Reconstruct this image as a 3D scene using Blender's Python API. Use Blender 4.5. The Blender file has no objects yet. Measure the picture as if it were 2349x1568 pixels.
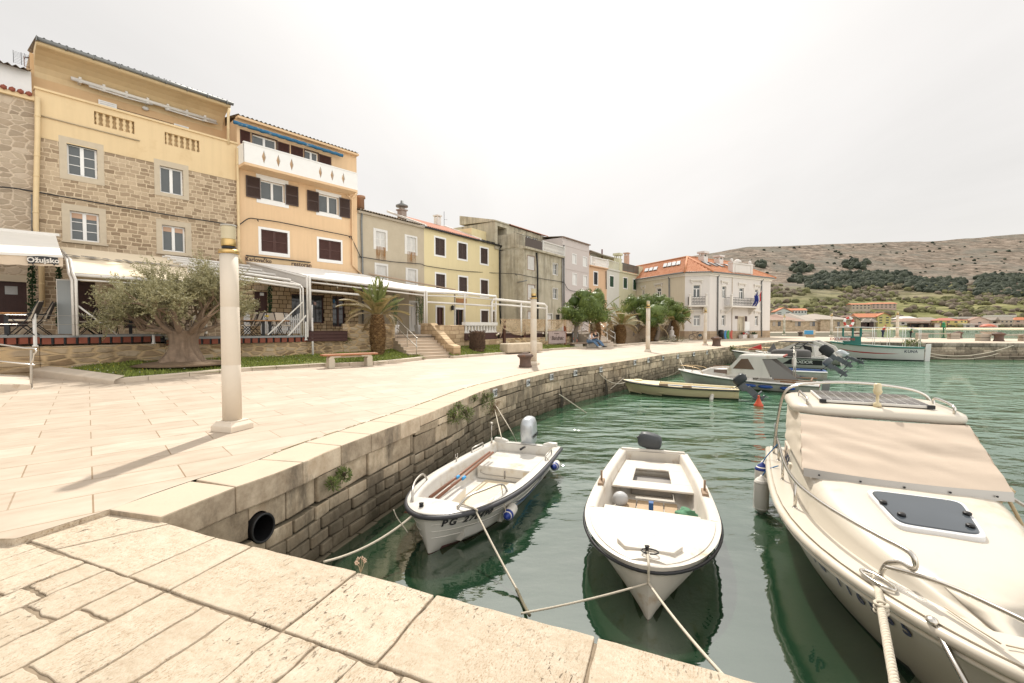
import bpy,math,random
from math import sin,cos,pi,radians,sqrt,atan2,exp,floor
from mathutils import Vector,Matrix,noise
V=Vector
random.seed(7)
S=bpy.context.scene
COL=S.collection
CAMZ,PITCH,FPX=1.7,radians(1.975),1044.0
cd=bpy.data.cameras.new('camera');cam=bpy.data.objects.new('camera',cd);COL.objects.link(cam)
cam.location=(0,0,CAMZ);cam.rotation_euler=(pi/2-PITCH,0,0)
cd.sensor_width=36;cd.lens=36*FPX/2349;cd.clip_start=.05;cd.clip_end=12000
S.camera=cam
S.view_settings.view_transform='Standard';S.view_settings.look='None'
S.view_settings.exposure=0.14;S.view_settings.gamma=1
SUN_EL=radians(51)
w=bpy.data.worlds.new('World');S.world=w;w.use_nodes=True
nt=w.node_tree;nt.nodes.clear()
def WN(t,**k):
 n=nt.nodes.new(t)
 for a,b in k.items():setattr(n,a,b)
 return n
L=nt.links.new
out=WN('ShaderNodeOutputWorld');bg=WN('ShaderNodeBackground')
sky=WN('ShaderNodeTexSky',sky_type='NISHITA',sun_disc=False,sun_elevation=SUN_EL,sun_rotation=0.0,altitude=5,air_density=1.0,dust_density=3.0)
sk=WN('ShaderNodeVectorMath',operation='SCALE');sk.inputs['Scale'].default_value=0.10
tc=WN('ShaderNodeTexCoord');sep=WN('ShaderNodeSeparateXYZ');L(tc.outputs['Generated'],sep.inputs[0])
az=WN('ShaderNodeMath',operation='ADD');az.inputs[1].default_value=.16;L(sep.outputs['Z'],az.inputs[0])
mx=WN('ShaderNodeMath',operation='MAXIMUM');mx.inputs[1].default_value=.1;L(az.outputs[0],mx.inputs[0])
dv=WN('ShaderNodeVectorMath',operation='DIVIDE');cb=WN('ShaderNodeCombineXYZ')
for i in range(3):L(mx.outputs[0],cb.inputs[i])
L(tc.outputs['Generated'],dv.inputs[0]);L(cb.outputs[0],dv.inputs[1])
mp=WN('ShaderNodeMapping');mp.inputs['Scale'].default_value=(1.0,.55,1);mp.inputs['Rotation'].default_value=(0,0,.5);L(dv.outputs[0],mp.inputs[0])
ns=WN('ShaderNodeTexNoise');ns.inputs['Scale'].default_value=.9;ns.inputs['Detail'].default_value=7;ns.inputs['Roughness'].default_value=.55;ns.inputs['Distortion'].default_value=.6
L(mp.outputs[0],ns.inputs['Vector'])
rp=WN('ShaderNodeValToRGB');rp.color_ramp.elements[0].position=.3;rp.color_ramp.elements[0].color=(.75,.725,.69,1)
rp.color_ramp.elements[1].position=.72;rp.color_ramp.elements[1].color=(.85,.82,.785,1);L(ns.outputs['Fac'],rp.inputs[0])
dt=WN('ShaderNodeVectorMath',operation='DOT_PRODUCT');dt.inputs[1].default_value=(0.05,cos(SUN_EL),sin(SUN_EL));L(tc.outputs['Generated'],dt.inputs[0])
m0=WN('ShaderNodeMath',operation='MAXIMUM');m0.inputs[1].default_value=0;L(dt.outputs['Value'],m0.inputs[0])
pw=WN('ShaderNodeMath',operation='POWER');pw.inputs[1].default_value=9;L(m0.outputs[0],pw.inputs[0])
gl=WN('ShaderNodeVectorMath',operation='SCALE');gl.inputs[0].default_value=(.55,.53,.50);L(pw.outputs[0],gl.inputs['Scale'])
mixc=WN('ShaderNodeMix',data_type='RGBA');mixc.inputs[0].default_value=.90
L(sky.outputs[0],sk.inputs[0]);L(sk.outputs[0],mixc.inputs[6]);L(rp.outputs[0],mixc.inputs[7])
ad=WN('ShaderNodeVectorMath',operation='ADD');L(mixc.outputs[2],ad.inputs[0]);L(gl.outputs[0],ad.inputs[1])
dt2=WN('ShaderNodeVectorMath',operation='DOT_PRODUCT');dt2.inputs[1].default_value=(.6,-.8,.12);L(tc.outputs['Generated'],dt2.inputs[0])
mr=WN('ShaderNodeMapRange',interpolation_type='SMOOTHSTEP');mr.inputs[1].default_value=-.15;mr.inputs[2].default_value=.95;mr.inputs[3].default_value=1.0;mr.inputs[4].default_value=2.2;L(dt2.outputs['Value'],mr.inputs[0])  # unseen sky behind the camera brightened as added fill for the shaded facades
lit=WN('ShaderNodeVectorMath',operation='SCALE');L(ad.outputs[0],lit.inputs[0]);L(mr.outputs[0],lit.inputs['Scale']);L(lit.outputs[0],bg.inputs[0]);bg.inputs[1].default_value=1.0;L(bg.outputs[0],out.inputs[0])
sd=bpy.data.lights.new('sun','SUN');sd.energy=4.4;sd.angle=radians(1.2);sd.color=(1,.95,.87)
so=bpy.data.objects.new('sun',sd);COL.objects.link(so);so.rotation_euler=(-(pi/2-SUN_EL),0,radians(-1));so.location=(0,30,60)
S.cycles.max_bounces=8;S.cycles.transparent_max_bounces=24;S.cycles.caustics_reflective=False;S.cycles.caustics_refractive=False
S.cycles.sample_clamp_indirect=6
def ray(px,py):
 x,u=(px-1174.5)/FPX,(784-py)/FPX
 return V((x,cos(PITCH)+sin(PITCH)*u,-sin(PITCH)+cos(PITCH)*u))
def G(px,py,z=0.0):
 d=ray(px,py);t=(z-CAMZ)/d.z
 return V((d.x*t,d.y*t,z))
def at(px,py,Y):
 d=ray(px,py);t=Y/d.y
 return V((d.x*t,Y,CAMZ+d.z*t))
class MB:
 def __init__(s):s.v=[];s.f=[];s.mi=[];s.sm=[];s.M=None
 def add(s,vs,fs,mat=0,smooth=False):
  o=len(s.v)
  s.v+=[s.M@V(v)for v in vs]if s.M is not None else[V(v)for v in vs]
  for f in fs:s.f.append([i+o for i in f]);s.mi.append(mat);s.sm.append(smooth)
 def box(s,x0,x1,y0,y1,z0,z1,mat=0):
  s.add([(x,y,z)for z in(z0,z1)for y in(y0,y1)for x in(x0,x1)],[(0,2,3,1),(4,5,7,6),(0,1,5,4),(2,6,7,3),(0,4,6,2),(1,3,7,5)],mat)
 def hexa(s,p,mat=0):
  s.add(p,[(3,2,1,0),(4,5,6,7),(0,1,5,4),(1,2,6,5),(2,3,7,6),(3,0,4,7)],mat)
 def bar(s,a,b,w,h=None,up=(0,0,1),mat=0):
  a,b=V(a),V(b);h=h or w;d=(b-a).normalized();u=V(up)
  if abs(d.dot(u))>.98:u=V((0,1,0))
  r=d.cross(u).normalized()*(w/2);u=r.cross(d).normalized()*(h/2)
  s.hexa([a-r-u,a+r-u,b+r-u,b-r-u,a-r+u,a+r+u,b+r+u,b-r+u],mat)
 def tube(s,pts,r,n=8,mat=0,cap=True,closed=False):
  pts=[V(p)for p in pts];k=len(pts);rs=r if isinstance(r,(list,tuple))else[r]*k
  vs,fs,pu=[],[],None
  for i,p in enumerate(pts):
   if closed:d=pts[(i+1)%k]-pts[i-1]
   else:d=pts[min(i+1,k-1)]-pts[max(i-1,0)]
   d=d.normalized()if d.length>1e-9 else V((0,0,1))
   u=(pu-d*pu.dot(d))if pu is not None else(V((0,0,1))if abs(d.z)<.9 else V((1,0,0)));u=(u-d*u.dot(d)).normalized();pu=u
   q=d.cross(u)
   vs+=[p+(u*cos(2*pi*j/n)+q*sin(2*pi*j/n))*rs[i]for j in range(n)]
  for i in range(k if closed else k-1):
   a,b=i*n,((i+1)%k)*n
   fs+=[(a+j,a+(j+1)%n,b+(j+1)%n,b+j)for j in range(n)]
  if cap and not closed:fs+=[tuple(range(n))[::-1],tuple((k-1)*n+j for j in range(n))]
  s.add(vs,fs,mat,n>4)
 def lathe(s,prof,n=16,c=(0,0,0),mat=0,smooth=True,cap=True):
  c=V(c);vs=[c+V((r*cos(2*pi*j/n),r*sin(2*pi*j/n),z))for r,z in prof for j in range(n)]
  fs=[(i*n+j,i*n+(j+1)%n,(i+1)*n+(j+1)%n,(i+1)*n+j)for i in range(len(prof)-1)for j in range(n)]
  if cap:fs+=[tuple(range(n))[::-1],tuple((len(prof)-1)*n+j for j in range(n))]
  s.add(vs,fs,mat,smooth)
 def ball(s,c,r,n=12,m=8,mat=0,jit=0,seed=0):
  c=V(c);r=(r,r,r)if not isinstance(r,(tuple,list))else r;vs,fs=[],[]
  for i in range(m+1):
   for j in range(n):
    a,b=pi*i/m,2*pi*j/n;d=V((sin(a)*cos(b),sin(a)*sin(b),cos(a)))
    k=1+(jit*noise.noise(d*1.7+V((seed*3.1,seed,c.x+c.y)))if jit else 0)
    vs.append(c+V((d.x*r[0],d.y*r[1],d.z*r[2]))*k)
  for i in range(m):
   for j in range(n):fs.append((i*n+j,(i+1)*n+j,(i+1)*n+(j+1)%n,i*n+(j+1)%n))
  s.add(vs,fs,mat,True)
 def quad(s,a,b,c,d,mat=0,smooth=False):s.add([a,b,c,d],[(0,1,2,3)],mat,smooth)
 def prism(s,poly,z0,z1,mat=0):
  n=len(poly);ar=sum(poly[i][0]*poly[(i+1)%n][1]-poly[(i+1)%n][0]*poly[i][1]for i in range(n))
  if ar<0:poly=poly[::-1]
  zz=z1 if isinstance(z1,(list,tuple))else[z1]*n
  s.add([(p[0],p[1],z0)for p in poly]+[(p[0],p[1],z)for p,z in zip(poly,zz)],[tuple(range(n))[::-1],tuple(range(n,2*n))]+[(i,(i+1)%n,n+(i+1)%n,n+i)for i in range(n)],mat)
 def extr(s,poly,axis,a,b,mat=0,smooth=False):
  n=len(poly);mk=(lambda p,t:(t,p[0],p[1]))if axis==0 else(lambda p,t:(p[0],t,p[1]))
  s.add([mk(p,a)for p in poly]+[mk(p,b)for p in poly],[tuple(range(n)),tuple(range(n,2*n))[::-1]]+[(i,n+i,n+(i+1)%n,(i+1)%n)for i in range(n)],mat,smooth)
 def loft(s,rings,mat=0,smooth=True,closed=False,cap=False):
  n=len(rings[0]);vs=[p for r in rings for p in r];m=n if closed else n-1
  fs=[(i*n+j,i*n+(j+1)%n,(i+1)*n+(j+1)%n,(i+1)*n+j)for i in range(len(rings)-1)for j in range(m)]
  if cap:fs+=[tuple(range(n))[::-1],tuple((len(rings)-1)*n+j for j in range(n))]
  s.add(vs,fs,mat,smooth)
 def build(s,name,mats,parent=None,bev=0,flip=False,seg=1):
  me=bpy.data.meshes.new(name);me.from_pydata([tuple(v)for v in s.v],[],s.f)
  for m in(mats if isinstance(mats,(list,tuple))else[mats]):me.materials.append(m)
  me.polygons.foreach_set('material_index',s.mi);me.polygons.foreach_set('use_smooth',s.sm);me.update()
  o=bpy.data.objects.new(name,me);COL.objects.link(o)
  if parent:o.parent=parent
  if bev:
   b=o.modifiers.new('bevel','BEVEL');b.width=bev;b.segments=seg;b.limit_method='ANGLE';b.angle_limit=radians(40)
  return o
def fixn(o):
 import bmesh
 bm=bmesh.new();bm.from_mesh(o.data);bmesh.ops.recalc_face_normals(bm,faces=bm.faces);bm.to_mesh(o.data);bm.free();return o
def tag(o,label=None,cat=None,group=None,kind=None):
 if label:o['label']=label
 if cat:o['category']=cat
 if group:o['group']=group
 if kind:o['kind']=kind
 return o
def empty(name,loc,rz=0,label=None,cat=None,group=None):
 o=bpy.data.objects.new(name,None);COL.objects.link(o);o.location=loc;o.rotation_euler=(0,0,rz);o.empty_display_size=.3
 return tag(o,label,cat,group)
def cp(root,loc,rz,label,group=None,sc=None,kids=True):
 r=root.copy();COL.objects.link(r);r.location=loc;r.rotation_euler=(0,0,rz);r['label']=label
 if group:r['group']=group
 if sc:r.scale=(sc,sc,sc)if not isinstance(sc,(tuple,list))else sc
 if kids:cpk(root,r)
 return r
def cpk(a,b):
 for c in a.children:
  d=c.copy();COL.objects.link(d);d.parent=b;cpk(c,d)
def text_mesh(body,size,depth,mat,name='lettering',shear=0,parent=None,M=None,bold=0,align='CENTER',sx=1):
 cu=bpy.data.curves.new('t','FONT');cu.body=body;cu.size=size;cu.extrude=depth;cu.shear=shear;cu.offset=bold;cu.align_x=align;cu.align_y='CENTER';cu.resolution_u=3
 t=bpy.data.objects.new('t',cu);COL.objects.link(t);dg=bpy.context.evaluated_depsgraph_get();dg.update()
 me=bpy.data.meshes.new_from_object(t.evaluated_get(dg));bpy.data.objects.remove(t);bpy.data.curves.remove(cu)
 me.name=name;me.materials.clear();me.materials.append(mat)
 if sx!=1:me.transform(Matrix.Diagonal((sx,1,1,1)))
 if M:me.transform(M)
 o=bpy.data.objects.new(name,me);COL.objects.link(o)
 if parent:o.parent=parent
 return o
def basis(o,x,y,z=None):
 x,y=V(x).normalized(),V(y).normalized();z=x.cross(y).normalized();y=z.cross(x)
 return Matrix(((x.x,y.x,z.x,o[0]),(x.y,y.y,z.y,o[1]),(x.z,y.z,z.z,o[2]),(0,0,0,1)))
class NT:
 def __init__(s,name):
  s.m=bpy.data.materials.new(name);s.m.use_nodes=True;s.t=s.m.node_tree;s.t.nodes.clear()
  s.o=s.n('ShaderNodeOutputMaterial');s.b=s.n('ShaderNodeBsdfPrincipled');s.l(s.b.outputs[0],s.o.inputs[0]);s._c=None
 def n(s,t,**k):
  x=s.t.nodes.new(t)
  for a,b in k.items():setattr(x,a,b)
  return x
 def l(s,a,b):s.t.links.new(a,b)
 def co(s):
  if not s._c:s._c=s.n('ShaderNodeTexCoord').outputs['Object']
  return s._c
 def map(s,sc,src=None,rot=(0,0,0)):
  m=s.n('ShaderNodeMapping');m.inputs['Scale'].default_value=sc;m.inputs['Rotation'].default_value=rot;s.l(src or s.co(),m.inputs[0]);return m.outputs[0]
 def noise(s,scale,detail=4,src=None,rough=.55,dist=0,out='Fac'):
  x=s.n('ShaderNodeTexNoise');x.inputs['Scale'].default_value=scale;x.inputs['Detail'].default_value=detail;x.inputs['Roughness'].default_value=rough;x.inputs['Distortion'].default_value=dist
  s.l(src or s.co(),x.inputs['Vector']);return x.outputs[out]
 def ramp(s,fac,*els):
  r=s.n('ShaderNodeValToRGB');e=r.color_ramp.elements
  while len(e)<len(els):e.new(.5)
  for q,(p,c)in zip(e,els):q.position=p;q.color=c if len(c)==4 else(*c,1)
  s.l(fac,r.inputs[0]);return r.outputs[0]
 def mix(s,fac,a,b,mode='MIX'):
  x=s.n('ShaderNodeMix',data_type='RGBA',blend_type=mode)
  for v,i in((fac,0),(a,6),(b,7)):
   if isinstance(v,(int,float)):x.inputs[i].default_value=v
   elif isinstance(v,tuple):x.inputs[i].default_value=(*v,1)if len(v)==3 else v
   else:s.l(v,x.inputs[i])
  return x.outputs[2]
 def math(s,op,a,b=0.0,clamp=False):
  x=s.n('ShaderNodeMath',operation=op,use_clamp=clamp)
  for v,i in((a,0),(b,1)):
   if isinstance(v,(int,float)):x.inputs[i].default_value=v
   else:s.l(v,x.inputs[i])
  return x.outputs[0]
 def bump(s,h,strength=.3,dist=.02,prev=None):
  x=s.n('ShaderNodeBump');x.inputs['Strength'].default_value=strength;x.inputs['Distance'].default_value=dist;s.l(h,x.inputs['Height'])
  if prev:s.l(prev,x.inputs['Normal'])
  return x.outputs[0]
 def island(s):return s.n('ShaderNodeNewGeometry').outputs['Random Per Island']
 def set(s,col=None,rough=None,nor=None,metal=None,spec=None):
  for v,k in((col,'Base Color'),(rough,'Roughness'),(nor,'Normal'),(metal,'Metallic'),(spec,'Specular IOR Level')):
   if v is None:continue
   if isinstance(v,(int,float)):s.b.inputs[k].default_value=v
   elif isinstance(v,tuple):s.b.inputs[k].default_value=(*v,1)
   else:s.l(v,s.b.inputs[k])
  return s.m
_mc={}
def sc3(c,k):return tuple(min(1,x*k)for x in c)
def mat(name,c,rough=.6,var=.15,vs=2.0,bump=0,bs=40,isl=0,metal=0,spec=.4,streak=0,dirt=None,ds=1.2,dl=.55,sw=None):
 if name in _mc:return _mc[name]
 t=NT(name);f=t.noise(vs,6)
 col=t.mix(f,sc3(c,1-var*1.4),sc3(c,1+var))
 if streak:
  g=t.noise(1.0,5,t.map((5,5,.35)));col=t.mix(t.math('MULTIPLY',t.ramp(g,(.42,(0,0,0)),(.7,(1,1,1))),streak),col,sc3(c,.55))
 if dirt:
  g=t.noise(ds,8,rough=.65);col=t.mix(t.ramp(g,(dl,(0,0,0)),(dl+.12,(1,1,1))),col,dirt)
 if isl:
  h=t.n('ShaderNodeHueSaturation');t.l(col,h.inputs['Color']);i=t.island()
  t.l(t.math('ADD',t.math('MULTIPLY',i,isl),1-isl/2),h.inputs['Value']);col=h.outputs[0]
 nr=t.bump(t.noise(bs,6),bump,.01)if bump else None
 _mc[name]=t.set(col,rough,nr,metal,spec);return t.m
def masonry(name,c1,c2,mortar,bw=.4,bh=.2,ms=.018,dist=.05,plane='xz',dark=None,rnd=.6,bump=.5):
 if name in _mc:return _mc[name]
 t=NT(name);s=t.n('ShaderNodeSeparateXYZ');t.l(t.co(),s.inputs[0]);c=t.n('ShaderNodeCombineXYZ')
 t.l(s.outputs['Y' if plane=='yz' else 'X'],c.inputs[0]);t.l(s.outputs['Y' if plane=='xy' else 'Z'],c.inputs[1]);p=c.outputs[0]
 nv=t.n('ShaderNodeVectorMath',operation='SCALE');nv.inputs['Scale'].default_value=dist
 sub=t.n('ShaderNodeVectorMath',operation='SUBTRACT');sub.inputs[1].default_value=(.5,.5,.5);t.l(t.noise(2.3,3,p,out='Color'),sub.inputs[0]);t.l(sub.outputs[0],nv.inputs[0])
 ad=t.n('ShaderNodeVectorMath',operation='ADD');t.l(p,ad.inputs[0]);t.l(nv.outputs[0],ad.inputs[1])
 b=t.n('ShaderNodeTexBrick',offset=.37,squash=.72,squash_frequency=3);t.l(ad.outputs[0],b.inputs['Vector'])
 for k,v in(('Scale',1),('Brick Width',bw),('Row Height',bh),('Mortar Size',ms),('Mortar Smooth',.35),('Bias',0)):b.inputs[k].default_value=v
 b.inputs['Color1'].default_value=(*c1,1);b.inputs['Color2'].default_value=(*c2,1);b.inputs['Mortar'].default_value=(*mortar,1)
 f=t.noise(6,6,p,rough=.7);col=t.mix(rnd,b.outputs['Color'],t.mix(f,sc3(c1,.5),sc3(c2,1.5)),'SOFT_LIGHT')
 if dark:col=t.mix(t.ramp(t.noise(.8,7,p,rough=.7),(.52,(0,0,0)),(.68,(1,1,1))),col,dark)
 h=t.math('ADD',t.math('SUBTRACT',1.0,b.outputs['Fac']),t.math('MULTIPLY',f,.5))
 _mc[name]=t.set(col,.9,t.bump(h,bump,.025),spec=.15);return t.m
def rubble(name,cols,mortar,sx=2.3,sz=3.4,edge=.06,dark=None,bump=.6):
 if name in _mc:return _mc[name]
 t=NT(name);s=t.n('ShaderNodeSeparateXYZ');t.l(t.co(),s.inputs[0]);c=t.n('ShaderNodeCombineXYZ')
 t.l(s.outputs['X'],c.inputs[0]);t.l(s.outputs['Z'],c.inputs[1]);p=t.map((sx,sz,1),c.outputs[0])
 d=t.n('ShaderNodeVectorMath',operation='ADD');e=t.n('ShaderNodeVectorMath',operation='SCALE');e.inputs['Scale'].default_value=.35
 t.l(t.noise(1.6,3,p,out='Color'),e.inputs[0]);t.l(p,d.inputs[0]);t.l(e.outputs[0],d.inputs[1])
 v=t.n('ShaderNodeTexVoronoi',voronoi_dimensions='2D');v2=t.n('ShaderNodeTexVoronoi',voronoi_dimensions='2D',feature='DISTANCE_TO_EDGE')
 for x in(v,v2):x.inputs['Scale'].default_value=1;x.inputs['Randomness'].default_value=.8;t.l(d.outputs[0],x.inputs['Vector'])
 q=t.n('ShaderNodeSeparateColor');t.l(v.outputs['Color'],q.inputs[0])
 n=len(cols);col=t.ramp(q.outputs[0],*[(i/(n-1),k)for i,k in enumerate(cols)])
 f=t.noise(5,6,c.outputs[0],rough=.7);col=t.mix(.7,col,t.mix(f,(.25,.25,.25),(.75,.75,.75)),'SOFT_LIGHT')
 m=t.ramp(v2.outputs['Distance'],(edge*.4,(0,0,0)),(edge*1.4,(1,1,1)));col=t.mix(m,mortar,col)
 if dark:col=t.mix(t.ramp(t.noise(1.1,7,c.outputs[0],rough=.7),(.53,(0,0,0)),(.68,(1,1,1))),col,dark)
 _mc[name]=t.set(col,.92,t.bump(t.math('ADD',m,t.math('MULTIPLY',f,.6)),bump,.03),spec=.12);return t.m
WHITE=mat('white_paint',(.78,.77,.74),.45,.05,3)
OLDWHITE=mat('weathered_white_paint',(.66,.64,.60),.6,.12,4,dirt=(.30,.19,.10),ds=3,dl=.66)
BROWN=mat('brown_painted_wood',(.075,.030,.022),.5,.2,6)
BROWN2=mat('dark_louvre_wood',(.065,.040,.032),.55,.2,6)
GREEN=mat('dark_green_paint',(.018,.06,.032),.5,.2,5)
BLACK=mat('black_metal',(.015,.015,.016),.4,.2,6)
STEEL=mat('polished_steel',(.62,.59,.54),.22,.06,5,metal=1)
DULLSTEEL=mat('dull_steel',(.50,.47,.42),.42,.1,5,metal=.9)
ZINC=mat('grey_zinc',(.20,.205,.20),.5,.2,4,metal=.3)
RUST=mat('rust',(.20,.075,.03),.85,.3,9)
ROPE=mat('pale_rope',(.56,.50,.40),.9,.18,30,bump=.4,bs=160)
DARKROPE=mat('weedy_rope',(.16,.14,.09),.95,.3,20)
GELCOAT=mat('white_gelcoat',(.62,.595,.545),.25,.06,2,spec=.5,dirt=(.50,.44,.35),ds=1.8,dl=.55,streak=.2)
def glassy(name,c,rough=.06):
 t=NT(name);return t.set(t.mix(t.noise(.9,3),sc3(c,.7),sc3(c,1.35)),rough,spec=.6)
GLASS=glassy('window_glass',(.075,.085,.085));CURTAIN=mat('curtained_glass',(.30,.30,.285),.12,.25,2.5,spec=.6)
DARKGLASS=glassy('dark_glass',(.02,.02,.022));TINT=glassy('brown_tinted_glass',(.13,.085,.06),.1)
WZ=-1.4
def pave_mat():
 t=NT('limestone_paving');p=t.map((1,1,1),rot=(0,0,radians(-43)))
 b=t.n('ShaderNodeTexBrick',offset=.43,squash=1);t.l(p,b.inputs['Vector'])
 for k,v in(('Scale',1),('Brick Width',1.35),('Row Height',.62),('Mortar Size',.008),('Mortar Smooth',.2),('Bias',-.2)):b.inputs[k].default_value=v
 b.inputs['Color1'].default_value=(.45,.375,.295,1);b.inputs['Color2'].default_value=(.52,.445,.36,1);b.inputs['Mortar'].default_value=(.26,.185,.115,1)
 f=t.noise(1.0,8,t.map((1.6,5,1),p),rough=.65);c=t.mix(.4,b.outputs['Color'],t.ramp(f,(.34,(.30,.27,.24)),(.6,(.62,.6,.58))),'SOFT_LIGHT')
 g=t.noise(.45,7,rough=.62);c=t.mix(t.ramp(g,(.47,(0,0,0)),(.62,(.55,.55,.55))),c,(.40,.325,.25))
 h=t.noise(7,6,t.map((1,3.5,1),p),rough=.75);c=t.mix(t.ramp(h,(.63,(0,0,0)),(.69,(.75,.75,.75))),c,(.34,.25,.17))
 s=t.noise(1.9,9,rough=.72);c=t.mix(t.ramp(s,(.66,(0,0,0)),(.74,(.5,.5,.5))),c,(.30,.21,.13))
 return t.set(c,t.ramp(f,(.3,(.42,.42,.42)),(.7,(.7,.7,.7))),t.bump(t.math('ADD',t.math('MULTIPLY',b.outputs['Fac'],-1.0),t.math('MULTIPLY',h,.25)),.25,.012),spec=.3)
PAVE=pave_mat()
def slab_mat():
 t=NT('old_limestone_slab');p=t.map((1,1,1),rot=(0,0,radians(-66)))
 i=t.island();c=t.mix(i,(.44,.365,.275),(.60,.52,.41))
 c=t.mix(t.noise(1.7,6,rough=.6),c,(.51,.43,.33),'MIX')
 f=t.noise(9,8,t.map((1.8,1,1),p),rough=.7);c=t.mix(.6,c,t.ramp(f,(.3,(.27,.24,.2)),(.62,(.64,.63,.61))),'SOFT_LIGHT');sp=t.noise(48,5,t.map((1,2.3,1),p),rough=.75,dist=.4);c=t.mix(t.math('MULTIPLY',t.ramp(sp,(.53,(0,0,0)),(.62,(1,1,1))),t.ramp(t.noise(3,4),(.38,(.15,.15,.15)),(.58,(.95,.95,.95)))),c,(.30,.205,.125));c=t.mix(t.ramp(sp,(.30,(.7,.7,.7)),(.42,(0,0,0))),c,(.66,.60,.50))
 q=t.noise(17,5,t.map((1,2.2,1),p),rough=.7,dist=.6);q2=t.noise(1.3,2)
 pit=t.math('MULTIPLY',t.ramp(q,(.605,(0,0,0)),(.64,(1,1,1))),t.ramp(q2,(.46,(0,0,0)),(.60,(.95,.95,.95))))
 c=t.mix(pit,c,(.12,.08,.05));st=t.noise(2.6,9,rough=.75);c=t.mix(t.ramp(st,(.60,(0,0,0)),(.72,(.5,.5,.5))),c,(.36,.27,.17))
 v=t.n('ShaderNodeTexVoronoi',feature='DISTANCE_TO_EDGE');v.inputs['Scale'].default_value=.9
 dd=t.n('ShaderNodeVectorMath',operation='ADD');t.l(t.co(),dd.inputs[0]);t.l(t.noise(2.2,4,out='Color'),dd.inputs[1]);t.l(dd.outputs[0],v.inputs['Vector'])
 cr=t.math('MULTIPLY',t.ramp(v.outputs['Distance'],(0,(1,1,1)),(.004,(0,0,0))),t.ramp(t.noise(.9,2),(.54,(0,0,0)),(.62,(.6,.6,.6))))
 c=t.mix(cr,c,(.28,.18,.11))
 h=t.math('SUBTRACT',t.math('ADD',t.math('MULTIPLY',f,.4),t.math('MULTIPLY',sp,-.9)),t.math('ADD',pit,cr))
 return t.set(c,.72,t.bump(h,.8,.012),spec=.22)
SLAB=slab_mat()
MORTAR=mat('sandy_mortar',(.27,.21,.145),.95,.35,9,bump=.6,bs=60,dirt=(.07,.052,.03),ds=3,dl=.50)
def quay_stone(name,ctop,cface,wet=True,isl=.5):
 t=NT(name);s=t.n('ShaderNodeSeparateXYZ');t.l(t.co(),s.inputs[0]);z=s.outputs['Z']
 n=t.n('ShaderNodeNewGeometry');sn=t.n('ShaderNodeSeparateXYZ');t.l(n.outputs['Normal'],sn.inputs[0]);up=t.ramp(sn.outputs['Z'],(.5,(0,0,0)),(.8,(1,1,1)))
 f=t.noise(5,8,rough=.7);fc=t.mix(n.outputs['Random Per Island'],sc3(cface,.58),sc3(cface,1.4))
 fc=t.mix(.75,fc,t.ramp(f,(.3,(.1,.1,.1)),(.7,(.85,.83,.78))),'SOFT_LIGHT')
 k=t.noise(1.5,9,t.map((1,1,.45)),rough=.72);fc=t.mix(t.ramp(k,(.5,(0,0,0)),(.66,(.85,.85,.85))),fc,sc3(cface,.22))
 if wet:
  zz=t.math('ADD',z,t.math('MULTIPLY',t.noise(1.3,5),.5));fc=t.mix(t.ramp(t.math('MULTIPLY_ADD',zz,1.0),(0,(0,0,0)),(1,(0,0,0))),fc,fc)
  a=t.n('ShaderNodeMapRange');a.inputs[1].default_value=-.30;a.inputs[2].default_value=-.80;t.l(zz,a.inputs[0]);fc=t.mix(t.math('MULTIPLY',a.outputs[0],.72),fc,(.075,.062,.042))
  a=t.n('ShaderNodeMapRange');a.inputs[1].default_value=-1.0;a.inputs[2].default_value=-1.2;t.l(zz,a.inputs[0]);fc=t.mix(t.math('MULTIPLY',a.outputs[0],.6),fc,(.030,.030,.012))
 ct=t.mix(t.noise(2.2,7,t.map((1,1,1))),sc3(ctop,.93),sc3(ctop,1.05));ct=t.mix(t.ramp(k,(.6,(0,0,0)),(.8,(.5,.5,.5))),ct,sc3(ctop,.7))
 return t.set(t.mix(up,fc,ct),.8,t.bump(f,.5,.015),spec=.2)
COPING=quay_stone('limestone_coping',(.50,.415,.315),(.49,.40,.30),False);ASHLAR=quay_stone('quay_ashlar',(.13,.11,.075),(.44,.36,.265))
DARKJOINT=mat('dark_joint',(.045,.036,.025),.95,.3,5)
KERB=mat('kerb_limestone',(.54,.46,.365),.75,.12,3,bump=.3,isl=.16,dirt=(.36,.27,.18),ds=2.5,dl=.62)
QP=[(365,1186,0),(538.5,1117,0),(662,1074,0),(757,1032,0),(831.6,1003.7,0),(889.4,981.9,0),(938.8,963.7,0),(1029.4,928.7,0),(1112.2,894.4,0),(1171.6,877.1,0),(1212.2,866.3,0),(1259,855.3,0),(1315.3,845.3,0),(1374.7,837.0,0),(1468.2,823,0),(1537.2,811.2,0),(1615,803.3,0),(1677.5,795.3,0),(1755.6,786.8,.06),(1810,783.2,.11),(1862,782.6,.14)]
Q=[G(*p)for p in QP]
def smooth_line(P,n):
 r=[]
 for i in range(len(P)-1):
  p0,p1,p2,p3=P[max(i-1,0)],P[i],P[i+1],P[min(i+2,len(P)-1)]
  for k in range(n):
   t=k/n;r.append(.5*((2*p1)+(p2-p0)*t+(2*p0-5*p1+4*p2-p3)*t*t+(3*p1-p0-3*p2+p3)*t**3))
 return r+[P[-1]]
Q=smooth_line(Q,4)
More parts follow.
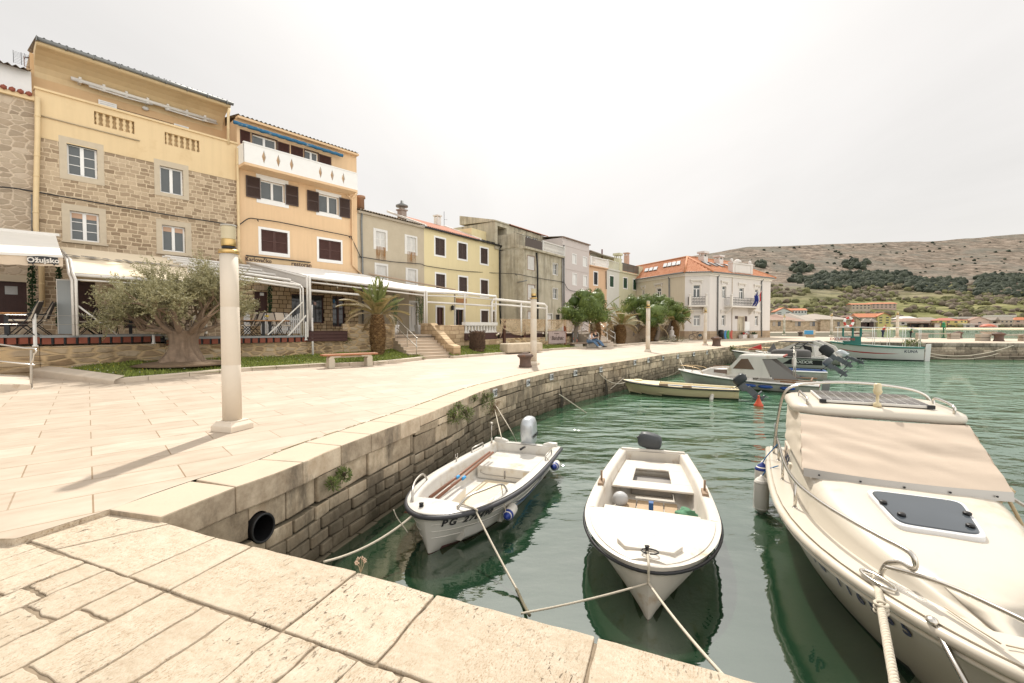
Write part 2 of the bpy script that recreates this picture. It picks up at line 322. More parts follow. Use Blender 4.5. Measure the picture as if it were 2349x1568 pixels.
class Line:
 def __init__(s,P):s.P=P;s.s=[0];[s.s.append(s.s[-1]+(P[i+1]-P[i]).length)for i in range(len(P)-1)];s.L=s.s[-1]
 def at(s,d):
  d=min(max(d,0),s.L-1e-4);i=max(k for k in range(len(s.P)-1)if s.s[k]<=d);a,b=s.P[i],s.P[i+1];t=(d-s.s[i])/(s.s[i+1]-s.s[i])
  n=V((b.y-a.y,-(b.x-a.x),0)).normalized();return a+(b-a)*t,n
 def off(s,k):return[p+s.at(q)[1]*k for p,q in zip(s.P,s.s)]
QL=Line(Q);RND=random.Random(11)
def courses(line,specs,rnd,s0=0,s1=None,back=.34):
 m=MB()
 for(zt,zb,lo,hi,out)in specs:
  d=s0
  while d<(s1 or line.L)-.05:
   e=min(d+rnd.uniform(lo,hi),s1 or line.L);(a,n1),(b,n2)=line.at(d+.007),line.at(e-.007);o=out+rnd.uniform(-.03,.03)
   za,zc=a.z+zt-.005,a.z+zb+.005;e1,e2=rnd.uniform(-.018,.018),rnd.uniform(-.018,.018)
   P=lambda q,n,z,k:V((q.x+n.x*k,q.y+n.y*k,z))
   m.hexa([P(a,n1,zc+e1,-back),P(b,n2,zc+e2,-back),P(b,n2,zc+e2,o),P(a,n1,zc+e1,o),P(a,n1,za,-back),P(b,n2,za,-back),P(b,n2,za,o),P(a,n1,za,o)][::1])
   d=e
 return m
quay=empty('quay_wall',Q[0],0,'long curved harbour quay wall of pale coping over dark weedy stone courses','quay wall')
def local(o,root):o.parent=root;o.matrix_parent_inverse=Matrix.Translation(-root.location)if root.rotation_euler.z==0 else(Matrix.Translation(root.location)@Matrix.Rotation(root.rotation_euler.z,4,'Z')).inverted();return o
cop=MB();d=0;k=0
while d<QL.L-.1:
 e=min(d+(RND.uniform(.66,.95)if d<9 else RND.uniform(1.0,1.5)),QL.L);mid=(d+e)/2
 (a,n1),(c,n3),(b,n2)=QL.at(d+.005),QL.at(mid),QL.at(e-.005);o=.03+RND.uniform(-.006,.006);th=.29 if d<4.6 else .2
 P=lambda q,n,z,k:V((q.x+n.x*k,q.y+n.y*k,q.z+z))
 for(q1,m1,q2,m2)in((a,n1,c,n3),(c,n3,b,n2)):pass
 vs=[P(a,n1,-th,-.62),P(c,n3,-th,-.62),P(b,n2,-th,-.62),P(b,n2,-th,o-.02),P(c,n3,-th,o-.02),P(a,n1,-th,o-.02),P(a,n1,0,-.62),P(c,n3,0,-.62),P(b,n2,0,-.62),P(b,n2,0,o-.02),P(c,n3,0,o-.02),P(a,n1,0,o-.02)]
 cop.add(vs,[(5,4,1,0),(4,3,2,1),(6,7,10,11),(7,8,9,10),(0,1,7,6),(1,2,8,7),(2,3,9,8),(3,4,10,9),(4,5,11,10),(5,0,6,11)]);d=e
local(cop.build('coping',COPING,bev=.016,seg=2),quay)
near=[(-.29,-.66,.4,1.0,-.03),(-.66,-.85,.2,.5,-.02),(-.85,-1.03,.18,.42,-.01),(-1.03,-1.2,.2,.45,.01),(-1.2,-1.38,.18,.4,.02),(-1.38,-1.75,.4,.7,.1)]
far=[(-.2,-.36,.5,1.0,.0),(-.36,-.72,.45,.9,-.02),(-.72,-.90,.25,.5,-.01),(-.90,-1.07,.25,.5,.0),(-1.07,-1.24,.22,.5,.01),(-1.24,-1.42,.22,.5,.03),(-1.42,-1.75,.4,.7,.1)]
ms=courses(QL,near,RND,0,4.6);m2=courses(QL,far,RND,4.6);o0=len(ms.v);ms.v+=m2.v;ms.f+=[[i+o0 for i in f]for f in m2.f];ms.mi+=m2.mi;ms.sm+=m2.sm
MAS=local(ms.build('masonry',ASHLAR,bev=.02,seg=2),quay)
bk=MB();r0=[V((p.x,p.y,p.z-.05))for p in QL.off(-.30)];bk.loft([r0,[V((p.x,p.y,-3.2))for p in r0]],smooth=False);local(bk.build('core',DARKJOINT),quay)
MOSS=mat('dry_moss',(.27,.21,.085),.95,.4,30,bump=.6,bs=120)
mo=MB();d=2.0
while d<17:
 l=RND.uniform(.05,.5);(a,n1),(b,n2)=QL.at(d),QL.at(d+l);wd=RND.uniform(.006,.016)*(1 if d>5 else .4)
 a,b=a-n1*.635,b-n2*.635
 mo.hexa([a-n1*wd,b-n2*wd,b+n2*wd,a+n1*wd]+[q+V((0,0,.007))for q in(a-n1*wd*.4,b-n2*wd*.4,b+n2*wd*.4,a+n1*wd*.4)]);d+=l*RND.uniform(.95,1.5 if d>5 else 3)
tag(mo.build('moss',MOSS),kind='stuff',label='thin line of dry moss behind the quay coping',cat='moss')
def wallpt(px,py):
 best=min(((QL.at(i*.05)[0],QL.at(i*.05)[1])for i in range(int(QL.L/.05))),key=lambda q:abs(ray(px,py).x/ray(px,py).y-q[0].x/q[0].y))
 return at(px,py,best[0].y),best[1]
c,n=wallpt(602,1211);tdir=V((-n.y,n.x,0));dp=MB();ring=[c+n*.07+tdir*.135*cos(a)+V((0,0,1))*.155*sin(a)for a in[i*pi/16 for i in range(32)]]
dp.tube([p-n*.055 for p in ring],.014,6,closed=True);dp.loft([[p-n*.36 for p in ring],[p-n*.055 for p in ring]],closed=True)
ct=MB();ct.loft([[p+(p-c-n*.07)*.13+n*.2 for p in ring],[p+(p-c-n*.07)*.13-n*.5 for p in ring]],closed=True,cap=True,smooth=False);co_=fixn(ct.build('cut',BLACK));bo_=MAS.modifiers.new('b','BOOLEAN');bo_.object=co_;bo_.operation='DIFFERENCE';bpy.context.view_layer.update();dg_=bpy.context.evaluated_depsgraph_get();me_=bpy.data.meshes.new_from_object(MAS.evaluated_get(dg_));MAS.modifiers.clear();MAS.data=me_;bpy.data.objects.remove(co_);local(dp.build('drain_pipe',BLACK),quay)
dk=MB();dk.add([p-n*.34 for p in ring],[tuple(range(32))]);local(dk.build('drain_opening',mat('dark_void',(.004,.004,.004),1,0)),quay)
PLATE=mat('number_plate_white',(.62,.62,.60),.5,.1,5,dirt=(.25,.2,.15),ds=6,dl=.62);INK=mat('black_paint',(.02,.02,.022),.6,.2,8)
for px,py,tx in((1131,902,'133'),(1208,878.5,'134'),(1262,865,'135'),(1317,856,'136'),(1376,848,'137'),(1454,832,'138'),(1485,826.5,'139'),(1519,822,'140'),(1553,818.3,'141'),(1590,813,'142'),(1620,809,'143')):
 c,n=wallpt(px,py);tdir=V((-n.y,n.x,0));h=.13 if px<1400 else .15
 pl=MB();pl.M=basis(c+n*.055,tdir,(0,0,1));pl.box(-h*1.05,h*1.05,-h*.85,h*.85,0,.012);q=local(pl.build('number_plate',PLATE),quay)
 x=text_mesh(tx,h*1.35,.002,INK,'number',M=basis(c+n*.07,tdir,(0,0,1)),bold=.006);x.parent=q
inn=[V((p.x,p.y,0))for p in QL.off(-.62)]
i1=next(i for i,p in enumerate(Q)if(p-G(1677.5,795.3)).length<.3)
land=[G(33,1236),G(50,1232),G(262,1166)]
pm=MB();pm.add([V((-60,3.2,0))]+land+inn[2:i1+1]+[V((24,64,0)),V((24,110,0)),V((-60,110,0))],[tuple(range(len(land)+1+len(inn[2:i1+1])+3))])
prom=tag(fixn(pm.build('pavement',PAVE)),kind='structure',label='pale limestone promenade paving',cat='pavement')
pz=MB();nn=[inn[i1]]+[QL.off(-.62)[i]for i in range(i1+1,len(Q))]
nr=nn+[G(2120,785.4,.14),G(2349,786.6,.14)];nr.append(nr[-1]+(nr[-1]-nr[-2])*1.6);fr=[V((24,64,0))]
ff=[(24,64,0),(32,66.5,.1),(37,67,.12),(40,66.8,.14),(49.7,60,.14),(61,54.4,.14),(84,43,.14)]
FL=Line([V(p)for p in ff]);NL=Line(nr)
ra=[NL.at(NL.L*i/24)[0]for i in range(25)];rb=[FL.at(FL.L*i/24)[0]for i in range(25)]
pz.loft([ra,rb],smooth=False);PIER_TOP=mat('pier_limestone',(.50,.42,.325),.8,.12,.6,bump=.2,bs=8)
pier=empty('stone_pier',(44,45,0),0,'long stone mole with worn block coping across the harbour mouth','pier')
local(pz.build('deck_paving',PIER_TOP),pier)
PB=[Q[-1],G(2120,786.4,.14),G(2349,787.2,.14)];PB.append(PB[-1]+(PB[-1]-PB[-2])*1.6);PL=Line(PB)
PSTONE=quay_stone('pier_ashlar',(.5,.43,.34),(.40,.335,.26))
local(courses(PL,[(0,-.40,1.2,2.6,.06)],RND,back=.7).build('coping',quay_stone('grey_coping',(.60,.51,.41),(.30,.265,.22),False),bev=.07,seg=3),pier)
local(courses(PL,[(-.40,-.66,.7,1.7,.0),(-.66,-.92,.7,1.7,.02),(-.92,-1.2,.7,1.9,.04),(-1.2,-1.46,.7,1.9,.3),(-1.46,-1.9,.7,1.9,.34)],RND).build('masonry',PSTONE,bev=.025),pier)
bk=MB();r0=[V((p.x,p.y,.1))for p in PL.off(-.1)];bk.loft([r0,[V((p.x,p.y,-3.2))for p in r0]],smooth=False)
r0=[V((p.x,p.y,p.z-.01))for p in FL.P];bk.loft([r0,[V((p.x,p.y,-3.2))for p in r0]],smooth=False);local(bk.build('core',DARKJOINT),pier)
LZ=-.05
eo=[(390,1201),(498,1231.5),(580,1252),(822,1310),(1000,1363),(1368,1459),(1760,1568)]
ei=[(47,1235),(125,1260.6),(291,1323),(386.7,1354.3),(646.5,1446),(862,1522),(1190,1655)]
EO=[G(*p,LZ)for p in eo];EI=[G(*p,LZ)for p in ei];EI[6]=EO[5]+(EI[5]-EO[4])*1.02
EO+=[EO[-1]+(EO[-1]-EO[-2])*1.0,EO[-1]+(EO[-1]-EO[-2])*2.2];EI+=[EO[-3]+(EI[5]-EO[4])*1.0,EO[-2]+(EI[5]-EO[4])*1.0,EO[-1]+(EI[5]-EO[4])*1.0]
def stone_poly(P,g,jit,n,rnd,z0,z1,m):
 c=sum(P,V((0,0,0)))/len(P);P=[p+(c-p).normalized()*g*1.2 for p in P];r=[]
 for i in range(len(P)):
  a,b=P[i],P[(i+1)%len(P)]
  for k in range(n):
   q=a.lerp(b,k/n);j=jit*(.35 if k==0 else 1);r.append((q.x+noise.noise(q*7)*j+rnd.uniform(-j,j)*.4,q.y+noise.noise(q*7+V((9,3,1)))*j+rnd.uniform(-j,j)*.4))
 m.prism(r,z0,z1+rnd.uniform(-.004,.004))
lm=MB()
stone_poly([EI[0],G(252,1169,LZ),G(366,1194,LZ),EO[0],EI[1]],.010,.007,6,RND,LZ-.22,LZ,lm)
for i in range(len(EO)-1):
 j=min(i+1,len(EI)-2);stone_poly([EO[i],EO[i+1],EI[j+1],EI[j]],.010,.008,8,RND,LZ-.3,LZ,lm)
u=(EI[5]-EI[2]).normalized();vv=V((-u.y,u.x,0));vv=vv if vv.dot(V((0,0,0))-EI[3])>0 else-vv
vv=(vv+u*.06).normalized();O=EI[0]-u*3.0
xx=0
while xx<9.5:
 wd=RND.uniform(.25,.40);yy=RND.uniform(-.25,0)+.02;first=True
 while yy<3.6:
  ln=RND.uniform(.5,.95);a=max(yy,.006)
  sk=RND.uniform(-.012,.012)
  P=[O+u*(xx)+vv*a,O+u*(xx+wd)+vv*(a+sk),O+u*(xx+wd)+vv*(yy+ln),O+u*xx+vv*(yy+ln+sk)]
  if yy+ln-a>.15:stone_poly(P,.013,.015,8,RND,LZ-.12,LZ-.004,lm)
  yy+=ln
 xx+=wd
landing=tag(lm.build('landing_paving',SLAB,bev=.008,seg=2),kind='structure',label='old pitted limestone slabs of the lower landing',cat='pavement')
bs=MB();bs.add([V((-9,1.4,LZ-.016)),V((-9,6,LZ-.016)),G(47,1210,LZ-.016),G(275,1140,LZ-.016),G(372,1186,LZ-.016)]+[p+(q-p)*.06-V((0,0,.018))for p,q in zip(EO,EI[1:])]+[V((6,-1,LZ-.016)),V((-9,-1,LZ-.016))],[tuple(range(5+len(EO)+2))])
tag(fixn(bs.build('landing_bed',MORTAR)),kind='structure',label='sandy mortar bed of the landing',cat='pavement')
rs=MB();q_=[V((-9,4.2,0))]+land+[inn[1]];rs.loft([[V((p.x,p.y,-.002))for p in q_],[V((p.x,p.y,-.3))for p in q_]],smooth=False);tag(rs.build('pavement_edge',SLAB),kind='structure',label='low edge of the promenade paving',cat='pavement')
lw=MB();r0=[p+(q-p)*.05 for p,q in zip(EO,EI[1:])];r0=[V((p.x,p.y,LZ-.25))for p in r0];lw.loft([r0,[V((p.x,p.y,-3.2))for p in r0]],smooth=False)
tag(lw.build('landing_wall',ASHLAR),'rough stone face below the foreground landing','wall')
def water_mat():
 t=NT('harbour_water');s=t.n('ShaderNodeSeparateXYZ');t.l(t.co(),s.inputs[0])
 t.t.nodes.remove(t.b);p=t.map((1.25,2.3,1),rot=(0,0,.25));p2=t.map((.55,.95,1),rot=(0,0,-.2));p3=t.map((4.5,9,1),rot=(0,0,.1))
 a=t.n('ShaderNodeMapRange',interpolation_type='SMOOTHSTEP');a.inputs[1].default_value=6.5;a.inputs[2].default_value=12.5;a.inputs[3].default_value=.10
 wob=t.math('ADD',s.outputs['Y'],t.math('MULTIPLY',s.outputs['X'],.22));t.l(t.math('ADD',wob,t.math('MULTIPLY',t.noise(.35,2),3.0)),a.inputs[0])
 h=t.math('ADD',t.math('MULTIPLY',t.noise(1.0,2,p,rough=.4),.75),t.math('MULTIPLY',t.noise(1.0,2,p2),1.6));h=t.math('ADD',h,t.math('MULTIPLY',t.noise(1.0,2,p3),.16))
 nr=t.bump(t.math('MULTIPLY',h,a.outputs[0]),1.0,.13)
 fr=t.n('ShaderNodeFresnel');fr.inputs[0].default_value=3.5;t.l(nr,fr.inputs['Normal'])
 gl=t.n('ShaderNodeBsdfGlossy');gl.inputs['Roughness'].default_value=.02;gl.inputs['Color'].default_value=(.95,.97,.95,1);t.l(nr,gl.inputs['Normal'])
 tr=t.n('ShaderNodeBsdfTransparent');tr.inputs['Color'].default_value=(.88,.93,.82,1)
 df=t.n('ShaderNodeBsdfDiffuse');t.l(t.mix(t.noise(.12,3),(.045,.14,.07),(.075,.19,.10)),df.inputs['Color'])
 far=t.n('ShaderNodeMapRange');far.inputs[1].default_value=6;far.inputs[2].default_value=24;far.inputs[3].default_value=.22;far.inputs[4].default_value=.88;t.l(wob,far.inputs[0])
 m1=t.n('ShaderNodeMixShader');t.l(far.outputs[0],m1.inputs[0]);t.l(tr.outputs[0],m1.inputs[1]);t.l(df.outputs[0],m1.inputs[2])
 m2=t.n('ShaderNodeMixShader');t.l(fr.outputs[0],m2.inputs[0]);t.l(m1.outputs[0],m2.inputs[1]);t.l(gl.outputs[0],m2.inputs[2]);t.l(m2.outputs[0],t.o.inputs[0]);return t.m
wm=MB();wm.quad((-40,-5,WZ),(900,-5,WZ),(900,700,WZ),(-40,700,WZ));tag(wm.build('water',water_mat()),kind='structure',label='green harbour water',cat='water')
def bed_mat():
 t=NT('weedy_seabed');f=t.noise(1.6,8,rough=.7);c=t.ramp(f,(.3,(.03,.032,.012)),(.45,(.17,.15,.055)),(.57,(.36,.30,.13)),(.72,(.5,.45,.28)))
 g=t.noise(.35,4);c=t.mix(t.ramp(g,(.4,(0,0,0)),(.65,(1,1,1))),c,(.20,.27,.12));s=t.n('ShaderNodeSeparateXYZ');t.l(t.co(),s.inputs[0])
 a=t.n('ShaderNodeMapRange');a.inputs[1].default_value=-2.0;a.inputs[2].default_value=-2.9;t.l(s.outputs['Z'],a.inputs[0]);c=t.mix(a.outputs[0],c,(.19,.40,.20))
 return t.set(c,.95,t.bump(f,.8,.1),spec=.1)
sb=MB();nx,ny=110,110;rings=[]
for j in range(ny):
 r=[]
 for i in range(nx):
  x,y=-5+40*(i/(nx-1))**1.4,1.0+48*(j/(ny-1))**1.6
  dd=min(((p.x-x)**2+(p.y-y)**2)for p in Q)**.5;z=-1.62-min(1.5,max(0,dd-.7)*.42)+noise.noise(V((x*1.2,y*1.2,3)))*.16+noise.noise(V((x*3.1,y*3.1,8)))*.07
  r.append((x,y,min(z,-1.5)))
 rings.append(r)
sb.loft(rings);sb.quad((-60,-8,-3.6),(900,-8,-3.6),(900,720,-3.6),(-60,720,-3.6))
tag(fixn(sb.build('seabed',bed_mat())),kind='structure',label='weedy seabed under the harbour water',cat='seabed')
RIDGE=[(900,700),(1200,668),(1400,632),(1500,606),(1608,584),(1716,566.6),(1771,566),(1920,560),(2076,554.7),(2128,555),(2206,548),(2349,537),(2560,527),(2900,540)]
def ridge(px):
 for(a,b),(c,d)in zip(RIDGE,RIDGE[1:]):
  if a<=px<=c:t=(px-a)/(c-a);t=t*t*(3-2*t)*.4+t*.6;return b+(d-b)*t
 return RIDGE[0][1]if px<900 else RIDGE[-1][1]
HY0,HY1=470.0,1500.0
def hill_z(X,Y):
 px=1174.5+FPX*X/Y;top=(748-ridge(px))/FPX*HY1;v=min(max((Y-HY0)/(HY1-HY0),0),1);e=.30*v**.8+.70*v**2.1 if v<1 else 1
 f=(.42*v+.58*v**1.9);n1=noise.fractal(V((X*.004,Y*.004,2)),1.0,2.0,5);n2=noise.fractal(V((X*.02,Y*.02,7)),1.0,2.1,4)
 return-.2+top*f+(n1*16*v*(1-v)*2.6+n2*4*min(1,v*4)*(1.05-v*.8))
def hill_mat():
 t=NT('rocky_hillside');s=t.n('ShaderNodeSeparateXYZ');t.l(t.co(),s.inputs[0])
 p=t.map((.004,.004,.010));f=t.noise(1.0,10,t.map((.05,.035,.13)),rough=.72);r=t.ramp(f,(.36,(.06,.055,.04)),(.47,(.135,.105,.08)),(.55,(.22,.175,.135)),(.66,(.32,.265,.215)))
 g=t.noise(1.0,8,t.map((.012,.006,.03)),rough=.65);r=t.mix(t.ramp(g,(.46,(0,0,0)),(.6,(.8,.8,.8))),r,(.15,.14,.115))
 b=t.noise(1.0,6,t.map((.11,.11,.2)),rough=.7);r=t.mix(t.ramp(b,(.60,(0,0,0)),(.66,(.85,.85,.85))),r,(.06,.062,.042))
 gr=t.ramp(t.noise(1.0,8,t.map((.02,.05,.12)),rough=.65),(.36,(.075,.08,.032)),(.5,(.155,.155,.06)),(.62,(.27,.245,.13)))
 z=t.math('ADD',s.outputs['Z'],t.math('MULTIPLY',t.math('SUBTRACT',t.noise(1.0,5,p),.5),110));a=t.n('ShaderNodeMapRange');a.inputs[1].default_value=45;a.inputs[2].default_value=85;t.l(z,a.inputs[0])
 return t.set(t.mix(a.outputs[0],gr,r),.95,t.bump(f,.8,3.0),spec=.1)
hm=MB();rings=[]
for j in range(120):
 v=j/119;Y=HY0+(HY1-HY0)*v**.9 if v<1 else HY1
 rings.append([((px-1174.5)/FPX*Y,Y,hill_z((px-1174.5)/FPX*Y,Y))for px in range(880,2900,9)])
rings.append([(x*1.3,y*1.35,z*.55)for x,y,z in rings[-1]])
hm.loft(rings);tag(fixn(hm.build('hills',hill_mat())),kind='structure',label='bare rocky hill across the bay',cat='hill')
SAND=mat('beach_sand',(.52,.42,.29),.95,.1,.05)
sh=MB();rr=[[],[],[],[]]
for px in range(1700,2900,40):
 for k,(Y,z)in enumerate(((418,WZ-.3),(424,-1.2),(440,-.7),(480,-.1))):rr[k].append(((px-1174.5)/FPX*Y,Y-(px-1750)*.04,z))
sh.loft(rr);tag(fixn(sh.build('beach',SAND)),kind='structure',label='sandy beach across the bay',cat='beach')
z1=lambda x,y:(x*.25,y*.25+61.2)
z2=lambda x,y:(x*.3121,y*.3121+428.2)
z3=lambda x,y:(x*.2809+501.6,y*.2809+232.5)
z4=lambda x,y:(x*.21355+538.3,y*.21355+538.3)
z5=lambda x,y:(x*.23407+807.5,y*.23407+452.7)
z6=lambda x,y:(x*.2344+1223.5,y*.2344+513.9)
z7=lambda x,y:(x*.15625+1101,y*.15625+611.7)
z8=lambda x,y:(x*.14044+1468.2,y*.14044+611.7)
class House:
 def __init__(s,name,P0,P1,label=None,cat='house',root=None,group=None):
  P0=V((P0[0],P0[1],0));P1=V((P1[0],P1[1],0));s.W=(P1-P0).length;s.d=(P1-P0).normalized();s.n=V((-s.d.y,s.d.x,0));s.P0=P0
  s.root=root or empty(name,P0,atan2(s.d.y,s.d.x),label,cat,group);s.op=[];s.T=None
  if root:s.T=root.matrix_basis.inverted()@(Matrix.Translation(P0)@Matrix.Rotation(atan2(s.d.y,s.d.x),4,'Z'))
 def loc(s,p,off=0):
  r=ray(*p);o=V((0,0,CAMZ));q=s.P0+s.n*off;t=(q-o).dot(s.n)/r.dot(s.n);h=o+r*t;return(h-s.P0).dot(s.d),h.z
 def rect(s,tl,br,off=0):
  a,b=s.loc(tl,off);c,d=s.loc(br,off);return a,c,d,b
 def wpt(s,x,y,z):return s.P0+s.d*x+s.n*y+V((0,0,z))
 def mb(s):m=MB();m.M=s.T;return m
 def wall(s,m,z0,z1,mats,depth=.22,x0=0,x1=None,y0=0,y1=7,name='wall',ops=None,z1r=None,sides=True):
  x1=x1 or s.W;ops=[o for o in(s.op if ops is None else ops)if o[0]<x1 and o[1]>x0 and o[2]<z1 and o[3]>z0]
  ops=[(max(a,x0+.001),min(b,x1-.001),max(c,z0),min(d,z1))for a,b,c,d in ops]
  xs=sorted({x0,x1,*[o[0]for o in ops],*[o[1]for o in ops]});zs=sorted({z0,z1,*[o[2]for o in ops],*[o[3]for o in ops]})
  for i in range(len(xs)-1):
   for j in range(len(zs)-1):
    cx,cz=(xs[i]+xs[i+1])/2,(zs[j]+zs[j+1])/2
    if any(o[0]<cx<o[1]and o[2]<cz<o[3]for o in ops):continue
    m.quad((xs[i],y0,zs[j]),(xs[i+1],y0,zs[j]),(xs[i+1],y0,zs[j+1]),(xs[i],y0,zs[j+1]))
  for a,b,c,d in ops:
   e=y0+depth;m.quad((a,y0,c),(a,e,c),(b,e,c),(b,y0,c));m.quad((a,y0,d),(b,y0,d),(b,e,d),(a,e,d));m.quad((a,y0,c),(a,y0,d),(a,e,d),(a,e,c));m.quad((b,y0,c),(b,e,c),(b,e,d),(b,y0,d))
  if sides:
   m.quad((x0,y0,z0),(x0,y0,z1),(x0,y1,z1),(x0,y1,z0));m.quad((x1,y0,z0),(x1,y1,z0),(x1,y1,z1),(x1,y0,z1));m.quad((x0,y1,z0),(x0,y1,z1),(x1,y1,z1),(x1,y1,z0));m.quad((x0,y0,z1),(x1,y0,z1),(x1,y1,z1),(x0,y1,z1))
  return m.build(name,mats,s.root)
 def pipe(s,pts,r,mt,name='downpipe',off=-.1,n=8):
  m=s.mb();q=[s.loc(p,off)for p in pts];m.tube([(a,off,b)for a,b in q],r,n)
  L0=0
  for(a,b),(c,d)in zip(q,q[1:]):
   if abs(b-d)>1:
    for k in range(1,int(abs(b-d)/1.1)+1):t=k/(int(abs(b-d)/1.1)+1);m.lathe([(r+.012,-.025),(r+.012,.025)],n,(a+(c-a)*t,off,b+(d-b)*t))
  return m.build(name,mt,s.root)
def louvre(m,x0,x1,z0,z1,y,th=.035,fr=.06,sp=.05,mid=True):
 m.box(x0,x0+fr,y-th,y,z0,z1);m.box(x1-fr,x1,y-th,y,z0,z1);m.box(x0+fr,x1-fr,y-th,y,z0,z0+fr);m.box(x0+fr,x1-fr,y-th,y,z1-fr,z1)
 if mid and z1-z0>1.0:zc=(z0+z1)/2;m.box(x0+fr,x1-fr,y-th,y,zc-fr/2,zc+fr/2)
 n=max(3,int((z1-z0-2*fr)/sp));h=(z1-z0-2*fr)/n
 for i in range(n):
  z=z0+fr+h*i;m.quad((x0+fr,y-th*.85,z),(x1-fr,y-th*.85,z),(x1-fr,y-th*.15,z+h*.95),(x0+fr,y-th*.15,z+h*.95))
 m.quad((x0+fr,y-.002,z0),(x1-fr,y-.002,z0),(x1-fr,y-.002,z1),(x0+fr,y-.002,z1))
def window(H,tl,br,kind='casement',sur=None,smat=None,mt=None,bars=2,pane=None,y0=0,off=0,surw=None,sill=False,blind=None,lv=2,name='window',openl=None,sp=.05):
 a,b,c,d=H.rect(tl,br,off);D=.2
 if kind in('shut','oldshut'):D=.09
 H.op.append((a,b,c,d));m=H.mb();F=mt or WHITE;y=off+D
 if kind in('casement','transom','door','lite'):
  fr=min(.07,(b-a)*.1);m.box(a,a+fr,y-.07,y,c,d);m.box(b-fr,b,y-.07,y,c,d);m.box(a+fr,b-fr,y-.07,y,d-fr,d);m.box(a+fr,b-fr,y-.07,y,c,c+fr)
  top=d-fr
  if kind=='transom':zt=d-(d-c)*.3;m.box(a+fr,b-fr,y-.08,y+.002,zt-.05,zt+.05);top=zt-.05
  if kind!='lite':
   x=(a+b)/2;m.box(x-fr*.9,x+fr*.9,y-.085,y+.001,c+fr,top)
  for k in range(1,bars+1):
   z=c+fr+(top-c-fr)*k/(bars+1);m.box(a+fr,b-fr,y-.055,y-.02,z-.014,z+.014)
  w_=m.build(name,F,H.root);p=H.mb();p.quad((a,y-.03,c),(b,y-.03,c),(b,y-.03,d),(a,y-.03,d));p.build('pane',pane or GLASS,w_)
  if blind:
   q=H.mb();q.box(a+fr,b-fr,y-.045,y-.035,d-fr-(d-c)*.17,d-fr);q.build('blind',blind,w_)
 else:
  n=lv
  for k in range(n):louvre(m,a+.005+(b-a)*k/n,a-.005+(b-a)*(k+1)/n,c+.005,d-.005,y-.01,sp=sp)
  w_=m.build(name,F,H.root);p=H.mb();p.quad((a,y,c),(b,y,c),(b,y,d),(a,y,d));p.build('back_panel',F,w_)
 if openl:
  (l0,l1)=openl;ww=l1-l0
  for s_,(x0,x1)in((-1,(a-.03-(b-a)*.56,a-.03)),(1,(b+.03,b+.03+(b-a)*.56))):
   q=H.mb();louvre(q,x0,x1,c-.06,d+.05,off-.05,sp=.055);q.build('shutter',BROWN2,w_)
 if sur:
  sa,sb,sc_,sd_=H.rect(*sur,off)if isinstance(sur,tuple)else(a-sur,b+sur,c-sur,d+sur)
  q=H.mb();e=off-.022
  q.box(sa,a,e,off+.05,sc_,sd_);q.box(b,sb,e,off+.05,sc_,sd_);q.box(a,b,e,off+.05,sc_,c);q.box(a,b,e,off+.05,d,sd_)
  if sill:q.box(sa-.04,sb+.04,e-.1,off,sc_-.07,sc_)
  q.build('surround',smat or WHITE,w_)
 return w_
def tile_roof(H,e0,e1,r0,r1,name='roof',mt=None,pitch=.23,rows=1,parent=None):
 m=H.mb();e0,e1,r0,r1=V(e0),V(e1),V(r0),V(r1);u=(e1-e0).normalized();L_=(e1-e0).length
 a,b=(r0-e0).dot(u),(r1-e0).dot(u);up=(r0-e0)-u*a;nrm=u.cross(up).normalized();n=max(4,int(L_/pitch))*4;V_=[]
 for i in range(n+1):
  s_=L_*i/n;k=1.0
  if s_<a:k=s_/a
  elif s_>b:k=(L_-s_)/max(1e-6,L_-b)
  hgt=.045*cos(2*pi*s_/(L_/int(L_/pitch)))
  V_.append([e0+u*s_+up*(k*t)+nrm*(hgt)for t in(0,.5,1)])
 m.loft([list(x)for x in zip(*V_)]);return m.build(name,mt or TILE,parent or H.root)
def tile_mat(name,c1,c2,c3):
 t=NT(name);f=t.noise(2.5,6,rough=.7);c=t.ramp(f,(.3,c1),(.5,c2),(.7,c3));s=t.n('ShaderNodeSeparateXYZ');t.l(t.co(),s.inputs[0])
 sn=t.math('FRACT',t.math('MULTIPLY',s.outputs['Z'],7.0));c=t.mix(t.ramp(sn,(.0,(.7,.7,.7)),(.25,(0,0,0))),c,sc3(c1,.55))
 g=t.noise(.6,5);c=t.mix(t.ramp(g,(.5,(0,0,0)),(.7,(.5,.5,.5))),c,sc3(c2,.75));return t.set(c,.85,t.bump(t.math('ADD',sn,f),.4,.03),spec=.15)
TILE=tile_mat('orange_roof_tile',(.34,.135,.07),(.46,.205,.11),(.56,.30,.19));TILEPINK=tile_mat('faded_red_roof_tile',(.34,.14,.09),(.46,.22,.15),(.54,.31,.23));TILEOLD=tile_mat('mossy_old_roof_tile',(.10,.08,.05),(.20,.15,.10),(.29,.23,.16))
STONEW=masonry('squared_stone_facade',(.27,.215,.16),(.53,.445,.345),(.62,.53,.41),.38,.19,.022,.18,rnd=.7,bump=.6)
STONE0=rubble('rough_stone_facade',[(.30,.235,.17),(.42,.34,.25),(.36,.28,.2),(.52,.43,.33)],(.54,.44,.33),2.5,4.6,.09)
STONEG=masonry('black_jointed_stone',(.40,.31,.21),(.60,.49,.35),(.055,.042,.03),.42,.25,.02,.07,rnd=.5,bump=.6)
YELL=mat('pale_orange_plaster',(.70,.535,.315),.85,.06,.8,bump=.12,bs=25,streak=.12,dirt=(.62,.46,.26),ds=.7,dl=.55)
YELLD=mat('ochre_plaster',(.62,.42,.23),.85,.05,.9,bump=.15,bs=20,streak=.1)
ORAN=mat('apricot_plaster',(.71,.50,.30),.85,.05,.8,bump=.1,bs=25,streak=.14)
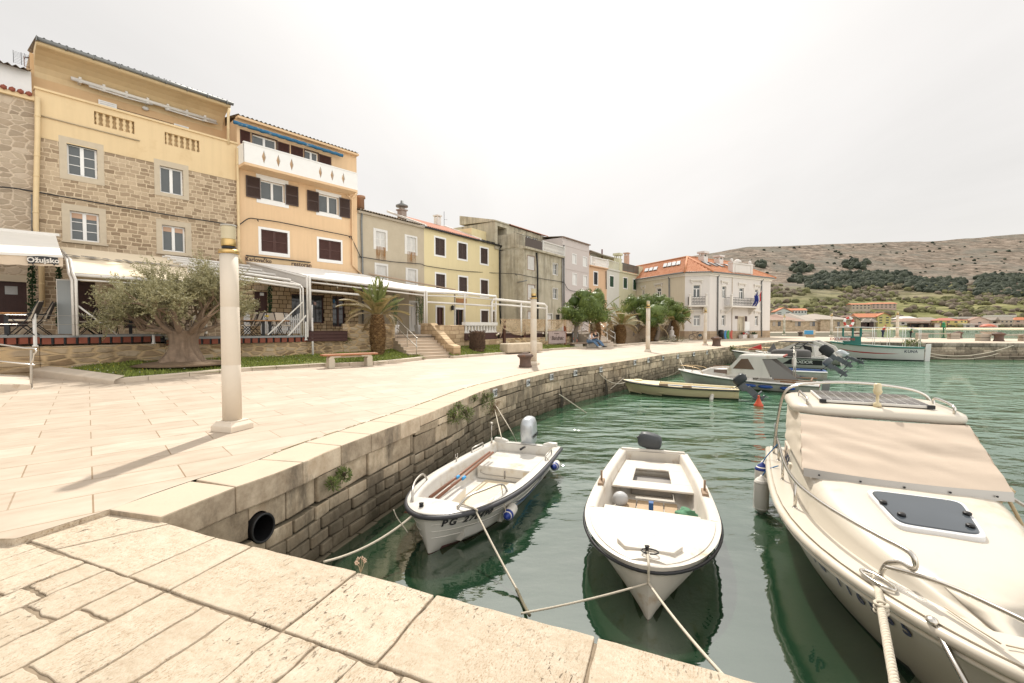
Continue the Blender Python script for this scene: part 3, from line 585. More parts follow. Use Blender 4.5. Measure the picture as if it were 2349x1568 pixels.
LEM=mat('lemon_plaster',(.69,.59,.35),.85,.05,.7,bump=.1,bs=25,streak=.10,dirt=(.60,.49,.26),ds=.5,dl=.58)
SURST=mat('stone_window_surround',(.53,.45,.335),.85,.12,4,bump=.2,bs=30)
LILAC=mat('pale_lilac_plaster',(.56,.50,.47),.85,.05,.8,bump=.1,bs=25,streak=.1)
PEACH=mat('peach_plaster',(.64,.43,.27),.85,.05,.8,streak=.1);PALEB=mat('pale_mint_plaster',(.60,.59,.53),.85,.05,.8,streak=.1);MINT=mat('light_green_plaster',(.56,.54,.375),.85,.06,.8,streak=.15)
WALLW=mat('white_harbour_plaster',(.66,.62,.58),.85,.05,.7,bump=.1,bs=22,streak=.1,dirt=(.58,.53,.48),ds=.5,dl=.6);WALLC=mat('cream_plaster',(.66,.59,.46),.85,.05,.7,streak=.12)
def cracked():
 t=NT('cracked_grey_stucco');f=t.noise(1.2,8,rough=.65);c=t.mix(f,(.38,.32,.235),(.54,.47,.355));p=t.map((1.9,1.9,1.9))
 d=t.n('ShaderNodeVectorMath',operation='ADD');t.l(p,d.inputs[0]);t.l(t.noise(1.6,3,out='Color'),d.inputs[1])
 v=t.n('ShaderNodeTexVoronoi',feature='DISTANCE_TO_EDGE');v.inputs['Scale'].default_value=1.25;t.l(d.outputs[0],v.inputs['Vector'])
 k=t.ramp(v.outputs['Distance'],(.0,(.8,.8,.8)),(.04,(0,0,0)));c=t.mix(k,c,(.47,.41,.31));return t.set(c,.9,t.bump(t.noise(30,6),.3,.01),spec=.15)
CRACK=cracked()
def conc():
 t=NT('stained_grey_render');f=t.noise(.9,9,rough=.68);c=t.ramp(f,(.28,(.26,.225,.165)),(.45,(.42,.375,.28)),(.6,(.52,.475,.37)),(.75,(.45,.40,.305)))
 g=t.noise(1.0,8,t.map((2.2,2.2,.22)),rough=.7);c=t.mix(t.ramp(g,(.47,(0,0,0)),(.63,(.6,.6,.6))),c,(.16,.145,.115));h=t.noise(1.0,6,t.map((.5,.5,.12)));c=t.mix(t.ramp(h,(.5,(0,0,0)),(.62,(.6,.6,.6))),c,(.46,.42,.32))
 return t.set(c,.92,t.bump(t.noise(22,6),.3,.015),spec=.12)
CONC=conc()
def hp(px,py,Y):p=at(px,py,Y);return(p.x,p.y)
A_,B_,C_,D_,E_,E2_,F_,G_,H_,I_,J_=hp(88,430,19.5),hp(547,500,25.4),hp(820,560,31.0),hp(973,600,36.1),hp(1147,620,44.6),hp(1201,640,43.1),hp(1290,640,49.3),hp(1351,640,54.3),hp(1392,650,57.6),hp(1420.4,650,60.5),hp(1474.5,650,66.5)
hd=V((B_[0]-A_[0],B_[1]-A_[1],0)).normalized();P0=V((A_[0],A_[1],0))-hd*7
h=House('stone_house',P0,(A_[0]-hd.x*.01,A_[1]-hd.y*.01),'rough stone house with white attic and tiled eaves cut by the left picture edge')
zt=h.loc((40,214))[1];dr=h.rect(z2(-400,675),z2(207,1030));h.op.append(dr);h.wall(h.mb(),0,zt,STONE0)
m=h.mb();m.box(dr[0]-.2,dr[1]+.25,-.03,.1,dr[3],dr[3]+.28);m.build('lintel',SURST,h.root)
m=h.mb();m.box(dr[0],dr[1],.12,.17,dr[2],dr[3]);[m.box(dr[1]-.16*k-.005,dr[1]-.16*k+.005,.112,.12,dr[2],dr[3])for k in range(1,20)];q=m.build('door',mat('dark_maroon_wood',(.05,.022,.018),.5,.2,5),h.root)
a=h.rect(z2(35,730),z2(132,795));m=h.mb();m.box(a[0],a[1],.095,.11,a[2],a[3]);m.build('window',CURTAIN,q)
m=h.mb();m.box(0,h.W,1.2,6,zt-.2,h.loc((60,178),1.2)[1]+.3);m.build('attic_wall',WHITE,h.root)
z_=h.loc((40,176),.9)[1]+.4;tile_roof(h,(0,.8,z_),(h.W,.8,z_),(0,4,z_+.8),(h.W,4,z_+.8),'roof',TILEOLD)
m=h.mb()
for k in range(30):m.tube([(k*.235,-.22,zt+.03),(k*.235,.9,zt+.28)],.1,6)
m.build('eave_tiles',mat('red_eave_tile',(.26,.075,.045),.8,.25,6),h.root)
m=h.mb();m.box(0,h.W,-.14,.1,zt-.18,zt);m.build('cornice',YELL,h.root)
h.pipe([z2(235,60),z2(238,330)],.03,ZINC,'cable_duct',-.06)
h=House('stone_house',A_,B_,'tall house of squared stone with pale orange parapet and long terrace loggia');h1=h;W=h.W
for tl,br,sur,bl in(((152.5,327.5),(224.6,412.5),((133.8,310),(240,427.5)),None),((366,380),(421,450.7),((352.5,363.7),(433.8,461)),None),((159.8,482.8),(229.4,557.7),((140.4,465.7),(245,562.4)),mat('pink_blind',(.55,.36,.25),.7,.1)),((371.4,515.6),(426,581),((357.3,501.5),(440,587.4)),mat('pink_blind',(.5,.3,.2)))):
 window(h,tl,br,'casement',sur,SURST,bars=2 if tl[0]<300 else 0,sill=tl[1]>470,blind=bl)
zb=(h.loc((90,309))[1]+h.loc((544,421))[1])/2;zp=(h.loc((76,196))[1]+h.loc((543.8,338))[1])/2;bal=[h.rect((215.5,255),(308.8,308.7)),h.rect((377.5,303),(457.5,350.7))]
dro=h.rect(z2(540,690),z2(712,1033));h.op.append(dro);dr2=h.rect(z2(900,720),z2(1080,1040));h.op.append(dr2)
h.wall(h.mb(),0,zb,STONEW)
m=h.mb()
for a in(dro,dr2):m.box(a[0],a[1],.14,.19,a[2],a[3])
m.build('door',mat('dark_maroon_wood',(.05,.022,.018)),h.root)
ops=h.op;h.op=bal;fl=zp-1.15
m=h.mb();h.wall(m,zb,zp,YELL,depth=.24,y0=-.02,y1=.24,name='parapet')
m=h.mb();m.box(-.03,W+.03,-.09,.30,zp,zp+.09);m.build('parapet_capping',YELL,h.root)
m=h.mb();m.box(0,W,.24,7,zb-.2,fl-.4);m.build('terrace_slab',YELLD,h.root)
for a in bal:
 n=6
 for k in range(n):
  m=h.mb();x=a[0]+(a[1]-a[0])*(k+.5)/n;hh=a[3]-a[2]
  m.lathe([(r,a[2]+hh*z)for r,z in((.055,0),(.055,.1),(.04,.13),(.085,.34),(.045,.52),(.085,.70),(.045,.88),(.06,.92),(.06,1))],10,(x,.1,0));m.build('baluster',YELL,h.root)
zr=(h.loc((95,84),.25)[1]+h.loc((529,239),.25)[1])/2
UW=1.7;h.op=[];wv=[h.rect((225,229),(269,300),UW),h.rect((398.5,284),(433,330),UW)]
gz=h.rect((268,248),(398,330),UW);gz=(wv[0][1],wv[1][0],fl-.4,gz[3]);h.op=[gz]
h.wall(h.mb(),fl-.5,zr-.15,YELLD,y0=UW,y1=7,name='upper_wall')
m=h.mb();x0,x1=gz[0],gz[1];m.box(x0,x1,UW+.1,UW+.18,gz[3]-.08,gz[3]);nb=4
for k in range(nb+1):x=x0+(x1-x0)*k/nb;m.box(x-.04,x+.04,UW+.1,UW+.17,gz[2],gz[3]-.08)
q=m.build('terrace_window',WHITE,h.root);m=h.mb();m.quad((x0,UW+.15,gz[2]),(x1,UW+.15,gz[2]),(x1,UW+.15,gz[3]),(x0,UW+.15,gz[3]));m.build('pane',GLASS,q)
for a in wv:m=h.mb();louvre(m,a[0],a[1],fl-.4,a[3],UW-.03,sp=.09);m.build('shutter',WHITE,h.root)
m=h.mb();prof=[(UW,zr-1.15)]+[(UW-(UW-.42)*(1-cos(t*pi/2)),zr-1.15+.9*sin(t*pi/2))for t in[i/6 for i in range(1,7)]]+[(.34,zr-.2),(.34,zr),(UW,zr)]
m.extr(prof,0,.12,W-.15,smooth=False);m.build('coved_eave',YELL,h.root)
m=h.mb();m.tube([(.1,.27,zr-.05),(W-.05,.27,zr-.05)],.09,8);[m.box(.1+k*.9,.13+k*.9,.16,.38,zr-.16,zr+.02)for k in range(9)];m.build('gutter',ZINC,h.root)
tile_roof(h,(.12,.3,zr+.05),(W-.1,.3,zr+.05),(.12,4.5,zr+1.0),(W-.1,4.5,zr+1.0),'roof',TILEOLD)
m=h.mb();a=h.loc((163,174),1.35);b=h.loc((496,285),1.35);zz=(a[1]+b[1])/2;m.tube([(a[0],1.35,zz),(b[0],1.35,zz)],.085,8);m.box(a[0],b[0],1.42,1.5,zz+.02,zz+.12)
for k in range(7):x=a[0]+(b[0]-a[0])*(k+.3)/7;m.box(x,x+.1,1.3,1.7,zz-.1,zz+.16)
for k in range(2):x=a[0]+.6+(b[0]-a[0])*.5*k;m.tube([(x,1.35,zz-.12),(x+1.5,1.2,zz-.2),(x+2.4,1.35,zz-.1)],.04,6)
m.build('rolled_awning',OLDWHITE,h.root)
m=h.mb();q_=h.loc(z1(1335,752),UW-.1);m.ball((q_[0],UW-.1,q_[1]),(.14,.08,.1));m.build('wall_lamp',OLDWHITE,h.root)
YP=mat('cream_downpipe',(.68,.52,.30),.5,.08,4)
h.pipe([z1(345,650),z1(345,1000),z1(330,1560),(82.5,525),(95,600),(97,705)],.095,YP,off=-.16);h.pipe([z1(2105,755),z1(2095,800),z1(2095,1080)],.07,YP,off=-.05);h.pipe([z1(2180,1120),z1(2185,1560),(548,590),(558,608)],.075,YP,off=-.12)
h.pipe([z1(360,815),z1(830,935),z1(1280,1050)],.03,mat('grey_conduit',(.45,.36,.24)),'conduit',-.06,6)
an=empty('television_antenna',h.wpt(.12,1.9,h.loc((92,163),1.9)[1]),h.root.rotation_euler.z,'dark grid television antenna on a short arm beside the tall stone house roof','antenna')
m=MB();m.tube([(.2,0,0),(-.35,0,0),(-.35,0,.55)],.018,6);m.tube([(-.35,0,.45),(.05,-.15,.62)],.014,6);m.build('mast',RUST,an)
m=MB()
for k in range(9):
 z=.12+k*.075;m.tube([(-.75,.1+.02*abs(k-4),z),(-.15,.1+.02*abs(k-4),z)],.006,4)
for x in(-.75,-.45,-.15):m.tube([(x,.16,.08),(x,.1,.42),(x,.16,.76)],.012,5)
m.build('reflector',BLACK,an);m=MB()
for dx,dz in((-.5,.62),(-.5,.3),(-.1,.62),(-.1,.3)):m.tube([(-.3,-.12,.46),(dx+.15,-.22,dz)],.01,5)
m.tube([(-.05,-.2,.75),(.05,-.2,.46),(-.05,-.2,.2)],.03,6);m.build('dipoles',BLACK,an);an.scale=(.8,.8,.8)
h=House('apricot_house',B_,C_,'apricot house with brown shutters and white balcony parapet pierced by diamonds');h2=h;W=h.W;BAL=-1.0
for tl,br,sur in((z3(340,640),z3(540,835),(z3(305,590),z3(572,877))),(z3(817,755),z3(980,935),(z3(793,720),z3(1003,968)))):
 window(h,tl,br,'casement',sur,WHITE,bars=0,pane=CURTAIN if tl[0]<0 else GLASS,openl=(0,.6))
for tl,br,sur in((z3(345,1045),z3(565,1250),(z3(322,1022),z3(582,1280))),(z3(817,1125),z3(1000,1307),(z3(800,1105),z3(1012,1333)))):window(h,tl,br,'shut',sur,WHITE,BROWN,sp=.055)
for tl,br in((z3(275,265),z3(475,440)),(z3(703,395),z3(815,540))):window(h,tl,br,'casement',.05,BROWN2,bars=0)
for tl,br in((z3(172,225),z3(265,370)),(z3(482,325),z3(583,470)),(z3(588,355),z3(695,500)),(z3(820,428),z3(923,560))):window(h,tl,br,'shut',None,None,BROWN,lv=1,sp=.055,name='shutter')
for tl,br,nm in((z4(210,610),z4(362,905),'door'),(z4(1050,660),z4(1190,990),'door')):window(h,tl,br,'door',None,None,BROWN,bars=0 if tl[0]<600 else 4,pane=BROWN if tl[0]<600 else DARKGLASS,name=nm)
window(h,z4(610,635),z4(965,955),'casement',None,None,BROWN,bars=1,pane=DARKGLASS)
zs_=h.loc((640,636))[1];zr=(h.loc((530,266))[1]+h.loc((803,354))[1])/2
h.wall(h.mb(),0,zs_,STONEG,name='stone_wall');h.wall(h.mb(),zs_,zr,ORAN)
for tl,br in((z4(205,545),z4(400,605)),(z4(605,575),z4(970,632)),(z4(1040,600),z4(1200,655))):
 a=h.rect(tl,br);n=int((a[1]-a[0])/.13);m=h.mb()
 for k in range(n):m.box(a[0]+(a[1]-a[0])*k/n+.012,a[0]+(a[1]-a[0])*(k+1)/n-.012,-.04,.05,a[2],a[3])
 m.build('flat_arch',mat('arch_stone',(.54,.43,.30),.85,.15,5,isl=.35,bump=.3),h.root)
c0=h.rect((560,322.4),(820,440.4),BAL);zt0=(h.loc((560,323),BAL)[1]+h.loc((820,403),BAL)[1])/2;zb0=(h.loc((560,367),BAL)[1]+h.loc((819,440),BAL)[1])/2;bx0,bx1=h.loc((560,340),BAL)[0],h.loc((820,420),BAL)[0]
m=h.mb();m.box(bx0,bx1,BAL,.1,zb0-.14,zb0);m.build('balcony_floor',ORAN,h.root)
dia=[h.loc(z3(x,y),BAL)[0]for x,y in((370,440),(488,478),(597,508),(832,580),(928,610),(1019,632))];xs=[bx0]+dia+[bx1];m=h.mb();zc=(zt0+zb0)/2;dh,dw=.36,.11;th=.1
edge=[bx0]+[v for x in dia for v in(x-dw,x,x+dw)]+[bx1]
for y_ in(BAL,BAL+th):
 for i in range(len(edge)-1):
  a,b=edge[i],edge[i+1];ha=dh if i and(i-1)%3==1 else 0;hb=dh if i<len(edge)-2 and i%3==1 else 0;ha=dh if(i%3==2)else 0
  if ha==0 and hb==0:m.quad((a,y_,zb0),(b,y_,zb0),(b,y_,zt0),(a,y_,zt0))
  else:m.quad((a,y_,zb0),(b,y_,zb0),(b,y_,zc-hb),(a,y_,zc-ha));m.quad((a,y_,zc+ha),(b,y_,zc+hb),(b,y_,zt0),(a,y_,zt0))
for x in dia:
 for s_ in(-1,1):
  for u_ in(-1,1):m.quad((x+s_*dw,BAL,zc),(x,BAL,zc+u_*dh),(x,BAL+th,zc+u_*dh),(x+s_*dw,BAL+th,zc))
m.box(bx0-.03,bx1+.03,BAL-.03,BAL+th+.03,zt0,zt0+.06);m.box(bx0,bx0+th,BAL+th,0,zb0,zt0);m.box(bx1-th,bx1,BAL+th,0,zb0,zt0);m.build('balcony_parapet',WHITE,h.root)
m=h.mb();m.box(-.02,W+.02,-.28,.1,zr-.06,zr+.06);m.build('eave_board',ORAN,h.root);tile_roof(h,(0,-.3,zr+.1),(W,-.3,zr+.1),(0,4,zr+.9),(W,4,zr+.9),'roof',TILEOLD)
m=h.mb();a=h.loc((536,279),-.3);b=h.loc((786,356),-.3);n=40;zz=(a[1]+b[1])/2-.04
m.tube([(a[0]+(b[0]-a[0])*i/n,-.3,zz+.015*sin(i*1.9))for i in range(n+1)],[.10+.03*noise.noise(V((i*.7,1,1)))for i in range(n+1)],9);m.build('rolled_awning',mat('blue_striped_canvas',(.035,.15,.28),.8,.35,9,dirt=(.35,.38,.38),ds=2.5,dl=.55),h.root)
h.pipe([z3(1130,750),z3(1090,790),z3(1095,1340),z3(1165,1415)],.07,ORAN,off=-.1);h.pipe([z3(690,600),z3(690,632),z3(930,690),z3(1025,735),z3(1085,805)],.05,ORAN,off=-.1)
sg=h.rect(z4(115,262),z4(800,372),-.06);zz0=(h.loc(z4(180,300),-.1)[1]+h.loc(z4(700,355),-.1)[1])/2+.17;sa_,sb_=h.loc(z4(140,300),-.1)[0],h.loc(z4(795,350),-.1)[0]
m=h.mb();m.box(sa_,sb_,-.1,-.02,zz0-.18,zz0+.16);q=m.build('sign_board',mat('tan_sign',(.52,.38,.22),.7,.1),h.root);m=h.mb();m.box(sa_-.1,sb_+.1,-.16,-.1,zz0+.16,zz0+.22);m.build('sign_hood',BLACK,h.root)
for tx,px,sz in(('Karlovačko',258,.30),('restoran',718,.36)):
 x=h.loc(z4(px,300),-.1)[0];text_mesh(tx,sz,.004,mat('dark_brown_ink',(.06,.035,.03)),'lettering',parent=h.root,M=basis((x,-.106,zz0),(1,0,0),(0,0,1)),bold=.008)
a=h.rect(z4(155,740),z4(207,803),-.02);m=h.mb();m.box(a[0],a[1],-.14,0,a[2],a[3]);m.build('letter_box',BLACK,h.root)
a=h.rect(z4(275,625),z4(318,658),.05);m=h.mb();m.box(a[0],a[1],.1,.108,a[2],a[3]);m.build('paper_notice',WHITE,h.root)
a=h.rect(z4(850,725),z4(878,760),.1);m=h.mb();m.box(a[0],a[1],.12,.125,a[2],a[3]);m.build('paper_notice',mat('pink_paper',(.7,.5,.47)),h.root)
a=h.rect(z4(1055,697),z4(1078,737),.1);m=h.mb();m.box(a[0],a[1],.12,.125,a[2],a[3]);m.build('sticker',mat('blue_sticker',(.05,.2,.42)),h.root)
def chimney(H,base,w_,hgt,mt,cap='flat',name='chimney'):
 m=H.mb();x,y,z=base
 if cap=='round':m.lathe([(w_,0),(w_*.95,hgt*.8),(w_*1.25,hgt*.82),(w_*1.25,hgt)],14,base)
 elif cap=='hood':
  m.box(x-w_,x+w_,y-w_,y+w_,z-.6,z+hgt*.45);m.box(x-w_*1.3,x+w_*1.3,y-w_*1.3,y+w_*1.3,z+hgt*.45,z+hgt*.52);m.lathe([(w_*.9,hgt*.52),(w_*.8,hgt*.66)],12,base)
  m.lathe([(w_*1.9,hgt*.66),(w_*1.9,hgt*.74),(w_*.5,hgt*.86),(w_*.4,hgt)],14,base,1)
 else:
  m.box(x-w_,x+w_,y-w_,y+w_,z-.6,z+hgt*.62)
  for sx in(-1,1):
   for sy in(-1,1):m.box(x+sx*w_*.75-.05,x+sx*w_*.75+.05,y+sy*w_*.75-.05,y+sy*w_*.75+.05,z+hgt*.62,z+hgt*.85)
  m.box(x-w_*1.3,x+w_*1.3,y-w_*1.3,y+w_*1.3,z+hgt*.85,z+hgt)
 return m.build(name,[mt,ZINC],H.root)
def rust_mat():
 t=NT('rust_runs');f=t.noise(1.0,7,t.map((7,7,.8)),rough=.65);s=t.n('ShaderNodeSeparateXYZ');t.l(t.n('ShaderNodeTexCoord').outputs['Generated'],s.inputs[0])
 a=t.math('MULTIPLY',t.ramp(f,(.38,(0,0,0)),(.6,(1,1,1))),t.ramp(s.outputs['Z'],(0,(0,0,0)),(.5,(.85,.85,.85))));t.set((.30,.15,.05),.9);t.l(a,t.b.inputs['Alpha']);return t.m
RUSTRUN=rust_mat()
h=House('stucco_house',C_,D_,'narrow grey stucco house with rust-streaked white shutters and a mossy eave');h3=h;W=h.W
for tl,br,sur in(((232,330),(328,495),((208,300),(348,530))),((538,385),(628,545),((515,362),(640,575))),((240,665),(338,860),((220,640),(355,890))),((545,705),(628,870),((525,690),(645,895)))):
 w_=window(h,z5(*tl),z5(*br),'oldshut',(z5(*sur[0]),z5(*sur[1])),OLDWHITE,OLDWHITE,sp=.075)
 a=h.rect(z5(*tl),z5(*br));m=h.mb();m.quad((a[0],-.026,a[2]-1.1),(a[1],-.026,a[2]-1.1),(a[1],-.026,a[2]),(a[0],-.026,a[2]));m.build('rust_stain',RUSTRUN,h.root)
window(h,z5(570,1030),z5(640,1300),'door',.12,WHITE,WHITE,bars=3,pane=WHITE,name='door')
zr=(h.loc(z5(45,128))[1]+h.loc(z5(705,290))[1])/2;h.wall(h.mb(),0,zr,CRACK)
m=h.mb();m.box(0,W,-.16,0,zr-.16,zr);m.build('cornice',mat('old_cornice',(.40,.34,.26),.9,.2,3),h.root);tile_roof(h,(0,-.25,zr+.06),(W,-.25,zr+.06),(0,4,zr+1.1),(W,4,zr+1.1),'roof',TILEOLD)
h.pipe([z5(100,150),z5(93,230),z5(105,760),z5(108,1240)],.06,ZINC);q_=h.loc(z5(85,112),.7);chimney(h,(q_[0],.7,q_[1]),.26,.85,mat('terracotta_pot',(.38,.22,.14),.8,.2,4),'round')
q_=h.loc(z5(490,205),3.6);chimney(h,(q_[0],3.6,q_[1]-.1),.27,1.55,mat('grey_brick',(.33,.28,.24),.9,.2,5,isl=.1),'hood')
h=House('lemon_house',D_,E_,'lemon yellow house with closed brown shutters under a pink tiled roof');h4=h;W=h.W
for tl,br,k in(((815,395),(910,580),'shut'),((1040,445),(1123,615),'shut'),((1260,495),(1330,660),'shut'),((822,750),(912,935),'shut'),((1048,780),(1128,950),'shut'),((1262,810),(1332,975),'shut'),((1265,1112),(1335,1290),'shut')):window(h,z5(*tl),z5(*br),k,.14,WHITE,BROWN2,sp=.06)
for tl,br in(((830,1078),(900,1300)),((1015,1100),(1093,1300)),((1365,1120),(1400,1300))):window(h,z5(*tl),z5(*br),'door',.16,WHITE,BROWN,bars=0,pane=BROWN if tl[0]<1000 else DARKGLASS,name='door')
zr=(h.loc(z5(705,302))[1]+h.loc(z5(1460,484))[1])/2;h.wall(h.mb(),0,zr,LEM)
m=h.mb();m.tube([(-.05,-.2,zr+.02),(W,-.2,zr+.02)],.08,8);m.build('gutter',BLACK,h.root);h.pipe([z5(1460,484),z5(1448,500),z5(1450,1100),z5(1458,1240)],.075,BLACK)
xr=h.loc(z5(1235,418))[0];rd=4.2;zg=h.loc(z5(640,222),rd)[1];tile_roof(h,(-.0,-.25,zr+.1),(xr,-.25,zr+.1),(0,rd,zg),(xr-.0,rd,zg),'roof',TILEPINK)
m=h.mb();m.box(xr,xr+.22,-.2,rd,zr,zr+.14);m.M=h.mb().M;m.hexa([(xr-.02,-.25,zr+.06),(xr+.2,-.25,zr+.06),(xr+.2,rd,zg-.05),(xr-.02,rd,zg-.05),(xr-.02,-.25,zr+.22),(xr+.2,-.25,zr+.22),(xr+.2,rd,zg+.14),(xr-.02,rd,zg+.14)]);m.hexa([(-.1,-.25,zr+.06),(.1,-.25,zr+.06),(.1,rd,zg-.05),(-.1,rd,zg-.05),(-.1,-.25,zr+.2),(.1,-.25,zr+.2),(.1,rd,zg+.12),(-.1,rd,zg+.12)]);m.build('verge',OLDWHITE,h.root)
zq=h.loc(z5(1330,345),1.0)[1];m=h.mb();m.box(xr+.3,W-.02,1.0,rd+1,zr-.2,zq);m.build('terrace_parapet',LEM,h.root);m=h.mb();[m.box(xr+.5+k*.75,xr+1.0+k*.75,-.1,.5,zr+.03,zr+.22)for k in range(5)];m.build('eave_vents',BLACK,h.root)
q_=h.loc(z5(838,262),rd);chimney(h,(q_[0],rd,q_[1]),.24,.8,OLDWHITE)
m=h.mb();q_=h.loc(z5(903,255),rd);m.tube([(q_[0],rd,q_[1]-.5),(q_[0],rd,q_[1]+1.1)],.02,5);m.tube([(q_[0],rd,q_[1]+.35),(q_[0]+.45,rd,q_[1]+.4)],.014,5);m.build('antenna',BLACK,h.root)
a=h.rect(z5(1020,990),z5(1120,1040),-.02);m=h.mb();m.box(a[0],a[1],-.06,0,a[2],a[3]);m.build('wooden_board',mat('orange_wood',(.34,.16,.06)),h.root)
q_=h.loc(z5(985,1085),-.15);m=h.mb();m.box(q_[0]-.09,q_[0]+.09,-.25,-.07,q_[1]-.2,q_[1]+.1);m.lathe([(.16,.1),(.02,.24)],6,(q_[0],-.16,q_[1]));m.build('wall_lantern',BLACK,h.root)
h=House('concrete_house',E2_,F_,'stained grey rendered house stepping forward with a roof terrace and white balustrade');h5=h;W=h.W
for tl,br in(((1720,570),(1790,720)),((1722,855),(1790,1010)),((1722,1120),(1788,1230))):window(h,z5(*tl),z5(*br),'oldshut',.05,mat('old_brick',(.32,.21,.15)),OLDWHITE,sp=.09)
for tl,br in(((1968,648),(2013,765)),((1968,892),(2013,1000))):window(h,z5(*tl),z5(*br),'casement',.04,WHITE,bars=1)
window(h,z5(1908,1145),z5(1962,1290),'door',.05,WHITE,WHITE,bars=2,pane=WHITE,name='door');window(h,z5(1998,1150),z5(2040,1290),'lite',None,None,BLACK,bars=0,pane=DARKGLASS,name='door')
zr=(h.loc(z5(1592,490))[1]+h.loc(z5(2068,595))[1])/2;h.wall(h.mb(),0,zr,CONC,y1=8)
m=h.mb();m.box(-.05,W,-.3,.5,zr,zr+.2);m.build('terrace_ledge',CONC,h.root);sx=-.0
m=h.mb();m.box(-.02,.18,.1,3.0,zr+.2,zr+1.55);m.build('side_parapet',CONC,h.root)
m=h.mb();xa,xb=h.loc(z5(1598,460))[0],h.loc(z5(1690,470))[0];xc,xd,xe=h.loc(z5(1690,470))[0],h.loc(z5(1852,510))[0],h.loc(z5(2066,570))[0];zl=zr+.2
m.tube([(xa,-.15,zl+1.0),(xd,-.15,zl+1.0)],.02,6);[m.tube([(xa+.12*k,-.15,zl),(xa+.12*k,-.15,zl+1.0)],.009,4)for k in range(int((xb-xa)/.12)+1)];m.build('iron_railing',BLACK,h.root)
m=h.mb();m.box(xc,xd,-.13,-.1,zl+.02,zl+.9);m.build('brown_screen',mat('brown_mesh_screen',(.10,.08,.07),.8,.2,8),h.root)
def balustrade(H,x0,x1,y,z0,hgt,mt,n,name='balustrade'):
 m=H.mb();m.box(x0,x1,y-.09,y+.09,z0+hgt-.1,z0+hgt);m.box(x0,x1,y-.08,y+.08,z0,z0+.08);m.box(x0-.08,x0+.08,y-.1,y+.1,z0,z0+hgt+.04);m.box(x1-.08,x1+.08,y-.1,y+.1,z0,z0+hgt+.04);q=m.build(name,mt,H.root)
 hh=hgt-.18
 for k in range(n):m=H.mb();m.lathe([(r,z0+.08+hh*z)for r,z in((.05,0),(.035,.1),(.075,.35),(.04,.6),(.06,.8),(.045,1))],8,(x0+.1+(x1-x0-.2)*(k+.5)/n,y,0));m.build('baluster',mt,q)
 return q
balustrade(h,xd+.1,xe,-.15,zl,1.0,OLDWHITE,18)
US=2.6;zU=h.loc(z5(1700,330),US)[1];h.op=[];wn=[h.rect(z5(1708,372),z5(1756,470),US),h.rect(z5(1770,393),z5(1822,480),US),h.rect(z5(1465,305),z5(1690,470),US)]
for tl,br in((z5(1708,372),z5(1756,470)),(z5(1770,393),z5(1822,480))):window(h,tl,br,'casement',None,None,WHITE,bars=0,off=US)
xq=h.loc(z5(1900,380),US)[0];h.op.append((-.6,.9,zl+.4,zU-.35));h.wall(h.mb(),zl-.1,zU,CONC,y0=US,y1=8,x0=-1.0,x1=xq,name='upper_wall',depth=1.6)
m=h.mb();m.box(-.6,.9,US+1.55,US+1.6,zl,zU);m.build('loggia_back',CONC,h.root)
tile_roof(h,(1.2,US-.3,zU+.05),(xq+.1,US-.3,zU+.05),(1.2,6.4,zU+1.1),(xq+.1,6.4,zU+1.1),'roof',TILEPINK);m=h.mb();m.hexa([(-1.1,US-.1,zU),(1.2,US-.1,zU),(1.2,7,zU+.2),(-1.1,7,zU+.2),(-1.1,US-.1,zU+.12),(1.2,US-.1,zU+.12),(1.2,7,zU+1.1),(-1.1,7,zU+1.1)]);m.build('roof_slab',CONC,h.root)
m=h.mb();q_=h.loc(z5(1168,310),4)
h.pipe([z5(1810,545),z5(1820,700),z5(1822,1240)],.075,BLACK);h.pipe([z5(2060,595),z5(2062,1240)],.045,ZINC);h.pipe([z5(2078,470),z5(2080,1240)],.07,ZINC)
m=h.mb();q_=h.loc(z5(1630,835),-.1);q2_=h.loc(z5(1715,826),-1.0);m.tube([(q_[0],0,q_[1]),(q_[0]+.1,-1.0,q_[1]+.12)],.05,6);m.build('wall_bracket',ZINC,h.root)
h=House('lilac_house',F_,G_,'tall pale lilac house with small white shuttered windows and a flat cornice');h6=h;W=h.W
for tl,br in(((383,297),(418,392)),((487,325),(520,418)),((385,487),(420,598)),((490,508),(522,610))):window(h,z6(*tl),z6(*br),'shut',.09,WHITE,WHITE,sp=.12)
zr=(h.loc(z6(280,132))[1]+h.loc(z6(543,212))[1])/2;h.wall(h.mb(),0,zr,LILAC,y1=9);m=h.mb();m.box(-.05,W+.05,-.2,.2,zr,zr+.1);m.build('cornice',mat('brown_cornice',(.22,.15,.11)),h.root)
for py in(487,212):
 z_=h.loc(z6(400,455 if py==487 else 235))[1];m=h.mb();m.box(0,W,-.03,0,z_-.04,z_+.04);m.build('string_course',LILAC,h.root)
tile_roof(h,(0,0,zr+.1),(W,0,zr+.1),(0,5,zr+.5),(W,5,zr+.5),'roof',TILEOLD)
h=House('peach_house',G_,H_,'small peach house with white roof balustrade and a single black-shuttered window');h7=h;W=h.W
window(h,z6(592,472),z6(627,598),'shut',.14,WHITE,mat('black_shutter',(.02,.022,.025)),lv=1,sp=.1)
zr=(h.loc(z6(545,413))[1]+h.loc(z6(712,447))[1])/2;h.wall(h.mb(),0,zr,PEACH,y1=9);m=h.mb();m.box(0,W,-.25,.3,zr,zr+.14);m.build('terrace_ledge',PEACH,h.root);balustrade(h,.15,W-.1,-.1,zr+.14,1.05,WHITE,14)
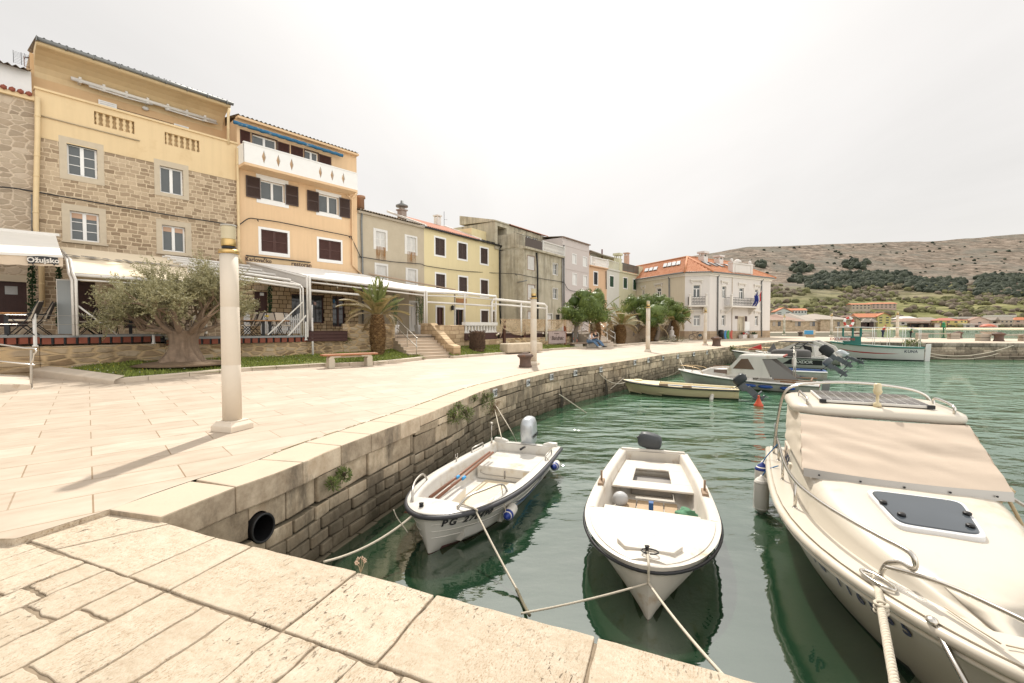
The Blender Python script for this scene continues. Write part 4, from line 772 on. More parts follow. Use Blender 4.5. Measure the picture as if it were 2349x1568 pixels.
zU=h.loc(z6(600,300),2.5)[1];h.op=[(.9,1.7,zr+.8,zU-.25)];h.wall(h.mb(),zr,zU,PEACH,y0=2.5,y1=8,name='upper_wall');m=h.mb();m.box(.9,1.7,2.65,2.7,zr+.8,zU-.25);m.build('window',DARKGLASS,h.root);m=h.mb();m.box(-.1,W,2.2,8,zU,zU+.12);m.build('roof',mat('brown_roof_sheet',(.2,.14,.1)),h.root)
def acunit(H,x,y,z):m=H.mb();m.box(x,x+.8,y-.3,y,z,z+.6);m.lathe([(.22,0),(.22,.02)],14,(0,0,0))if 0 else None;q=m.build('air_conditioner',WHITE,H.root);m=H.mb();m.tube([(x+.3,y-.32,z+.3),(x+.3,y-.30,z+.3)],.22,14);m.build('fan_grille',ZINC,q)
acunit(h,.1,2.5,zU-.9);m=h.mb();q_=h.loc(z6(672,300),3);m.tube([(q_[0],3,zU-.2),(q_[0],3,h.loc(z6(672,250),3)[1])],.1,8);m.build('flue',mat('maroon_metal',(.12,.04,.035)),h.root)
m=h.mb();m.tube([(W-.3,3.2,zU),(W-.3,3.2,zU+1.0)],.02,5);m.tube([(W-1.2,3.2,zU+.85),(W+.6,3.2,zU+.95)],.015,5);[m.tube([(W-1+.25*k,2.9,zU+.87),(W-1+.25*k,3.5,zU+.87)],.01,4)for k in range(6)];m.build('antenna',BLACK,h.root)
for(P,Q_,nm,lb,ws,mt)in((H_,I_,'pale_house','narrow off-white house with one green shutter and a terrace railing',[((748,510),(785,620))],PALEB),(I_,J_,'green_house','light green house with two dark green shutters and square chimneys',[((882,528),(918,633)),((977,545),(1010,648))],MINT)):
 h=House(nm,P,Q_,lb);W=h.W
 for tl,br in ws:window(h,z6(*tl),z6(*br),'shut',.13,WHITE,GREEN,sp=.1)
 zr=(h.loc(z6(718,452))[1]+h.loc(z6(840,470))[1])/2 if nm=='pale_house' else(h.loc(z6(850,475))[1]+h.loc(z6(1062,517))[1])/2
 h.wall(h.mb(),0,zr,mt,y1=9);m=h.mb();m.box(-.02,W+.02,-.12,.3,zr,zr+.18);m.build('terrace_ledge',mt,h.root);z_=zr+.18
 if nm=='pale_house':
  m=h.mb();m.tube([(.1,0,z_+1.1),(W,0,z_+1.0)],.025,6);[m.tube([(.1+.22*k,0,z_),(.1+.22*k,0,z_+1.08)],.012,4)for k in range(int(W/.22))];m.build('railing',WHITE,h.root);m=h.mb();m.box(0,W,1.6,1.8,z_,z_+1.2);m.build('terrace_wall',PALEB,h.root);zU=z_+2.3;m=h.mb();m.box(-.3,W,3.2,3.3,z_,zU-.1);m.build('upper_wall',PALEB,h.root);m=h.mb();m.hexa([(-.5,2,zU),(W+.2,2,zU-.15),(W+.2,7,zU+.3),(-.5,7,zU+.4),(-.5,2,zU+.1),(W+.2,2,zU-.05),(W+.2,7,zU+.4),(-.5,7,zU+.5)]);m.build('roof',mat('tin_roof',(.30,.27,.22)),h.root);h8=h;h.pipe([z6(712,462),z6(714,640)],.05,BLACK)
 else:
  m=h.mb();m.box(0,.9,-.02,.9,z_,z_+1.0);m.box(W-1.5,W,-.02,.3,z_,z_+1.25);m.build('parapet',mt,h.root);m=h.mb();[m.box(.9+(W-2.4)*k/3-.03,.9+(W-2.4)*k/3+.03,0,.06,z_,z_+1.15)for k in range(4)];m.box(.9,W-1.5,0,.06,z_+1.1,z_+1.16);m.box(.9,W-1.5,.02,.04,z_+.1,z_+1.1);m.build('railing',mat('dark_glass_railing',(.10,.10,.08),.3),h.root)
  q_=h.loc(z6(858,390),.5);chimney(h,(.55,.5,z_+.5),.38,h.loc(z6(858,300),.5)[1]-z_-.5,MINT);q_=h.loc(z6(913,330),3);chimney(h,(q_[0],3,q_[1]-.4),.3,1.1,mat('pinkish_render',(.5,.33,.25)))
  zU=z_+2.2;m=h.mb();m.box(.3,W-2.2,3.3,3.4,z_,zU);m.build('upper_wall',mt,h.root);m=h.mb();m.box(.2,W-2,2.3,7,zU,zU+.14);m.build('roof',mat('tin_roof',(.3,.27,.22)),h.root);acunit(h,2.2,3.3,zU-1.0);m=h.mb();m.tube([(W-2.1,2.4,z_),(W-2.1,2.4,zU)],.05,6);m.build('canopy_post',BLACK,h.root)
K0,K1,K2,K3=(18.2,63.4),(21.2,56.0),(24.03,55.5),(35.5,62.7)
r=empty('harbour_office',(24.03,55.5,0),0,'large white two-storey corner building with orange tiled roof, balconies and flags','building')
r.rotation_euler.z=0;bpy.context.view_layer.update();EZ=8.15
kl=V((K1[0]-K0[0],K1[1]-K0[1],0));KB=(K0[0]-kl.x*1.6,K0[1]-kl.y*1.6)
ha,hb,hc=House('w',KB,K1,root=r),House('w',K1,K2,root=r),House('w',K2,K3,root=r)
SILLT=mat('cornice_white',(.70,.66,.60),.7,.06,3)
def owin(H,tl,br,kind='transom',hood=True,nm='window',pane=None):
 w_=window(H,z6(*tl),z6(*br),kind,.12,SILLT,WHITE,bars=0,pane=pane,name=nm);a=H.rect(z6(*tl),z6(*br))
 if hood:
  m=H.mb();zh=a[3]+.55;m.box(a[0]-.35,a[1]+.35,-.2,0,zh,zh+.12);m.box(a[0]-.28,a[1]+.28,-.12,0,zh-.1,zh);m.box(a[0]-.25,a[0]-.1,-.14,0,zh-.3,zh-.1);m.box(a[1]+.1,a[1]+.25,-.14,0,zh-.3,zh-.1);m.build('window_hood',SILLT,w_)
owin(ha,(1205,635),(1250,735));owin(ha,(1072,655),(1085,735))
owin(hb,(1565,600),(1632,722),nm='balcony_door');owin(hb,(1567,895),(1632,998),pane=CURTAIN)
for tl,br in(((1848,610),(1885,728)),((2015,628),(2058,738)),((2168,643),(2200,733)),((1843,893),(1878,998)),((2168,900),(2198,995))):owin(hc,tl,br)
window(hc,z6(2005,915),z6(2056,1118),'transom',.16,mat('door_stone',(.55,.47,.36)),mat('cream_door',(.55,.49,.36)),bars=2,pane=mat('door_panel',(.52,.46,.34)),name='door')
for H,nm,mt in((ha,'left_wall',WALLC),(hb,'corner_wall',WALLW),(hc,'right_wall',WALLW)):H.wall(H.mb(),0,EZ,mt,name='wall',sides=(H is hc),y1=9)
for H in(ha,hb,hc):
 m=H.mb();m.extr([(0,EZ-.35),(-.12,EZ-.35),(-.14,EZ-.2),(-.3,EZ-.12),(-.32,EZ),(0,EZ)],0,-.1,H.W+.1);m.build('cornice',SILLT,r)
 m=H.mb();m.box(0,H.W,-.06,0,0,1.05);m.build('stone_plinth',masonry('plinth_stone',(.36,.29,.22),(.46,.38,.29),(.30,.24,.18),.7,.35,.012,.02),r)
 m=H.mb();m.tube([(-.1,-.4,EZ+.06),(H.W+.1,-.4,EZ+.06)],.09,8);m.build('gutter',ZINC,r)
ap=V((22.96,60.0,10.75));IN=lambda p,z:V((p[0],p[1],z));R0=House('w',(24.03,55.5),(25.03,55.5),root=r)
cv=lambda p:V(p)-V((24.03,55.5,0));k1,k2,k3=IN((21.0,55.55),EZ+.1),IN((24.15,55.0),EZ+.1),IN((36.2,62.6),EZ+.1);rd3=(V((K3[0],K3[1],0))-V((K2[0],K2[1],0))).normalized();e3=ap+rd3*9.8;kb=IN((KB[0]-.4,KB[1]-.2),EZ+.1);lb=IN((ap.x+(KB[0]-K1[0]),ap.y+(KB[1]-K1[1])),10.75)
class RR:pass
R0.T=None;RRt=lambda a,b,c,d:tile_roof(R0,cv(a),cv(b),cv(c),cv(d),'roof',TILE,.26)
RRt(kb,k1,lb,ap);RRt(k1,k2,ap,ap);RRt(k2,k3,ap,e3);bk3=k3+V((-rd3.y,rd3.x,0))*9.0;RRt(k3,bk3,e3,e3);RRt(bk3,bk3-rd3*12,e3,ap)
m=MB();[m.tube([cv(a),cv(b)],.13,8)for a,b in((k1,ap),(k2,ap),(ap,e3),(ap,lb),(k3,e3))];m.build('ridge_tiles',mat('ridge_tile',(.50,.22,.11),.8,.2,4),r)
SKY_L=glassy('skylight_glass',(.45,.46,.47),.12)
def skylight(e0,e1,r0,r1,u0,u1,v0,v1):
 f=lambda u,v:(V(e0).lerp(V(e1),u)).lerp(V(r0).lerp(V(r1),u),v)
 P=[f(u0,v0),f(u1,v0),f(u1,v1),f(u0,v1)];n=(P[1]-P[0]).cross(P[3]-P[0]).normalized();n=n if n.z>0 else-n
 m=MB();m.hexa([cv(p+n*.05)for p in P]+[cv(p+n*.14)for p in P]);q=m.build('skylight',ZINC,r);c=sum(P,V((0,0,0)))/4;m=MB();m.add([cv(c+(p-c)*.85+n*.148)for p in P],[(0,1,2,3)]);m.build('pane',SKY_L,q)
for k in range(3):skylight(kb,k1,lb,ap,.62+k*.045,.655+k*.045,.40,.62)
for k in range(4):skylight(kb,k1,lb,ap,.80+k*.04,.832+k*.04,.5,.74)
for u in(.10,.22,.33,.52):skylight(k2,k3,ap,e3,u,u+.06,.42,.66)
for H,px,mt_,hh in((hc,(1660,390),WALLW,1.75),(hc,(1812,405),WALLW,1.5)):
 x,z=H.loc(z6(*px),3.2);chimney(H,(x,3.2,z-.2),.42,hh,mt_)
a=hc.rect(z6(1940,388),z6(2130,515));m=hc.mb();zt_=hc.loc(z6(2030,400))[1];m.box(a[0],a[1],-.15,.4,EZ,zt_);m.box(a[0]-.1,a[1]+.1,-.25,.45,zt_,zt_+.15);m.box(a[0]-.05,a[0]+.35,-.2,.45,EZ,zt_+.25);m.box(a[1]-.35,a[1]+.05,-.2,.45,EZ,zt_+.25);m.box(a[0]+.5,a[1]-.5,-.2,-.15,EZ+.35,zt_-.2)
[m.ball((x,.1,zt_+.42),(.2,.2,.26),10,6)for x in(a[0]+.15,a[1]-.15)];m.lathe([(.5,0),(.45,.3),(.15,.5)],12,((a[0]+a[1])/2-.7,.15,zt_+.15));m.build('parapet_gable',WALLW,r)
def balcony(H,p0,p1,zpx,dep,nm):
 x0=H.loc(z6(*p0),-dep)[0];x1=H.loc(z6(*p1),-dep)[0];zf=H.loc(z6(*zpx),-dep)[1]
 m=H.mb();m.box(x0-.08,x1+.08,-dep-.08,0,zf-.2,zf);[m.hexa([(x,0,zf-1.0),(x+.25,0,zf-1.0),(x+.25,-.15,zf-1.0),(x,-.15,zf-1.0),(x,0,zf-.2),(x+.25,0,zf-.2),(x+.25,-dep+.1,zf-.2),(x,-dep+.1,zf-.2)][0:4][::-1]+[(x,0,zf-.2),(x+.25,0,zf-.2),(x+.25,-dep+.1,zf-.2),(x,-dep+.1,zf-.2)][::-1])for x in(x0+.15,x1-.4)];q=m.build('balcony',SILLT,r)
 m=H.mb();[(m.box(x-.13,x+.13,-dep,-dep+.26,zf,zf+1.15),m.ball((x,-dep+.13,zf+1.28),.14,10,6))for x in(x0+.13,x1-.13)];m.build('balcony_pier',SILLT,q)
 m=H.mb();m.bar((x0+.26,-dep+.13,zf+1.0),(x1-.26,-dep+.13,zf+1.0),.05,.04);m.bar((x0+.26,-dep+.13,zf+.08),(x1-.26,-dep+.13,zf+.08),.04,.03);n=max(3,int((x1-x0)/.36))
 for k in range(n):
  x=x0+.3+(x1-x0-.6)*(k+.5)/n;m.tube([(x-.16,-dep+.13,zf+.1),(x-.16,-dep+.13,zf+1.0)],.014,4)
  for zc,rr in((.36,.13),(.7,.12)):m.tube([(x+rr*cos(t)*(1-t/14),-dep+.13,zf+zc+rr*sin(t)*(1-t/14))for t in[j*.55 for j in range(16)]],.014,4)
 for x in(x0+.03,x1-.03):m.bar((x,-dep+.2,zf+1.0),(x,0,zf+1.0),.04);[m.tube([(x,-dep+.3+j*.14,zf),(x,-dep+.3+j*.14,zf+1.0)],.012,4)for j in range(int(dep/.14)-1)]
 m.build('balcony_railing',BLACK,q);return x0,x1,zf
balcony(hb,(1525,800),(1708,800),(1620,795),.9,'b');bx=balcony(hc,(1942,805),(2200,805),(2080,805),1.0,'b')
hc.pipe([z6(1828,490),z6(1808,520),z6(1802,1090)],.085,ZINC);hc.pipe([z6(2252,540),z6(2235,570),z6(2233,1105)],.085,ZINC);hc.pipe([z6(1948,500),z6(1942,1100)],.03,mat('grey_conduit',(.45,.36,.24)),'conduit',-.05);ha.pipe([z6(1320,515),z6(1328,540),z6(1330,735),z6(1332,1080)],.085,ZINC)
for tl,br,mt_ in(((1976,903),(2000,930),mat('dark_plaque',(.06,.03,.025))),((2071,905),(2090,955),mat('dark_plaque',(.06,.03,.025))),((2071,960),(2112,1080),WHITE)):a=hc.rect(z6(*tl),z6(*br),-.03);m=hc.mb();m.box(a[0],a[1],-.06,0,a[2],a[3]);m.build('wall_board',mt_,r)
m=hc.mb();W_=hc.W;m.box(W_,W_+1.0,3,5.5,3.9,4.1);m.box(W_+.8,W_+1.0,3,3.2,4.1,5.3);m.box(W_,W_+1.0,3,3.06,4.1,4.9);m.build('side_balcony',SILLT,r)
def flag(name,label,cols,x0,lean):
 p=hc.wpt(x0,-1.05,bx[2]+.7);f=empty(name,p,hc.root.rotation_euler.z if 0 else atan2(hc.d.y,hc.d.x),label,'flag','flags on the balcony')
 m=MB();m.tube([(0,0,-.4),(lean,-.7,1.35)],.02,6);m.ball((lean,-.7,1.37),.04,8,6);m.build('pole',OLDWHITE,f);m=MB()
 for k,c in enumerate(cols):
  rg=[]
  for i in range(8):
   t=i/7;row=[]
   for j in range(4):
    s_=(k+j/3)/len(cols);row.append((lean*(1-s_*.55)-t*.55*lean+.05*sin(6*t+s_*4),-.7*(1-s_*.5)+.1*sin(5*t+3*s_),1.3-s_*.75-t*1.35+.06*sin(7*s_)))
   rg.append(row)
  m.loft(rg,k)
 m.build('cloth',[mat(*c)for c in cols],f)
xf=hc.loc(z6(2165,760),-1.0)[0]
flag('flag','blue flag drooping from the balcony of the white corner building',[('flag_blue',(.012,.022,.16),.8),('flag_blue',(.012,.022,.16),.8)],xf-1.0,.55);flag('flag','red, white and blue flag drooping from the balcony of the white corner building',[('flag_red',(.5,.02,.02),.8),('flag_white',(.75,.74,.73),.8),('flag_navy',(.02,.03,.22),.8)],xf-.4,.75)
cab=[]
for H,pts in((h1,[(-20,428),(30,432),(78,440),(180,458),(300,479),(420,499),(480,508),(540,517)]),(h2,[(552,514),(570,502),(590,503),(640,510),(720,526),(800,542),(806,546),(826,588)]),(h3,[(829,590),(900,601),(965,606)]),(h4,[(980,611),(1060,622),(1140,627)])):cab+=[H.wpt(H.loc(p,-.14)[0],-.14,H.loc(p,-.14)[1])for p in pts]
cab2=[h5.wpt(h5.loc(p,-.14)[0],-.14,h5.loc(p,-.14)[1])for p in(z5(1600,752),z5(1720,775),z5(1880,803),z5(2060,830))]+[h6.wpt(h6.loc(p,-.14)[0],-.14,h6.loc(p,-.14)[1])for p in(z6(300,570),z6(345,645),z6(440,665))]
m=MB();m.tube(smooth_line(cab+cab2,3),.028,6);[m.tube([p,p+V((.12,-.1,-.15))],.03,5)for p in(cab[7],cab[10],cab[13],cab[15],cab2[0],cab2[3])]
tag(m.build('overhead_cable',BLACK),'long black electric cable looping along the house fronts','cable')
def tp(px,Y,z=0):p=at(px,765,Y);return V((p.x,p.y,z))
TL=[(-120,13.3,.45),(90,15.4,.39),(378,18.3,.32),(553,20.4,.28),(704,22.2,.28),(787,23.0,.35),(906,24.3,.45)]
TR=[(1010,25.7,.5),(1066,27.5,.5),(1146,31,.41),(1230,33,.3),(1312,36.5,.15)]
TLp=[tp(a,b,c)for a,b,c in TL];TRp=[tp(a,b,c)for a,b,c in TR]
KL=[G(260,880),G(420,866),G(550,853.5),G(748,841.5),G(869,838),G(979,825)];KR=[G(1040,822.5),G(1146,814),G(1230,806.8),G(1350,798.6),G(1415,794)]
GRASSG=mat('lawn_ground',(.14,.15,.04),.95,.35,3,bump=.5,bs=30,dirt=(.16,.115,.06),ds=.8,dl=.60)
def resamp(P,n):l=Line(P);return[l.at(l.L*i/(n-1))[0]for i in range(n)]
lawns=[]
for nm,K,T in(('left',[G(-60,846,.0)]+KL,TLp),('right',KR[:4],TRp)):
 a,b=resamp(K,40),resamp(T,40);rings=[]
 for j in range(9):
  t=j/8;rings.append([V((p.x+(q.x-p.x)*t,p.y+(q.y-p.y)*t,.09+(q.z-.09)*t**1.2+noise.noise(V((p.x+(q.x-p.x)*t,p.y+(q.y-p.y)*t,0))*1.3)*.03))for p,q in zip(a,b)])
 m=MB();m.loft(rings);tag(fixn(m.build('lawn_ground',GRASSG)),kind='structure',label='earth under the lawn',cat='lawn');lawns.append(rings)
gm=MB();gr=random.Random(3);BL=mat('grass_blade',(.21,.25,.05),.8,.25,9,isl=.7);FLW=mat('yellow_flower',(.60,.45,.03),.8,.1);FLW2=mat('daisy',(.7,.7,.66),.8,.1)
ring_of=lambda R,u,v:(lambda i,j:R[j][i].lerp(R[j][i+1],u*(len(R[0])-1)-i).lerp(R[j+1][i].lerp(R[j+1][i+1],u*(len(R[0])-1)-i),v*(len(R)-1)-j))(min(int(u*(len(R[0])-1)),len(R[0])-2),min(int(v*(len(R)-1)),len(R)-2))
for R,n in((lawns[0],26000),(lawns[1],11000)):
 for _ in range(n):
  p=ring_of(R,gr.random(),gr.uniform(.06,.97));d=noise.noise(V((p.x*.8,p.y*.8,4)))
  if(p-V((-12.6,17.3,p.z))).length<1.5+d:continue
  if d<-.28 and gr.random()<.7:continue
  h_=gr.uniform(.04,.11)*(1+.6*d);a=gr.random()*6.28;wv=V((cos(a),sin(a),0))*gr.uniform(.012,.024);l=V((gr.uniform(-.05,.05),gr.uniform(-.05,.05),h_))
  gm.add([p-wv,p+wv,p+l],[(0,1,2)])
 for _ in range(n//90):
  p=ring_of(R,gr.random(),gr.uniform(.1,.9));k=gr.choice((1,1,2));z=V((0,0,gr.uniform(.07,.12)));s_=gr.uniform(.012,.022)
  gm.add([p+z+V((s_,0,0)),p+z+V((0,s_,.01)),p+z+V((-s_,0,0)),p+z+V((0,-s_,.01)),p+z+V((0,0,.02))],[(0,1,4),(1,2,4),(2,3,4),(3,0,4)],k)
tag(gm.build('grass',[BL,FLW,FLW2]),kind='stuff',label='short green grass with small spring flowers',cat='grass')
def kerb(pts,wd,z1,label,z0=-.05,ln=(.8,1.3),seed=1):
 l=Line(pts);rd=random.Random(seed);m=MB();d=0
 while d<l.L-.05:
  e=min(d+rd.uniform(*ln),l.L);(a,n1),(b,n2)=l.at(d+.006),l.at(e-.006);P=lambda q,n,k,z:V((q.x+n.x*k,q.y+n.y*k,z+q.z));o=rd.uniform(-.006,.006)
  m.hexa([P(a,n1,-wd,z0),P(b,n2,-wd,z0),P(b,n2,o,z0),P(a,n1,o,z0),P(a,n1,-wd,z1),P(b,n2,-wd,z1),P(b,n2,o,z1),P(a,n1,o,z1)]);d=e
 return tag(m.build('kerb',KERB,bev=.014,seg=2),label,'kerb')
kerb(smooth_line(KL[:4],4),.22,.14,'pale stone kerb along the lawn under the olive tree');kerb([G(725,835),G(749,843.5),G(869,838),G(979,825.5),G(960,820)][1:],.3,.15,'pale stone kerb around the palm lawn left of the steps',seed=4)
kerb(smooth_line(KR[:4],4),.25,.12,'long pale kerb of the lawn right of the steps',seed=5)
kerb(smooth_line([G(1415,795.5),G(1480,789.5),G(1551,783.4),G(1588,780)],3),.3,.14,'pale kerb in front of the palm garden by the white building',seed=6)
m=MB();a=[G(-120,851),G(0,859),G(110,868),G(262,882)];rr=[[],[],[],[]]
for p,hgt in zip(a,(.34,.28,.25,.13)):
 for k,(o,z)in enumerate(((0,-.05),(0,hgt-.03),(.06,hgt),(.55,hgt+.06))):rr[k].append(V((p.x-.25*o,p.y+o,z)))
m.loft(rr,smooth=False);tag(fixn(m.build('stone_edge',KERB,bev=.02)),'rough low stone edge curving up beside the ramp at left','kerb')
m=MB();p0,p1=G(72,893),G(-150,915);q0,q1=G(66,872),G(-150,880);m.hexa([p0+V((0,0,-.02)),q0+V((0,0,-.02)),q1+V((0,0,-.02)),p1+V((0,0,-.02)),p0+V((0,0,.12)),q0+V((0,0,.12)),q1+V((0,0,.40)),p1+V((0,0,.40))])
tag(fixn(m.build('ramp',KERB,bev=.015)),'pale stone ramp with a handrail at the left picture edge','ramp')
hr=empty('handrail',G(72,892),0,'steel tube handrail of the ramp at the left edge','handrail');o=G(72,892);pt=lambda px,py:at(px,py,o.y)-o
m=MB();m.bar((0,0,0),pt(72,803),.055,.03);m.lathe([(.06,0),(.06,.015)],10);m.build('post',DULLSTEEL,hr)
m=MB();m.tube([pt(-120,786),pt(0,790.5),pt(58,799)]+[pt(72+12*sin(t),806-7*cos(t))for t in(.2,.8,1.4,2.0,2.6)]+[pt(76,826),pt(73,836)],.022,8);m.build('top_rail',STEEL,hr);m=MB();m.tube([pt(-120,821),pt(0,829),pt(80,838)],.02,8);m.build('lower_rail',STEEL,hr)
RUB=rubble('terrace_rubble',[(.22,.155,.09),(.44,.33,.21),(.54,.44,.31),(.30,.20,.11),(.48,.39,.28)],(.55,.40,.23),2.7,5.2,.13,dark=(.17,.12,.07),bump=.8)
TSTONE=masonry('dressed_terrace_stone',(.36,.28,.20),(.60,.49,.36),(.25,.185,.125),.45,.24,.014,.08,dark=(.25,.18,.11),rnd=.7)
FLOOR=mat('terrace_floor',(.40,.33,.26),.85,.15,1.5)
def wallseg(P,q,z0,z1,mt,th=.4,name='terrace_wall',root=None,label=None,x0=0,x1=None):
 H=House(name,P,q,label,'wall',root=root);m=H.mb();m.box(x0,H.W if x1 is None else x1,0,th,z0,z1);m.build('wall',mt,H.root,bev=.02);return H
def bakeroot(lbl,p):return empty('terrace_wall',(p.x,p.y,0),0,lbl,'wall')
bpy.context.view_layer.update()
r_=bakeroot('rough ochre stone wall carrying the restaurant decks behind the olive tree',TLp[2]);bpy.context.view_layer.update()
for a,b,z in((0,1,1.02),(1,2,1.0),(2,3,.98),(3,4,.93),(4,5,.95)):wallseg(TLp[a],TLp[b],-.1,z,RUB,root=r_)
r_=bakeroot('yellowish rubble terrace wall behind the stout palm',TLp[5]);bpy.context.view_layer.update();wallseg(TLp[5],TLp[6],-.1,1.8,RUB,root=r_)
r_=bakeroot('dressed stone terrace wall right of the steps',TRp[0]);bpy.context.view_layer.update();wallseg(TRp[0],TRp[1],-.1,1.74,TSTONE,root=r_);wallseg(TRp[1],TRp[2],-.1,.82,TSTONE,root=r_)
r_=bakeroot('low rubble wall under the net fence',TRp[2]);bpy.context.view_layer.update();wallseg(TRp[2],TRp[3],-.1,.85,RUB,root=r_);wallseg(TRp[3],TRp[4],-.1,.85,RUB,root=r_)
m=MB();fl=[p for p in TLp]+[tp(1010,25.7)]+[tp(1066,27.5),tp(1146,31),tp(1230,33),tp(1312,36.5)]+[V((*hp(1351,640,54.3),0)),V((*hp(1290,640,49.3),0)),V((*E2_,0)),V((*E_,0)),V((*D_,0)),V((*C_,0)),V((*B_,0)),V((*A_,0)),V((A_[0]-3.5,A_[1]-4.5,0))]
m.add([V((p.x,p.y,1.12))for p in fl],[tuple(range(len(fl)))]);tag(fixn(m.build('terrace_floor',FLOOR)),kind='structure',label='paved terrace floor',cat='pavement')
REDJ=mat('red_joist_end',(.25,.075,.045),.8,.2,6,isl=.3);DECKE=mat('grey_deck_edge',(.26,.27,.27),.5,.15,5)
def deck(P,Qp,zt,lbl,inx=0):
 H=House('timber_deck',P,Qp,lbl,'deck');m=H.mb();m.box(0,H.W,-.05,3.0,zt-.05,zt);m.build('deck_boards',mat('deck_boards',(.23,.19,.16),.8,.2,3),H.root)
 m=H.mb();m.box(-.01,H.W+.01,-.09,-.05,zt-.07,zt+.02);m.build('deck_edge',DECKE,H.root);m=H.mb();x=.05
 while x<H.W-.2:m.box(x,x+.22,-.06,.2,zt-.29,zt-.07);x+=.31
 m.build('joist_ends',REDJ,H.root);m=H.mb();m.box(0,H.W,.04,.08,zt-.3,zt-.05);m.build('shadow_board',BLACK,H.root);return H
dk1=deck(TLp[0],TLp[1],1.39,'timber deck with red joist ends at the left edge');dk1b=deck(TLp[1],TLp[2],1.36,'timber deck with red joist ends behind the olive tree');dk2=deck(TLp[2],TLp[4],1.22,'timber deck with red joist ends carrying the long wooden table')
bx_=House('planter_box',tp(706,22.1),tp(797,22.9),'long dark brown timber box on the terrace wall','planter');m=bx_.mb();[m.box(0,bx_.W,-.04,.6,.94+k*.16,.94+k*.16+.15)for k in range(3)];m.box(-.02,bx_.W+.02,-.06,.62,1.42,1.45);m.build('boards',mat('chocolate_planks',(.07,.03,.025),.7,.2,5),bx_.root,bev=.008)
SB0,SB1=G(953,825.6),G(1037,821);sx=(SB1-SB0).normalized();sy=V((-sx.y,sx.x,0));SW=(SB1-SB0).length
st=empty('stone_steps',SB0,atan2(sx.y,sx.x),'broad flight of pale stone steps up to the terrace with steel handrail','steps');m=MB();NS=8;RZ,RX=1.2/NS,.30
for k in range(NS):m.box(-.18,SW+.02,k*RX,3.4,k*RZ,(k+1)*RZ-.03);m.box(-.21,SW+.03,k*RX-.03,3.4,(k+1)*RZ-.03,(k+1)*RZ)
m.build('steps',mat('step_stone',(.52,.42,.315),.75,.12,3,bump=.2),st,bev=.006)
def srail(x):
 m=MB();[m.tube([(x,y,z),(x,y,z+.95)],.022,8)for y,z in((.1,RZ),(1.05,RZ*4),(2.1,RZ*7))];m.build('rail_post',DULLSTEEL,st)
 for h_,n_ in((.95,'handrail'),(.5,'lower_rail')):m=MB();m.tube([(x,0,h_+RZ-.03),(x,.1,h_+RZ),(x,2.1,h_+RZ*7),(x,2.2,h_+RZ*7)],.024,8);m.build(n_,STEEL,st)
srail(.12)
ck=empty('stair_cheek_wall',SB1,atan2(sx.y,sx.x),'sloping stone cheek wall on the right of the steps','wall');m=MB();m.extr([(-.1,0),(-.1,.62),(.45,.72),(2.3,1.85),(3.4,1.85),(3.4,0)],0,.04,.5);m.build('wall',masonry('cheek_stone',(.38,.30,.21),(.60,.49,.36),(.26,.19,.13),.42,.24,.014,.08,plane='yz',rnd=.7),ck,bev=.03)
gw=empty('garden_wall',(*hp(1405,760,43),0),0,'brown rubble garden wall behind the palms','wall');bpy.context.view_layer.update();H=wallseg(tp(1402,43),tp(1560,53.5),-.1,1.78,rubble('brown_rubble',[(.20,.15,.10),(.30,.23,.16),(.26,.2,.13)],(.24,.18,.12),1.6,2.6,.05),root=gw)
S2=G(1398,793.5);s2=empty('stone_steps',S2,atan2(.62,.78),'short pale steps with steel rails behind the seated couple','steps');m=MB();[m.box(-1.5,.9,k*.3,4,k*.15,(k+1)*.15)for k in range(7)];m.build('steps',mat('step_stone2',(.56,.48,.39),.75,.1),s2)
for x in(-1.3,-.2,.85):m=MB();m.tube([(x,.1,1.05),(x,2.0,2.0)],.03,6);m.tube([(x,.1,.6),(x,2.0,1.55)],.025,6);[m.tube([(x,y,0),(x,y,1.05+(y-.1)*.5)],.03,6)for y in(.1,1.0,2.0)];m.build('handrail',STEEL,s2)
CANW=mat('white_canvas',(.72,.69,.63),.7,.06,2,bump=.1,bs=15);CANB=mat('beige_canvas',(.58,.46,.30),.75,.08,2,bump=.1,bs=15);CANB2=mat('cream_canvas',(.72,.62,.46),.75,.05,2);PIPE=mat('white_steel_tube',(.70,.67,.62),.4,.06,4,dirt=(.40,.27,.15),ds=5,dl=.68)
aw=empty('awning',tp(-100,14),0,'white canvas awning with a beer badge at the left edge','awning');O_=aw.location
H=House('x',(tp(-200,12.8).x,tp(-200,12.8).y),(tp(144,15.3).x,tp(144,15.3).y))
bpy.data.objects.remove(H.root);fz=[at(-200,572,12.8).z,at(144,589,15.3).z];fA,fB=at(-200,572,12.8)-O_,at(144,589,15.3)-O_;bA,bB=at(-200,510,16.9)-O_,at(128,541,18.6)-O_;vz=at(144,612,15.3).z-at(144,589,15.3).z
m=MB();n=24
rows=[[bA.lerp(bB,i/n)for i in range(n+1)],[bA.lerp(bB,i/n).lerp(fA.lerp(fB,i/n),.5)-V((0,0,.05))for i in range(n+1)],[fA.lerp(fB,i/n)for i in range(n+1)]];m.loft(rows);m.build('canopy',CANW,aw)
m=MB();m.loft([rows[2],[p+V((0,0,vz))+V((.02*sin(i*.9),-.02*sin(i*.9),.012*sin(i*2.1)))for i,p in enumerate(rows[2])]]);m.build('valance',mat('beige_valance',(.60,.49,.37),.75,.06,2),aw);m=MB();m.bar(fA,fB,.06,.08);m.build('front_bar',PIPE,aw);m=MB();m.bar(bA-V((0,0,-.03)),bB.lerp(bA,-.03)+V((0,0,.03)),.12,.1);m.build('cassette',PIPE,aw)
ax=(fB-fA).normalized();bp=at(97,598,15.0)-O_;bp=fA+ax*((bp-fA).dot(ax));bp.z+=vz*.52;nrm=V((ax.y,-ax.x,0));bw=.36
